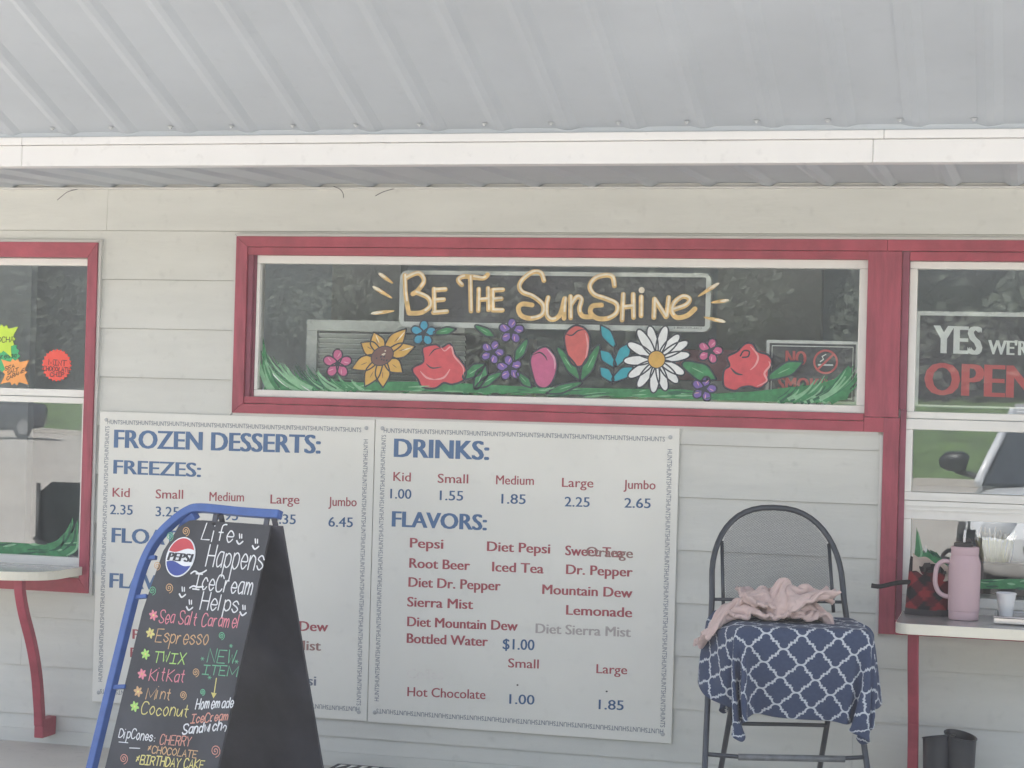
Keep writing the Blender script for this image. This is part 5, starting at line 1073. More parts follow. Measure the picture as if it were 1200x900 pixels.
-76,612,-131,-70,612,-108,-68,612,-86,-67,613,-63,-67,613,-42,-68,613,-20,-69,613,1,-69,613,23,-69,613,44,-70,613,66,-70,614,87,-70,614,110,-70,614,
132,-75,615,154,-81,615,173,-72,616,190,-61,616,192,-80,614,206,-88,608,217,-72,600,232,-77,588,232,-95,575,222,-109,563,207,-120,550,196,-132,538,
200,-146,523,208,-158,507,213,-173,493,222,-175,476,219,-162,459,214,-150,441,-193,-166,443,-207,-156,459,-219,-148,475,-211,-137,492,-195,-134,508,
-187,-121,523,-193,-104,537,-204,-91,550,-221,-89,562,-235,-81,573,-232,-63,582,-217,-51,589,-199,-58,592,-191,-78,591,-173,-86,591,-152,-76,591,-131,
-70,591,-108,-67,592,-86,-66,592,-64,-66,592,-42,-66,592,-21,-67,592,0,-67,592,22,-68,592,43,-68,593,65,-68,593,87,-68,593,110,-71,594,132,-77,594,
154,-81,594,172,-68,595,187,-58,596,192,-78,593,200,-92,589,210,-76,582,226,-69,571,234,-83,558,228,-100,545,216,-113,532,200,-123,520,191,-137,507,
196,-150,492,204,-163,477,210,-177,462,219,-177,445,218,-165,428,-208,-161,428,-218,-150,445,-213,-139,461,-196,-136,477,-185,-126,493,-188,-108,507,
-198,-94,520,-215,-90,533,-231,-88,544,-237,-72,554,-229,-54,563,-212,-45,569,-196,-57,571,-190,-78,570,-172,-86,570,-152,-77,570,-130,-70,571,-108,
-67,571,-86,-65,571,-64,-64,571,-43,-65,571,-21,-65,571,0,-65,571,22,-66,572,44,-66,572,66,-67,572,88,-68,572,110,-72,573,132,-78,573,155,-80,573,170,
-65,575,186,-56,575,190,-75,573,194,-93,569,207,-82,562,216,-66,554,232,-70,542,232,-88,528,222,-104,515,208,-116,502,193,-126,490,186,-141,477,193,
-154,462,201,-167,447,209,-178,431,218,-182,415,-221,-153,415,-214,-141,430,-198,-138,447,-184,-130,463,-185,-113,477,-193,-96,491,-208,-91,503,-226,
-94,515,-238,-82,526,-235,-63,535,-226,-46,544,-208,-40,550,-195,-56,550,-190,-77,549,-171,-86,549,-151,-77,549,-130,-70,550,-108,-66,550,-86,-64,550,
-64,-63,550,-43,-63,550,-21,-63,550,0,-64,551,22,-64,551,44,-65,551,67,-66,551,89,-69,551,112,-74,552,134,-78,552,156,-78,552,169,-61,554,184,-54,554,
188,-73,552,188,-93,549,204,-89,543,208,-68,536,225,-60,525,233,-76,512,228,-94,498,216,-108,485,200,-119,472,185,-129,460,182,-144,447,190,-157,432,
198,-169,417,207,-180,401,-215,-144,400,-199,-140,416,-184,-134,432,-182,-117,447,-188,-100,461,-202,-91,474,-220,-94,486,-236,-91,498,-239,-73,507,
-233,-55,516,-223,-39,524,-204,-37,529,-194,-55,529,-189,-76,528,-171,-86,528,-150,-77,529,-129,-70,529,-107,-66,529,-85,-63,529,-64,-62,529,-42,-61,
529,-21,-62,530,1,-62,530,23,-63,530,45,-64,530,68,-67,530,91,-71,531,113,-76,531,136,-78,531,157,-76,532,167,-57,534,183,-51,534,186,-71,531,183,-92,
529,199,-95,524,203,-74,516,214,-56,508,229,-64,495,231,-82,481,222,-98,467,208,-111,455,192,-120,443,180,-132,431,179,-147,417,188,-158,402,197,-169,
387,-200,-145,386,-185,-137,402,-179,-122,417,-184,-104,431,-196,-91,444,-214,-92,457,-231,-96,469,-242,-84,479,-236,-65,488,-231,-47,497,-220,-32,
505,-201,-34,509,-193,-54,508,-188,-75,507,-170,-85,507,-150,-76,508,-128,-69,508,-106,-65,508,-84,-62,508,-63,-61,508,-41,-60,509,-20,-61,509,2,-62,
509,24,-63,509,47,-65,509,69,-68,509,92,-72,510,115,-77,510,137,-78,510,158,-72,511,166,-53,513,181,-49,513,185,-69,510,180,-90,509,193,-101,504,199,
-81,497,204,-59,490,222,-54,479,231,-69,465,227,-87,451,216,-102,438,201,-112,426,185,-121,414,174,-134,402,177,-147,388,188,-156,373,]   # resting shape of the draped cover, millimetres
GARM = [-244,-315,727,-230,-316,729,-221,-326,733,-211,-327,742,-202,-329,752,-195,-329,765,-189,-326,776,-179,-318,784,-169,-309,789,-165,-308,775,-155,-306,
766,-145,-308,771,-134,-311,774,-126,-315,763,-114,-319,763,-101,-321,764,-102,-326,780,-94,-324,783,-88,-312,781,-80,-314,777,-71,-321,778,-61,-325,
771,-50,-330,770,-39,-330,780,-29,-334,781,-27,-337,768,-20,-349,768,-11,-353,780,1,-356,778,13,-362,774,17,-362,789,25,-361,799,41,-363,794,55,-366,
799,66,-363,809,77,-362,818,83,-362,833,93,-360,832,106,-362,830,116,-359,838,121,-358,851,130,-359,860,141,-357,868,155,-356,873,170,-356,873,184,
-357,869,197,-362,867,206,-358,872,-247,-321,736,-233,-318,735,-223,-320,740,-220,-328,750,-209,-324,757,-201,-321,768,-194,-316,777,-185,-309,782,
-174,-302,784,-160,-301,782,-151,-300,773,-143,-303,765,-133,-304,770,-123,-311,773,-111,-309,764,-100,-311,770,-104,-316,782,-95,-320,792,-83,-317,
790,-74,-312,784,-65,-318,786,-54,-321,780,-47,-323,770,-37,-325,774,-27,-326,784,-20,-334,776,-15,-342,765,-7,-344,776,3,-350,781,14,-352,780,25,
-357,781,33,-355,794,38,-360,806,51,-357,807,61,-356,814,68,-355,822,80,-351,827,90,-353,835,103,-353,831,113,-352,840,122,-350,851,132,-349,858,143,
-348,864,154,-352,865,168,-357,862,182,-357,859,196,-356,859,204,-349,866,-247,-314,738,-237,-317,746,-224,-316,750,-223,-322,759,-211,-318,762,-202,
-311,767,-192,-310,771,-186,-299,775,-174,-294,776,-163,-298,773,-151,-294,770,-139,-295,773,-127,-298,768,-120,-302,770,-110,-299,771,-97,-301,774,
-101,-309,785,-93,-310,793,-81,-311,799,-71,-307,792,-61,-309,788,-57,-314,778,-45,-315,775,-36,-315,779,-24,-319,779,-18,-329,774,-9,-333,765,0,-336,
770,8,-341,775,19,-343,780,27,-345,787,39,-346,793,42,-349,810,48,-352,819,57,-346,820,65,-349,830,77,-346,831,88,-344,834,98,-342,832,109,-345,839,
120,-341,850,133,-338,855,146,-340,857,157,-347,856,168,-349,859,180,-350,850,191,-347,856,199,-345,867,-243,-304,736,-235,-311,745,-230,-314,756,
-221,-312,766,-209,-307,761,-198,-309,758,-187,-307,761,-187,-300,764,-175,-296,768,-163,-294,764,-151,-297,759,-140,-291,766,-129,-294,762,-117,-292,
765,-105,-290,773,-105,-299,782,-100,-302,794,-93,-305,801,-82,-300,799,-72,-298,791,-60,-301,784,-60,-308,771,-50,-310,768,-38,-308,774,-30,-317,769,
-20,-325,762,-7,-325,764,3,-326,774,10,-332,785,20,-331,783,29,-333,792,30,-344,804,35,-349,818,44,-346,829,55,-340,827,64,-339,833,74,-341,841,87,
-345,846,100,-342,843,109,-335,834,121,-339,839,134,-343,846,146,-346,848,158,-349,846,168,-349,851,179,-344,857,189,-336,858,191,-339,871,-249,-303,
744,-237,-305,751,-229,-305,759,-218,-302,763,-210,-306,751,-198,-312,747,-187,-306,748,-183,-296,757,-176,-295,759,-165,-296,755,-155,-289,760,-143,
-284,764,-130,-284,766,-119,-283,770,-110,-287,780,-112,-297,791,-106,-299,798,-95,-295,800,-88,-297,788,-78,-300,780,-66,-301,773,-54,-304,770,-45,
-308,764,-35,-309,764,-24,-310,767,-16,-315,766,-7,-319,775,-3,-329,785,7,-324,791,15,-330,799,24,-332,805,35,-333,812,31,-337,825,42,-335,829,53,
-332,832,65,-331,830,77,-333,833,88,-334,843,101,-339,851,112,-334,844,122,-331,837,135,-337,837,147,-341,841,158,-341,841,167,-339,847,177,-338,857,
183,-336,869,195,-328,871,-253,-305,755,-242,-303,756,-230,-298,760,-217,-296,758,-212,-304,744,-202,-307,739,-190,-300,742,-179,-296,748,-172,-288,
755,-162,-286,755,-155,-282,764,-142,-278,765,-135,-279,773,-126,-282,780,-120,-292,787,-115,-292,799,-107,-292,805,-94,-287,802,-85,-291,793,-77,
-293,783,-70,-296,770,-57,-298,764,-44,-300,763,-32,-302,764,-19,-305,763,-12,-308,774,-10,-315,786,-3,-323,796,0,-328,805,9,-332,814,21,-329,818,32,
-321,820,36,-325,829,38,-329,840,52,-326,839,65,-325,839,76,-328,842,88,-326,839,98,-328,852,111,-330,849,124,-327,846,136,-326,839,147,-333,848,157,
-332,848,165,-336,853,178,-330,859,185,-324,867,195,-323,867,-253,-298,751,-245,-295,759,-232,-294,752,-220,-295,747,-210,-298,738,-204,-299,742,-194,
-295,752,-184,-288,743,-174,-282,746,-165,-276,754,-153,-275,763,-145,-270,768,-140,-271,781,-136,-286,787,-127,-287,792,-121,-284,804,-109,-283,806,
-98,-282,797,-86,-284,790,-74,-285,784,-64,-291,780,-55,-292,774,-43,-294,768,-30,-293,762,-21,-299,772,-12,-299,780,-9,-307,794,-8,-315,803,3,-316,
812,12,-318,824,17,-325,834,26,-318,832,36,-312,833,41,-316,843,52,-317,840,62,-315,846,74,-320,845,87,-323,851,103,-321,851,113,-326,856,125,-322,
853,139,-324,852,147,-324,845,160,-323,850,170,-329,851,171,-322,862,184,-314,863,198,-312,865,-257,-293,757,-243,-289,761,-230,-287,755,-220,-289,
745,-214,-292,734,-201,-290,735,-196,-287,748,-187,-282,752,-177,-278,756,-169,-277,767,-159,-269,767,-152,-272,775,-150,-278,789,-139,-278,795,-128,
-275,796,-119,-276,794,-113,-276,799,-102,-278,790,-92,-280,781,-80,-282,773,-66,-285,771,-54,-287,773,-42,-292,772,-31,-290,773,-26,-297,780,-20,
-300,791,-18,-305,804,-4,-301,809,0,-306,825,5,-312,839,17,-312,845,26,-308,843,34,-303,841,43,-309,849,51,-311,850,62,-308,844,74,-309,839,85,-311,
843,98,-314,851,111,-317,859,124,-315,860,137,-316,855,149,-317,851,159,-318,844,170,-318,845,174,-315,853,188,-314,851,197,-306,856,-258,-286,763,
-246,-281,762,-233,-281,755,-219,-282,749,-211,-283,738,-204,-282,735,-195,-277,740,-187,-272,748,-181,-271,758,-172,-265,765,-162,-259,770,-156,-260,
782,-147,-265,789,-139,-266,800,-129,-263,799,-118,-262,793,-109,-268,799,-99,-274,799,-89,-276,789,-78,-278,779,-66,-279,771,-54,-280,766,-40,-281,
766,-35,-286,778,-34,-294,789,-22,-291,797,-17,-292,815,-4,-294,825,7,-292,833,7,-297,849,17,-300,857,23,-292,849,32,-296,851,37,-304,861,47,-303,857,
56,-302,847,69,-298,843,82,-300,842,97,-303,841,109,-307,844,121,-305,856,135,-308,860,149,-312,861,160,-312,857,162,-307,844,174,-307,848,186,-307,
846,197,-306,844,-261,-278,758,-250,-283,754,-239,-287,746,-227,-284,740,-216,-280,732,-206,-273,737,-199,-272,751,-191,-270,760,-184,-262,764,-175,
-266,774,-164,-260,784,-153,-250,786,-138,-251,788,-133,-254,801,-128,-261,810,-118,-254,805,-110,-263,804,-100,-265,798,-88,-268,794,-74,-275,790,
-63,-280,785,-52,-279,779,-40,-277,777,-29,-279,784,-33,-282,801,-20,-281,810,-5,-281,817,-2,-280,836,11,-280,845,11,-281,858,15,-288,868,24,-284,860,
31,-283,858,35,-290,868,46,-291,861,56,-292,855,62,-287,845,74,-288,837,88,-293,833,103,-297,831,118,-297,838,133,-297,845,146,-300,850,158,-299,859,
162,-296,851,173,-296,846,185,-300,854,193,-298,842,-264,-285,751,-252,-282,744,-241,-282,741,-232,-283,733,-222,-278,733,-214,-274,745,-207,-277,758,
-198,-273,770,-187,-265,778,-174,-258,787,-163,-258,797,-150,-253,803,-138,-245,800,-129,-243,804,-126,-251,816,-115,-256,818,-106,-257,810,-98,-257,
798,-89,-262,787,-77,-267,782,-64,-267,781,-53,-268,781,-43,-270,785,-35,-271,792,-29,-272,807,-21,-274,822,-8,-272,830,6,-267,839,17,-265,852,19,
-268,865,20,-274,878,27,-275,874,34,-270,864,40,-279,870,47,-283,872,57,-287,865,67,-291,858,77,-288,850,87,-283,843,99,-287,838,112,-286,833,126,
-286,833,141,-288,837,153,-289,846,165,-288,855,172,-289,847,183,-291,846,196,-293,850,-267,-279,745,-257,-282,736,-243,-279,736,-237,-272,734,-228,
-271,741,-220,-269,752,-210,-269,762,-200,-264,772,-189,-258,782,-178,-251,792,-165,-247,802,-153,-246,810,-140,-242,814,-132,-237,814,-124,-242,816,
-112,-246,820,-101,-250,815,-92,-257,808,-83,-263,800,-73,-263,791,-63,-261,783,-51,-258,784,-39,-258,790,-32,-262,798,-31,-265,814,-23,-266,831,-12,
-270,846,3,-267,856,15,-259,864,24,-256,873,28,-263,883,31,-268,885,35,-262,872,44,-267,869,50,-274,877,60,-280,874,70,-287,869,79,-293,863,89,-291,
855,97,-283,850,110,-284,844,120,-277,841,134,-274,838,149,-276,838,162,-279,842,174,-281,848,182,-283,844,194,-285,841,-261,-271,749,-255,-276,737,
-246,-278,726,-233,-272,725,-223,-269,736,-214,-265,744,-202,-263,755,-193,-257,765,-181,-252,774,-169,-248,786,-159,-242,795,-150,-238,803,-146,-234,
817,-133,-235,824,-120,-234,823,-113,-237,814,-106,-245,809,-92,-248,807,-81,-255,801,-71,-256,796,-59,-258,795,-52,-248,790,-41,-248,796,-30,-251,
804,-19,-256,814,-12,-260,831,-10,-260,852,-2,-264,868,10,-263,878,22,-257,886,33,-256,893,39,-260,893,42,-256,881,47,-262,877,52,-269,870,59,-273,
868,71,-279,864,79,-285,863,89,-290,867,99,-288,859,105,-279,855,120,-284,851,131,-279,848,147,-280,846,160,-274,847,174,-272,847,187,-278,848,192,
-277,836,-264,-268,743,-253,-270,734,-245,-270,722,-233,-267,721,-221,-264,727,-210,-262,737,-199,-259,747,-188,-253,758,-176,-247,767,-164,-242,778,
-153,-237,787,-143,-234,797,-138,-230,809,-133,-224,820,-123,-227,818,-112,-230,812,-105,-239,804,-96,-245,799,-84,-249,793,-75,-252,787,-64,-249,794,
-54,-250,800,-45,-248,805,-34,-251,813,-20,-251,823,-7,-252,835,1,-253,850,3,-256,869,6,-256,885,16,-255,896,29,-251,899,41,-250,897,50,-252,887,52,
-254,874,52,-262,864,58,-270,860,69,-275,856,81,-278,859,91,-280,867,99,-288,871,106,-279,865,117,-277,857,132,-279,856,147,-277,857,161,-273,855,176,
-270,855,190,-270,851,199,-276,841,-270,-264,734,-260,-266,725,-249,-262,721,-235,-261,719,-226,-259,729,-217,-257,740,-206,-256,753,-194,-249,763,
-180,-245,774,-166,-240,784,-156,-233,793,-148,-228,803,-139,-223,810,-129,-219,811,-125,-227,807,-118,-238,803,-105,-239,797,-95,-244,792,-83,-245,
786,-76,-245,788,-70,-245,801,-60,-248,810,-49,-253,815,-39,-259,824,-26,-256,835,-13,-251,845,-1,-248,857,9,-248,870,9,-246,887,17,-245,897,26,-244,
893,38,-241,891,46,-246,882,54,-246,871,56,-255,862,61,-260,865,69,-268,864,78,-274,869,86,-279,876,99,-283,881,111,-282,876,124,-280,867,128,-271,
857,143,-272,858,159,-263,858,174,-260,853,189,-260,846,202,-264,838,-267,-260,743,-260,-259,733,-249,-260,731,-239,-260,729,-230,-259,741,-221,-257,
753,-210,-254,763,-199,-247,773,-187,-245,783,-175,-238,792,-164,-231,800,-155,-223,807,-144,-217,808,-132,-219,802,-119,-221,803,-115,-232,797,-108,
-240,787,-95,-240,786,-82,-239,787,-71,-236,787,-67,-236,802,-61,-239,815,-52,-248,825,-39,-252,827,-27,-247,832,-19,-245,847,-11,-247,862,-1,-243,
875,7,-238,887,16,-240,887,26,-241,882,33,-243,879,40,-245,871,48,-246,862,58,-248,858,68,-254,860,72,-262,862,77,-265,871,85,-271,879,98,-275,881,
112,-272,880,118,-272,868,130,-265,862,139,-268,849,153,-263,849,169,-262,842,184,-263,835,199,-256,830,-267,-253,743,-256,-256,740,-245,-257,739,
-236,-251,728,-223,-252,734,-214,-251,746,-204,-247,757,-195,-240,766,-185,-239,776,-175,-232,787,-168,-225,796,-157,-219,799,-145,-215,797,-134,-221,
794,-122,-226,793,-111,-224,795,-103,-229,790,-93,-233,781,-81,-232,784,-69,-227,788,-58,-232,795,-52,-236,807,-44,-241,821,-37,-245,833,-23,-241,830,
-12,-241,838,-7,-240,854,-2,-237,868,5,-232,877,18,-231,877,24,-240,874,28,-246,868,35,-250,858,44,-251,854,54,-251,850,65,-257,849,76,-263,851,84,
-266,860,90,-267,869,97,-270,874,108,-267,873,111,-267,862,125,-262,857,141,-259,853,155,-258,846,168,-258,833,184,-258,825,202,-255,820,-270,-251,
734,-257,-248,735,-244,-249,735,-232,-251,740,-220,-247,733,-206,-246,738,-196,-242,749,-186,-238,758,-180,-234,770,-175,-229,783,-166,-223,787,-154,
-224,788,-142,-222,787,-131,-222,787,-122,-231,783,-112,-226,784,-102,-224,785,-91,-225,783,-86,-229,793,-72,-226,797,-58,-224,801,-48,-228,809,-41,
-234,819,-35,-237,826,-26,-236,837,-12,-235,838,-1,-234,847,0,-232,860,11,-228,865,14,-236,866,24,-234,863,32,-240,859,34,-243,849,40,-250,841,51,
-255,838,64,-256,840,77,-260,844,89,-262,851,95,-261,863,101,-260,876,111,-260,873,109,-259,858,123,-255,851,141,-252,846,160,-250,851,176,-252,840,
192,-249,828,205,-242,816,-268,-243,724,-259,-241,734,-247,-243,741,-235,-246,747,-221,-245,746,-208,-240,743,-197,-235,750,-188,-231,760,-186,-232,
772,-176,-230,775,-166,-227,777,-155,-231,778,-144,-228,778,-132,-228,778,-120,-226,773,-108,-223,774,-98,-219,779,-87,-216,786,-84,-222,798,-76,-230,
807,-62,-230,810,-52,-225,818,-44,-231,829,-36,-229,827,-24,-233,829,-20,-229,843,-11,-229,851,-3,-221,856,9,-221,855,12,-231,851,22,-235,850,32,-229,
850,44,-231,850,49,-236,840,54,-242,835,65,-241,844,77,-245,847,90,-248,850,98,-253,858,103,-255,870,110,-250,873,119,-254,866,132,-252,861,141,-247,
848,156,-246,840,175,-243,836,193,-239,829,209,-232,821,-264,-238,718,-254,-238,726,-243,-241,733,-230,-241,741,-223,-240,752,-212,-235,752,-203,-234,
759,-193,-231,770,-185,-228,780,-177,-222,775,-165,-222,772,-155,-224,775,-145,-225,769,-132,-226,769,-122,-220,771,-111,-216,777,-101,-212,783,-90,
-213,792,-79,-215,800,-71,-221,810,-64,-227,819,-55,-231,827,-44,-230,836,-35,-228,839,-26,-225,828,-18,-223,834,-11,-225,840,-4,-218,845,7,-217,847,
17,-221,847,27,-219,847,32,-225,838,40,-226,835,51,-228,831,59,-230,831,67,-229,841,77,-232,849,88,-236,855,90,-246,864,101,-245,868,114,-243,871,121,
-243,860,136,-245,861,149,-244,858,162,-240,844,178,-236,833,191,-232,820,204,-226,810,-264,-247,717,-251,-246,721,-237,-246,723,-224,-240,731,-219,
-237,745,-216,-235,759,-206,-234,770,-197,-229,780,-187,-220,786,-176,-217,785,-165,-216,780,-153,-217,784,-145,-217,776,-133,-219,774,-127,-215,780,
-117,-217,788,-107,-215,794,-96,-221,801,-84,-222,809,-71,-217,816,-62,-220,827,-57,-227,838,-46,-223,843,-36,-220,841,-26,-220,839,-18,-214,830,-8,
-219,833,3,-221,832,12,-216,839,20,-208,842,27,-212,836,35,-211,840,44,-217,834,50,-221,824,60,-219,829,66,-217,843,72,-220,854,81,-227,863,89,-235,
873,102,-236,873,115,-232,869,125,-236,866,138,-238,859,153,-236,856,169,-232,849,186,-229,841,200,-224,827,209,-220,812,-262,-246,706,-250,-248,712,
-239,-240,722,-230,-237,737,-217,-230,743,-212,-227,757,-209,-226,771,-204,-223,781,-193,-215,783,-181,-209,784,-166,-209,783,-154,-210,781,-141,-210,
776,-133,-212,771,-122,-209,778,-116,-209,788,-105,-209,797,-98,-216,807,-89,-222,817,-78,-221,825,-69,-221,834,-61,-217,843,-49,-213,843,-38,-212,
840,-26,-211,842,-15,-209,838,-5,-208,835,5,-210,831,10,-217,825,15,-208,829,24,-201,830,38,-201,830,49,-206,830,58,-213,823,66,-216,820,74,-215,833,
80,-218,845,86,-220,859,94,-225,869,102,-232,863,112,-235,856,124,-230,857,137,-232,850,151,-231,844,165,-230,836,182,-224,832,198,-216,825,214,-215,
820,-255,-240,704,-245,-244,707,-239,-236,720,-233,-230,736,-225,-224,748,-216,-219,760,-203,-219,764,-200,-219,772,-190,-218,772,-182,-208,772,-168,
-209,772,-155,-213,770,-144,-209,768,-131,-208,765,-120,-206,771,-111,-203,782,-100,-202,791,-91,-207,803,-86,-214,816,-83,-214,828,-73,-210,835,-62,
-209,837,-50,-205,837,-38,-211,829,-26,-209,828,-17,-200,829,-9,-205,823,2,-204,820,10,-208,817,19,-212,816,29,-206,818,39,-197,819,44,-206,818,54,
-209,816,64,-207,820,75,-211,830,85,-213,838,93,-217,849,102,-222,858,108,-223,866,114,-225,854,124,-228,846,137,-228,845,152,-226,840,167,-221,833,
180,-220,824,193,-214,816,208,-206,816,-250,-232,698,-239,-237,706,-230,-237,715,-223,-230,729,-220,-221,742,-217,-214,753,-208,-209,763,-196,-211,
767,-188,-221,763,-178,-217,766,-165,-216,763,-153,-214,761,-142,-206,763,-132,-199,767,-125,-201,778,-116,-201,789,-104,-198,799,-96,-203,808,-85,
-204,814,-79,-206,822,-68,-207,825,-59,-202,825,-50,-210,824,-38,-213,817,-24,-209,813,-16,-198,815,-6,-193,818,0,-197,810,12,-194,812,20,-203,806,28,
-203,811,39,-204,806,50,-207,807,55,-200,815,60,-199,826,66,-204,838,78,-207,846,89,-212,855,100,-215,864,111,-210,867,122,-215,860,132,-215,848,146,
-218,854,161,-218,850,176,-216,843,186,-212,832,196,-206,823,209,-204,825,-255,-228,703,-239,-227,705,-230,-228,714,-227,-225,728,-219,-217,738,-208,
-219,746,-202,-210,751,-195,-211,756,-190,-217,754,-178,-214,755,-169,-213,755,-158,-207,758,-148,-199,764,-140,-200,774,-131,-205,786,-122,-206,797,
-112,-203,806,-102,-201,816,-90,-198,821,-77,-197,817,-67,-201,814,-55,-202,813,-45,-198,820,-38,-199,813,-28,-197,806,-16,-197,804,-9,-189,805,1,
-186,804,9,-197,799,17,-192,800,29,-195,803,40,-197,801,52,-201,797,60,-199,806,68,-196,819,75,-198,832,79,-199,846,86,-203,858,96,-205,860,109,-205,
857,123,-205,856,137,-207,855,151,-208,849,163,-211,840,176,-208,834,184,-206,830,196,-200,829,207,-201,834,-257,-230,711,-245,-225,714,-234,-223,717,
-224,-220,725,-217,-214,732,-208,-218,736,-198,-214,743,-191,-207,748,-184,-213,744,-175,-216,746,-174,-205,756,-166,-201,765,-154,-201,774,-145,-203,
783,-134,-202,790,-123,-199,798,-115,-193,808,-106,-190,816,-93,-186,819,-80,-185,817,-69,-187,810,-57,-187,812,-44,-187,813,-34,-184,814,-25,-181,
808,-16,-184,801,-12,-190,791,-1,-187,793,9,-189,790,19,-193,789,31,-193,792,40,-190,801,52,-192,802,53,-190,813,63,-190,822,74,-192,832,84,-194,841,
92,-195,851,102,-199,852,110,-207,846,122,-210,842,138,-209,840,151,-209,834,163,-207,831,171,-204,822,179,-199,830,189,-199,837,203,-198,842,-255,
-224,718,-246,-227,725,-239,-221,726,-231,-216,717,-216,-217,721,-205,-217,725,-195,-212,732,-192,-205,739,-180,-206,734,-169,-207,739,-165,-203,752,
-164,-196,766,-159,-195,779,-149,-196,790,-136,-194,794,-124,-188,797,-114,-183,801,-103,-181,808,-92,-187,809,-82,-176,808,-69,-172,809,-57,-172,810,
-49,-179,807,-36,-175,806,-25,-172,802,-21,-181,793,-13,-184,781,-2,-190,779,10,-189,777,22,-189,778,35,-189,782,46,-190,789,54,-186,799,55,-182,813,
59,-183,825,69,-183,835,80,-184,842,92,-191,842,105,-195,842,117,-198,837,128,-208,832,141,-208,828,152,-200,834,164,-193,833,175,-193,827,184,-193,
821,188,-192,836,193,-198,849,-260,-227,729,-248,-224,735,-236,-216,734,-230,-209,726,-219,-210,717,-206,-211,716,-196,-206,722,-190,-201,731,-181,
-197,734,-177,-198,743,-165,-195,751,-155,-192,760,-150,-192,772,-145,-190,785,-133,-192,784,-121,-192,786,-111,-190,792,-101,-189,798,-90,-185,796,
-78,-183,799,-66,-176,799,-57,-171,796,-48,-174,794,-37,-169,797,-27,-171,789,-21,-175,785,-9,-176,789,-2,-180,779,7,-179,776,20,-178,779,31,-179,784,
42,-181,791,54,-179,795,62,-182,805,65,-180,819,73,-176,829,86,-176,834,95,-183,833,104,-193,829,118,-200,824,131,-199,820,143,-194,824,149,-189,830,
160,-189,824,171,-187,817,184,-185,824,196,-187,831,197,-190,847,-264,-223,734,-253,-218,729,-242,-212,728,-230,-204,728,-220,-202,724,-213,-204,724,
-203,-200,731,-193,-195,737,-181,-191,737,-182,-191,749,-173,-191,759,-158,-188,764,-145,-187,768,-138,-189,780,-131,-187,781,-119,-189,777,-110,-184,
784,-100,-184,792,-94,-179,785,-82,-176,789,-70,-171,791,-58,-170,786,-48,-167,782,-39,-169,785,-30,-167,778,-20,-169,777,-9,-171,782,1,-173,783,7,
-173,782,15,-178,789,27,-181,795,37,-180,802,48,-175,804,60,-175,804,71,-180,809,76,-178,819,87,-178,823,98,-184,825,111,-188,824,121,-189,829,132,
-187,820,140,-184,822,150,-184,818,157,-179,828,167,-178,824,178,-181,832,192,-184,838,207,-186,842,-262,-214,730,-253,-212,731,-245,-213,719,-232,
-208,716,-222,-196,720,-214,-194,726,-202,-194,728,-197,-188,739,-184,-184,742,-171,-189,744,-174,-185,762,-165,-187,774,-149,-185,778,-139,-181,782,
-129,-183,788,-122,-181,778,-114,-179,791,-103,-175,799,-92,-172,790,-85,-170,780,-72,-171,778,-60,-164,781,-49,-161,787,-38,-162,787,-30,-158,779,
-21,-163,782,-11,-164,780,0,-166,787,11,-168,782,15,-171,793,25,-175,800,36,-173,806,46,-174,815,60,-174,814,70,-174,804,81,-176,807,91,-180,812,100,
-180,817,112,-181,823,122,-184,822,132,-179,830,146,-176,827,152,-175,813,162,-175,818,166,-170,832,179,-175,832,189,-177,843,201,-183,851,-265,-209,
736,-253,-206,732,-243,-205,725,-236,-205,711,-222,-200,709,-209,-196,715,-198,-189,718,-192,-187,729,-183,-181,734,-171,-181,742,-164,-184,756,-160,
-181,772,-156,-183,785,-143,-178,789,-131,-177,786,-122,-174,777,-113,-173,784,-105,-167,796,-91,-165,796,-80,-162,788,-71,-160,780,-64,-159,790,-52,
-158,796,-38,-158,797,-28,-155,790,-20,-156,787,-11,-157,785,-1,-162,781,11,-162,791,22,-163,796,32,-170,796,42,-171,796,48,-168,809,57,-168,816,69,
-168,808,80,-167,804,93,-170,809,102,-171,820,115,-173,819,125,-176,814,133,-172,827,143,-168,824,152,-166,816,160,-166,815,171,-167,822,185,-169,825,
197,-173,836,209,-176,849,-270,-205,732,-256,-202,726,-244,-200,721,-234,-197,717,-223,-194,710,-213,-190,717,-204,-184,724,-196,-179,728,-192,-177,
740,-180,-177,750,-167,-178,757,-153,-175,766,-150,-175,780,-145,-172,792,-131,-173,794,-122,-169,787,-114,-167,778,-104,-163,787,-93,-156,788,-81,
-156,784,-70,-152,780,-60,-153,782,-52,-148,792,-40,-149,796,-28,-150,798,-18,-149,792,-7,-155,793,1,-155,782,12,-158,784,24,-162,787,35,-166,786,47,
-169,791,55,-168,799,57,-164,812,69,-167,818,80,-167,812,91,-161,808,105,-164,812,115,-167,817,124,-165,813,134,-165,821,140,-162,814,151,-157,812,
160,-158,822,168,-163,830,184,-161,830,194,-167,842,204,-172,853,-271,-200,736,-260,-196,723,-248,-194,717,-236,-187,713,-222,-187,708,-214,-183,716,
-212,-178,729,-198,-176,730,-187,-172,737,-177,-170,747,-170,-171,759,-161,-173,770,-147,-166,774,-140,-168,788,-133,-164,794,-121,-163,795,-115,-159,
781,-103,-161,776,-92,-151,781,-80,-147,782,-69,-148,773,-56,-152,772,-48,-149,781,-42,-140,793,-30,-138,799,-17,-139,796,-5,-144,794,8,-150,788,15,
-153,777,25,-157,779,39,-157,783,48,-160,788,55,-161,795,64,-159,805,70,-160,817,80,-166,823,93,-162,819,107,-159,815,116,-160,826,124,-159,821,133,
-160,831,140,-159,823,151,-153,822,164,-151,820,171,-155,835,178,-166,840,195,-162,845,206,-165,854,-269,-191,732,-257,-188,729,-244,-188,725,-231,
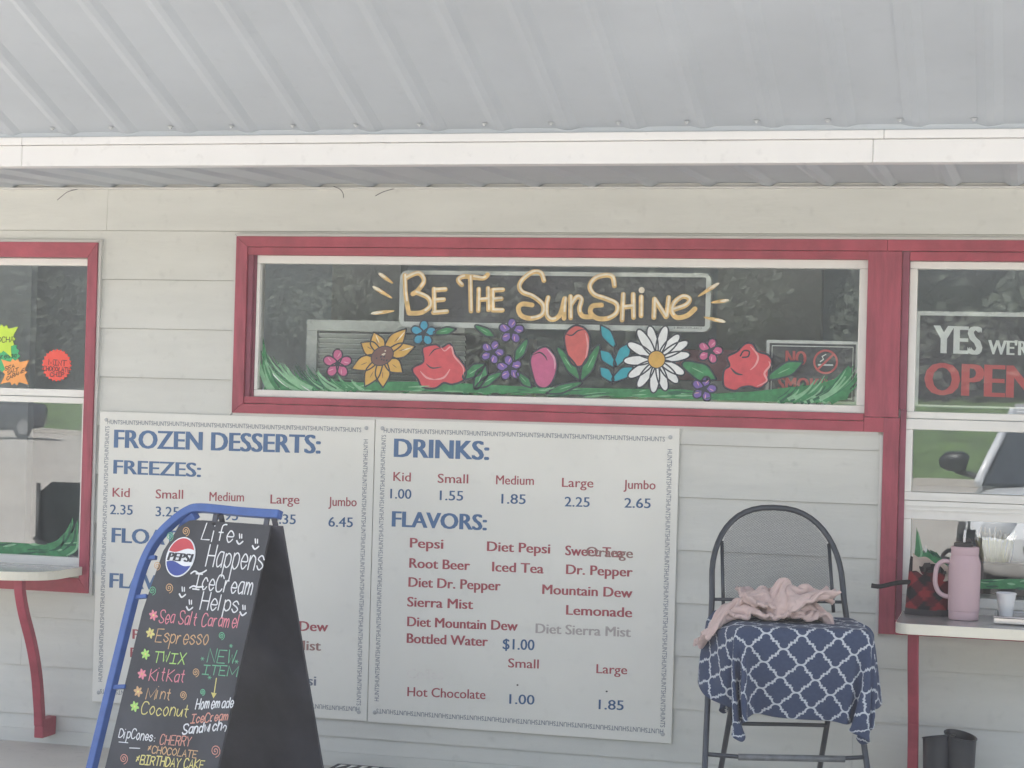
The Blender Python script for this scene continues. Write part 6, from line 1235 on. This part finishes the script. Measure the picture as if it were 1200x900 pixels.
-184,723,-221,-179,715,-207,-177,712,-203,-175,722,-204,-170,733,-191,-166,737,-184,-166,750,-172,-166,765,-165,-170,780,-155,-162,780,-146,-161,787,
-136,-159,791,-123,-153,791,-110,-152,786,-102,-153,773,-89,-154,770,-79,-142,776,-69,-138,781,-58,-140,776,-45,-143,776,-37,-141,781,-31,-133,790,
-21,-140,785,-10,-147,782,3,-144,778,16,-144,777,27,-148,783,37,-152,790,50,-152,790,51,-155,802,60,-154,811,73,-155,809,83,-156,818,91,-156,826,102,
-152,818,115,-152,825,126,-150,825,132,-151,829,142,-150,822,148,-152,832,160,-150,831,176,-147,830,182,-157,844,190,-164,855,204,-158,857,-270,-194,
721,-261,-183,724,-247,-181,720,-233,-176,718,-221,-172,722,-209,-166,716,-197,-166,718,-200,-163,733,-199,-164,745,-189,-165,757,-181,-166,772,-169,
-164,784,-157,-159,791,-146,-153,788,-138,-158,781,-126,-157,780,-114,-148,775,-100,-145,769,-87,-145,765,-74,-141,765,-66,-131,773,-58,-130,781,-47,
-132,782,-38,-133,776,-29,-128,780,-21,-137,778,-11,-144,775,1,-138,780,13,-140,787,25,-142,793,36,-147,800,48,-145,796,58,-147,797,60,-145,811,71,
-147,809,82,-147,811,91,-145,825,101,-145,816,113,-144,816,124,-140,821,132,-142,828,142,-140,820,150,-143,828,158,-145,838,171,-144,841,186,-146,846,
193,-155,858,198,-161,867,-272,-194,712,-260,-188,714,-249,-175,712,-236,-169,710,-224,-167,715,-214,-162,722,-201,-157,719,-193,-155,732,-197,-156,
748,-191,-156,763,-179,-157,774,-173,-157,788,-159,-151,794,-148,-146,793,-137,-148,782,-131,-157,770,-117,-150,764,-103,-138,762,-86,-132,765,-72,
-130,763,-60,-134,763,-54,-126,771,-51,-123,785,-40,-122,780,-30,-126,771,-17,-127,775,-8,-133,775,-4,-135,790,10,-137,797,21,-143,802,34,-141,807,47,
-141,806,58,-140,795,65,-141,804,67,-140,812,80,-137,811,92,-141,817,102,-140,824,110,-138,809,121,-134,817,132,-134,827,143,-135,830,154,-135,823,
162,-136,835,169,-137,848,181,-145,853,196,-150,854,201,-154,867,]   # resting shape of the garment, millimetres
def cloth_obj(name, data, nx, ny, m, f_dye, thick, parent=None, levels=2, second=False):
    pts = unpack(data, nx*ny)
    if second: pts = [(x-.03, y, z-max(0,-.19-x)*.8) for x, y, z in pts]
    else: pts = [(x*1.08+.034, y, z if z > .44 else .44-(.44-z)*.62) for x, y, z in pts]
    vs = [SL(*p) for p in pts]; fc = [(j*nx+i, j*nx+i+1, (j+1)*nx+i+1, (j+1)*nx+i) for j in range(ny-1) for i in range(nx-1)]; mb = MB().add(vs, fc)
    if second: mb.add([SL(-.015-x*.78, -.44-y*.85, .754+(z-.752)*.85) for x, y, z in pts], fc)
    o = mb.build(name, m, parent, smooth=2)
    uvl = o.data.uv_layers.new(name='weave'); 
    for p in o.data.polygons:
        for li in p.loop_indices:
            vi = o.data.loops[li].vertex_index; uvl.data[li].uv = ((vi % nx)/(nx-1), (vi//nx % ny)/(ny-1))
    s_ = o.modifiers.new('smooth', 'SUBSURF'); s_.levels = levels; s_.render_levels = levels
    th = o.modifiers.new('thick', 'SOLIDIFY'); th.thickness = thick; th.offset = 0
    return o
def mathn(t, op, a, b=None, c=None):
    n = t.nodes.new('ShaderNodeMath'); n.operation = op
    for k, v in enumerate((a, b, c)):
        if v is None: continue
        if isinstance(v, (int, float)): n.inputs[k].default_value = v
        else: t.links.new(v, n.inputs[k])
    return n.outputs[0]
def quatrefoil():
    "navy cloth printed with white interlocking quatrefoil outlines (woven pattern in the cloth's own UVs)"
    m = bpy.data.materials.new('quatrefoil_cloth'); m.use_nodes = True; t = m.node_tree; b = t.nodes['Principled BSDF']
    uv = t.nodes.new('ShaderNodeUVMap'); uv.uv_map = 'weave'; sx = t.nodes.new('ShaderNodeSeparateXYZ'); t.links.new(uv.outputs[0], sx.inputs[0])
    u = mathn(t, 'MULTIPLY', sx.outputs[0], 1/.112); v = mathn(t, 'MULTIPLY', sx.outputs[1], .94/.100)
    # one quadrant of a cell: two back to back round lobes joined by three small steps
    x = mathn(t, 'ABSOLUTE', mathn(t, 'SUBTRACT', mathn(t, 'FRACT', mathn(t, 'ADD', u, .5)), .5)); y = mathn(t, 'ABSOLUTE', mathn(t, 'SUBTRACT', mathn(t, 'FRACT', mathn(t, 'ADD', v, .5)), .5))
    def arc(cx, cy, hi):
        d = mathn(t, 'ABSOLUTE', mathn(t, 'SUBTRACT', mathn(t, 'SQRT', mathn(t, 'ADD', mathn(t, 'POWER', mathn(t, 'SUBTRACT', x, cx), 2), mathn(t, 'POWER', mathn(t, 'SUBTRACT', y, cy), 2))), .15))
        side = mathn(t, 'SUBTRACT', .33, y) if hi else mathn(t, 'SUBTRACT', y, .17)
        return mathn(t, 'MAXIMUM', d, side)
    def box(cx, cy, hx, hy):
        return mathn(t, 'MAXIMUM', mathn(t, 'SUBTRACT', mathn(t, 'ABSOLUTE', mathn(t, 'SUBTRACT', x, cx)), hx), mathn(t, 'SUBTRACT', mathn(t, 'ABSOLUTE', mathn(t, 'SUBTRACT', y, cy)), hy))
    d = mathn(t, 'MINIMUM', arc(0, .35, True), arc(.5, .15, False))
    for b_ in ((.175,.33,.025,0),(.20,.29,0,.04),(.25,.25,.05,0),(.30,.21,0,.04),(.325,.17,.025,0)): d = mathn(t, 'MINIMUM', d, box(*b_))
    line = mathn(t, 'LESS_THAN', d, .029)
    n = t.nodes.new('ShaderNodeTexNoise'); n.inputs['Scale'].default_value = 90; t.links.new(uv.outputs[0], n.inputs['Vector'])
    r = t.nodes.new('ShaderNodeValToRGB'); r.color_ramp.elements[0].color = (.040,.058,.110,1); r.color_ramp.elements[1].color = (.066,.090,.155,1); t.links.new(n.outputs[0], r.inputs[0])
    mx = t.nodes.new('ShaderNodeMixRGB'); t.links.new(line, mx.inputs[0]); t.links.new(r.outputs[0], mx.inputs[1]); mx.inputs[2].default_value = (.50,.54,.58,1)
    t.links.new(mx.outputs[0], b.inputs['Base Color']); b.inputs['Roughness'].default_value = .9; b.inputs['Specular IOR Level'].default_value = .15; b.inputs['Sheen Weight'].default_value = .1
    return m
o = cloth_obj('seat_cover', COVER, 46, 46, quatrefoil(), None, .0018)
tag(o, 'navy cover with a white quatrefoil pattern draped over the stool seat', 'cloth')
m_gar = mat('garment_fleece', (.60,.465,.43), .95, var=.07, vs=14, bump=.25, bs=140, spec=.1, sheen=.3)
o = cloth_obj('crumpled_garment', GARM, 48, 36, m_gar, None, .012, second=True)
tag(o, 'crumpled dusty pink fleece garment piled on the stool seat', 'garment')

# ---------------------------------------------------------------- chalkboard A-frame sign
A_ = math.radians(16); LN = math.radians(17.5)
ud = V((math.cos(A_), -math.sin(A_), 0)); nf = V((-math.sin(A_), -math.cos(A_), 0)); O = V((.05187, -1.2, 1.06795))
nF = (nf*math.cos(LN)+UPZ*math.sin(LN)).normalized(); dF = ud.cross(nF); dF = -dF if dF.z > 0 else dF
nB = (-nf*math.cos(LN)+UPZ*math.sin(LN)).normalized(); dB = ud.cross(nB); dB = -dB if dB.z > 0 else dB
ab = thing('chalkboard_sign', 'black A-frame chalkboard with a blue tube handle and handwritten flavors', 'sign', (O.x-.24, O.y+.1, 0))
m_slate = mat('chalk_slate', (.040,.043,.050), .55, var=.35, vs=5, dirt=0); m_tube = mat('blue_tube', (.05,.12,.36), .38, var=.12, vs=20, dirt=.3); m_abdark = mat('black_board', (.028,.030,.040), .28, var=.75, vs=3.2, coat=.3)  # black_board: strong mottling puts smears and sheen into the colour
xl, xr = -.496, -.021; dn_top, dn_bot = .027, 1.085
def panel_pts(n_, d_, xl_, xr_, rr=.10):
    q = [(xr_, dn_top), (xr_, dn_bot), (xl_-.004, dn_bot), (xl_-.0, dn_top+.34), (xl_+.03, dn_top+.12), (xl_+.075, dn_top+.03), (xl_+.115, dn_top+.004), (xl_+.14, dn_top)]
    return [O+ud*a+d_*b for a, b in q]
MB().prism(panel_pts(nF, dF, xl+.0, xr), -nF*.010).build('front_panel', m_slate, ab, bevel=.0015)
MB().prism(panel_pts(nB, dB, xl+.02, xr+.042), -nB*.010).build('back_panel', m_abdark, ab, bevel=.0015)
tz = V((0,0,.012))
tp = [O+ud*.012+tz, O+ud*-.15+tz, O+ud*-.33+tz+V((0,0,.004)), O+ud*-.395+V((0,0,.001))+dF*.0, O+ud*-.455+dF*.045, O+ud*-.505+dF*.105, O+ud*-.535+dF*.18, O+ud*-.548+dF*.28, O+ud*-.553+dF*.5, O+ud*-.556+dF*.8, O+ud*-.558+dF*1.095]
MB().tube(smooth_path(tp, 5), .0150, square=True, up=nF).build('tube_frame', m_tube, ab, bevel=.003)
tq = [O+ud*-.36+dB*.01, O+ud*-.42+dB*.05, O+ud*-.47+dB*.12, O+ud*-.50+dB*.22, O+ud*-.512+dB*.4, O+ud*-.52+dB*.8, O+ud*-.522+dB*1.095]
MB().tube(smooth_path(tq, 5), .014, square=True, up=nB).build('tube_frame', m_tube, ab, bevel=.003)
MB().box((-.008,-.008,-.009),(.0,.008,.009)).build('end_cap', m_tube, None, bevel=.001).location = O+ud*.02+tz if False else O+ud*.016+tz
bpy.data.objects['end_cap'].rotation_euler = (0,0,-A_); attach(bpy.data.objects['end_cap'], ab)
for t_, d_, nn in ((-.27,dF,nF),(-.245,dB,nB),(-.045,dF,nF),(-.012,dB,nB)):
    c = O+ud*t_; MB().prism([c-ud*.010, c+ud*.010, c+ud*.012+d_*.040, c-ud*.008+d_*.040], -nn*.006).build('hanger', m_abdark, ab)
for d_ in (.16,.30,.62,.95):
    MB().tube([O+ud*-.545+dF*(d_+.02), O+ud*-.49+dF*(d_+.012)], .007, square=True, up=nF).build('strap', m_tube, ab)
W_ = mat('chalk_white', (.78,.80,.80), .8); PK = mat('chalk_pink', (.75,.27,.32), .8); OR_ = mat('chalk_tan', (.65,.42,.22), .8); YG = mat('chalk_lime', (.45,.72,.20), .8); YE = mat('chalk_yellow', (.75,.68,.25), .8); GN = mat('chalk_green', (.16,.48,.28), .8); PH = mat('chalk_peach', (.70,.34,.26), .8)
CB = Flat(O+nF*.0004, nF, -dF)
def chalk(t_, a, b, h, m, wd=.005, jit=.35): hand(CB, t_, a, b, h, m, wd, jit); CB.flush('chalk_word', ab)
def k6(x, y): return (160+x/5.624, 600+y/5.624)
chalk('Life', (235.6,633), (272,635), 18, W_, .0048); chalk('Happens', (241,663), (307,668), 25, W_, .0048, .2)
chalk('IceCream', (226,690), (297,698), 19, W_, .0048); chalk('Helps', (234.5,713), (278,717), 19, W_, .0048)
CB.ribbon(crv([k6(*p) for p in ((360,405),(385,390),(410,405),(435,400),(460,385))],4), .006, W_); CB.ribbon(crv([k6(*p) for p in ((352,500),(375,488),(405,495),(440,492))],4), .006, W_); CB.flush('chalk_doodle', ab)
for (x, y) in ((681,180),(785,213),(303,530),(350,615),(703,650)):
    CB.ribbon(crv([k6(x-20,y+10), k6(x-5,y+32), k6(x+20,y+15)],4), .006, W_); CB.ribbon([k6(x-2,y-35), k6(x,y-8)], .005, W_); CB.ribbon([k6(x+13,y-32), k6(x+13,y-8)], .005, W_); CB.flush('chalk_smiley', ab)
chalk('Sea Salt Caramel', (186,729.5), (279.5,736), 14, PK, .004); chalk('Espresso', (182,752), (243,755.5), 15, OR_, .004)
chalk('TWIX', (180,775.5), (216,778), 12.5, YG, .0038); chalk('KitKat', (174.5,797.5), (216,800), 14, PK, .0038); chalk('Mint', (171,818.5), (200,820), 13, OR_, .0038); chalk('Coconut', (165,836), (220.5,841), 13, YE, .0038)
chalk('NEW', (242.7,776), (274.5,778), 15, GN, .0036, .1); chalk('ITEM', (237,790), (276.5,793), 11, GN, .0036, .1)
chalk('Homemade', (229,831), (272.6,829), 12, W_, .004); chalk('IceCream', (223.5,847), (268,844), 10, PH, .004); chalk('Sandwich', (213.5,861), (259,855), 11.5, W_, .005)
chalk('DipCones:', (139,864), (181.5,868.5), 10.5, W_, .0038); chalk('CHERRY', (187,872), (222.5,874.5), 11, PH, .0035, .1); chalk('*CHOCOLATE', (172,881.5), (230,888.5), 8.5, OR_, .0035, .1); chalk('*BIRTHDAY CAKE', (158,895), (238,901.5), 10.5, YE, .004, .1)
CB.ribbon([(253.7,795),(250.6,816)], .004, YE); CB.fill([(247.5,811.5),(254,812.5),(250.3,818.5)], YE); CB.flush('chalk_arrow', ab)
CB.ribbon([(139.5,869.5),(150,870.5)], .003, W_); CB.ribbon([(152,876.5),(164,877)], .003, W_); CB.flush('chalk_doodle', ab)
def swirl(c, r, m, w_=.003):
    pts = [(c[0]+r*(k/26)*math.cos(k*.52)*.9, c[1]+r*(k/26)*math.sin(k*.52)*1.1) for k in range(2,28)]; CB.ribbon(pts, w_, m); CB.flush('chalk_swirl', ab)
for x, y, r, m in ((199,628.5,4.8,GN),(217.8,622.6,5,OR_),(184,663,4.6,OR_),(178.7,692,4.6,GN),(198.2,689,5.2,OR_),(259.6,745,4.2,GN),(229.4,788,4.6,OR_),(214.6,814.7,4.6,OR_),(237.4,811,3.5,GN),(252.5,880,6.5,PH),(145,889,5.5,PH)): swirl((x,y), r, m)
def daisy(c, r, m, mc_):
    for k in range(6):
        a = k*PI/3+.3; CB.ribbon([(c[0]+.12*r*math.cos(a), c[1]+.12*r*math.sin(a)), (c[0]+r*math.cos(a)*.85, c[1]+r*math.sin(a)*1.05)], .0105, m, .0006+k*.00003, taper=1)
    CB.disc(CB.at(*c), .004, mc_, .0011); CB.flush('chalk_flower', ab)
for x, y, m, mc_ in ((180,721,PK,YE),(176.4,742,YE,OR_),(170.7,766.7,YG,YE),(166.6,790,PK,OR_),(162,810.5,OR_,YE),(158,828,YG,YE)): daisy((x,y), 6.2, m, mc_)
for x, y in ((270.8,757),(277.4,775.5),(237.4,772),(245.7,794)):
    for k in range(3): a = k*PI/3; CB.ribbon([(x-2*math.cos(a), y-2.2*math.sin(a)), (x+2*math.cos(a), y+2.2*math.sin(a))], .002, GN, .0007+k*.0001)
    CB.flush('chalk_star', ab)
CB.ribbon(crv([(261.5,853),(263.5,850),(265.5,852),(263.8,857)],4), .004, W_); CB.flush('chalk_doodle', ab)
# round soda badge
lc = CB.at(211.7,652.8); au = ud; av = -dF; RX = .064; RY = .064
lg_w = mat('badge_white', (.80,.82,.83), .35); lg_r = mat('badge_red', (.55,.05,.06), .35); lg_b = mat('badge_blue', (.03,.06,.30), .35); lg_k = mat('badge_ink', (.015,.015,.02), .35)
def dpt(x, y, l=.0006): return lc+au*x*RX+av*y*RY+nF*l
badge = MB().prism([dpt(math.cos(2*PI*k/40)*1.0, math.sin(2*PI*k/40)*1.12, .0018) for k in range(40)][::-1], -nF*.0016).build('logo_badge', lg_w, ab)
def seg(a0, a1, wave, m):
    top = [(math.cos(a)*.93, math.sin(a)*1.05) for a in [a0+(a1-a0)*k/18 for k in range(19)]]; xs_, xe = top[-1][0], top[0][0]
    wv = [(xs_+(xe-xs_)*k/14, top[-1][1]+(top[0][1]-top[-1][1])*k/14+wave*math.sin(2*PI*k/14)) for k in range(1,14)]
    MB().poly([dpt(x, y, .0024) for x, y in top+wv]).build('logo_band', m, badge)
seg(.42, PI-.30, -.09, lg_r); seg(PI+.30, 2*PI-.42, -.09, lg_b)
vs, fs = font_mesh('PEPSI', 0); 
lm = MB()
for q in range(3): lm.add([dpt(-.84+1.64*v.x+(q-1)*.05+v.y*.07, -.24+.46*v.y+.0*v.x, .0026+q*.0002) for v in vs], fs)
lm.build('logo_lettering', lg_k, badge)

# ---------------------------------------------------------------- dark mat by the wall, loose wires under the soffit
mt = MB(); a = PG(405,895,.01); b = PG(482,897,.01)
mat_o = thing('door_mat', 'dark mat with white triangles on the walkway against the wall', 'mat', (a.x+.1,-.06,0))
MB().box((-.12,-.5,.001),(.155,-.03,.012)).build('mat_base', mat('mat_rubber', (.06,.065,.07), .8), mat_o)
for k in range(6): MB().prism([(-.10+k*.045,-.05,.0122),(-.075+k*.045,-.05,.0122),(-.10+k*.045,-.12,.0122)], (0,0,.001)).build('triangle', m_white, mat_o)
m_wire = mat('wire', (.10,.10,.11), .6)
for pts, lb in (([(67,239),(73,234),(80,229),(92,226)], 'short loose wire hanging under the soffit at the far left'), ([(391,223),(398,226),(402,231),(402.5,236)], 'short curled wire hanging under the soffit left of center'), ([(440,234),(450,229),(468,224)], 'short straight wire hanging under the soffit above the painted window')):
    q = [P(x, y-4.5, -.03-.01*k) for k, (x, y) in enumerate(pts)]; q[-1] = P(pts[-1][0], pts[-1][1]-4.5, -.02); tag(MB().tube(smooth_path(q,4), .0015, 6).build('loose_wire', m_wire, None, smooth=2), lb, 'wire')

# ---------------------------------------------------------------- cars and patio chairs seen only as reflections
m_carw = mat('car_white', (.72,.74,.76), .25, var=.02, coat=.5); m_card = mat('car_dark', (.03,.035,.05), .25, var=.05, coat=.6); m_cg = mat('car_glass', (.03,.035,.045), .08, spec=.8); m_tyre = mat('tyre', (.02,.02,.02), .8); m_rimm = mat('wheel_rim', (.45,.45,.46), .3, metal=.8); m_lamp = mat('headlamp', (.6,.62,.65), .1, spec=.8)
def car(name, label, loc, rot, paint_):
    root = thing(name, label, 'car', loc); R = Matrix.Rotation(rot, 3, 'Z'); T = lambda p: R @ V(p)+V(loc)
    # local: +y is the front; sections y, half width, z bottom, z top of the body
    sec = [(-2.25,.72,.45,.85),(-2.15,.86,.32,.98),(-1.6,.92,.24,1.02),(-.5,.93,.22,1.0),(.6,.93,.22,.98),(1.2,.92,.24,.94),(1.9,.88,.28,.84),(2.2,.80,.34,.72),(2.3,.66,.42,.62)]
    n = 16; vs = []
    for y, hw, zb_, zt_ in sec:
        for k in range(n):
            a = 2*PI*(k+.5)/n; c_, s_ = math.cos(a), math.sin(a); vs.append(T((hw*math.copysign(abs(c_)**.45, c_), y, (zb_+zt_)/2+(zt_-zb_)/2*math.copysign(abs(s_)**.45, s_))))
    fs = [(i*n+k, i*n+(k+1)%n, (i+1)*n+(k+1)%n, (i+1)*n+k) for i in range(len(sec)-1) for k in range(n)]+[list(range(n))[::-1], [(len(sec)-1)*n+k for k in range(n)]]
    MB().add(vs, fs).build('body', paint_, root, smooth=True)
    gs = [(-1.75,.80,.72,1.0,1.02),(-1.25,.82,.64,.98,1.45),(-.4,.84,.66,.98,1.50),(.25,.84,.64,.97,1.44),(1.15,.82,.74,.93,.955)]; vs = []
    for y, hb, ht, zb_, zt_ in gs: vs += [T((-hb,y,zb_)), T((hb,y,zb_)), T((ht,y,zt_)), T((-ht,y,zt_))]
    fs = [(i*4+k, i*4+(k+1)%4, i*4+4+(k+1)%4, i*4+4+k) for i in range(4) for k in range(4)]+[(3,2,1,0),(16,17,18,19)]
    MB().add(vs, fs).build('window_glass', m_cg, root)
    MB().prism([T(p) for p in ((-.66,-1.25,1.452),(.66,-1.25,1.452),(.67,-.4,1.502),(.65,.25,1.445),(-.65,.25,1.445),(-.67,-.4,1.502))], R @ V((0,0,.03))).build('roof', paint_, root, bevel=.01)
    for s_ in (-1,1):
        for a, b in (((s_*.65,.27,1.46),(s_*.83,1.17,.95)), ((s_*.65,-1.25,1.46),(s_*.82,-1.78,1.0)), ((s_*.67,-.4,1.49),(s_*.85,-.4,.98))): MB().tube([T(a), T(b)], .035, 8).build('pillar', paint_, root, smooth=2)
        for y in (-1.42,1.42):
            w_ = MB().tube([T((s_*.74,y,.33)), T((s_*.95,y,.33))], .33, 26).build('tyre', m_tyre, root, smooth=True); MB().tube([T((s_*.93,y,.33)), T((s_*.958,y,.33))], .2, 20).build('rim', m_rimm, w_, smooth=True)
        m1 = MB().tube([T((s_*.93,.86,1.09)), T((s_*.97,.86,1.10)), T((s_*1.10,.85,1.10)), T((s_*1.15,.84,1.085))], [.06,.085,.075,.04], 12).build('side_mirror', m_dark, root, smooth=2)
        MB().tube([T((s_*.86,.88,.99)), T((s_*1.02,.86,1.03))], .025, 8).build('mirror_arm', m_dark, root)
        MB().tube([T((s_*.62,2.14,.66)), T((s_*.68,2.27,.64))], [.13,.09], 14).build('headlamp', m_lamp, root, smooth=2)
    MB().prism([T(p) for p in ((-.45,2.27,.40),(.45,2.27,.40),(.48,2.27,.56),(-.48,2.27,.56))], R @ V((0,.045,0))).build('grille', m_dark, root)
    return root
car('parked_car', 'white car parked nose to the stand, mirrored in the right window', (3.06,-9.15,-.02), math.radians(2), m_carw)
car('parked_car', 'dark car parked far across the lot, mirrored in the lower left window', (-25.5,-40.5,-.02), math.radians(60), m_card)
def patio_chair(loc, rot, label):
    root = thing('patio_chair', label, 'chair', loc, 'patio chairs in front of the stand'); R = Matrix.Rotation(rot, 3, 'Z'); T = lambda p: R @ V(p)+V(loc); m = m_dark
    for s_ in (-1,1):
        MB().tube([T((s_*.24,-.22,0)), T((s_*.24,-.2,.62)), T((s_*.24,.18,.64))], .014, 8).build('front_leg', m, root, smooth=2); MB().tube([T((s_*.22,.3,0)), T((s_*.22,.2,.45)), T((s_*.2,.28,.95))], .014, 8).build('rear_leg', m, root, smooth=2)
    MB().prism([T(p) for p in ((-.23,-.2,.42),(.23,-.2,.42),(.22,.22,.42),(-.22,.22,.42))], (0,0,.02)).build('seat', m, root, bevel=.004)
    MB().prism([T(p) for p in ((-.2,.22,.5),(.2,.22,.5),(.19,.28,.9),(.12,.285,.96),(-.12,.285,.96),(-.19,.28,.9))], R @ V((0,.012,0))).build('backrest', m_darkg, root, bevel=.004)
patio_chair((-2.62,-2.6,-.024), 2.4, 'black patio chair mirrored at the right of the lower left pane'); patio_chair((-3.75,-2.7,-.024), .7, 'black patio chair mirrored at the left of the lower left pane')

# ---------------------------------------------------------------- even haze volume, added to lift the blacks like windshield glare
hz = MB().box((-95,-110,-1.5),(60,25,30)).build('haze', bpy.data.materials.new('veil_haze')); m = hz.data.materials[0]; m.use_nodes = True; t = m.node_tree; t.nodes.remove(t.nodes['Principled BSDF'])
pv = t.nodes.new('ShaderNodeVolumePrincipled'); pv.inputs['Density'].default_value = HAZE; pv.inputs['Color'].default_value = (1,.99,.98,1); pv.inputs['Anisotropy'].default_value = .2
t.links.new(pv.outputs[0], t.nodes['Material Output'].inputs['Volume']); tag(hz, kind='stuff')
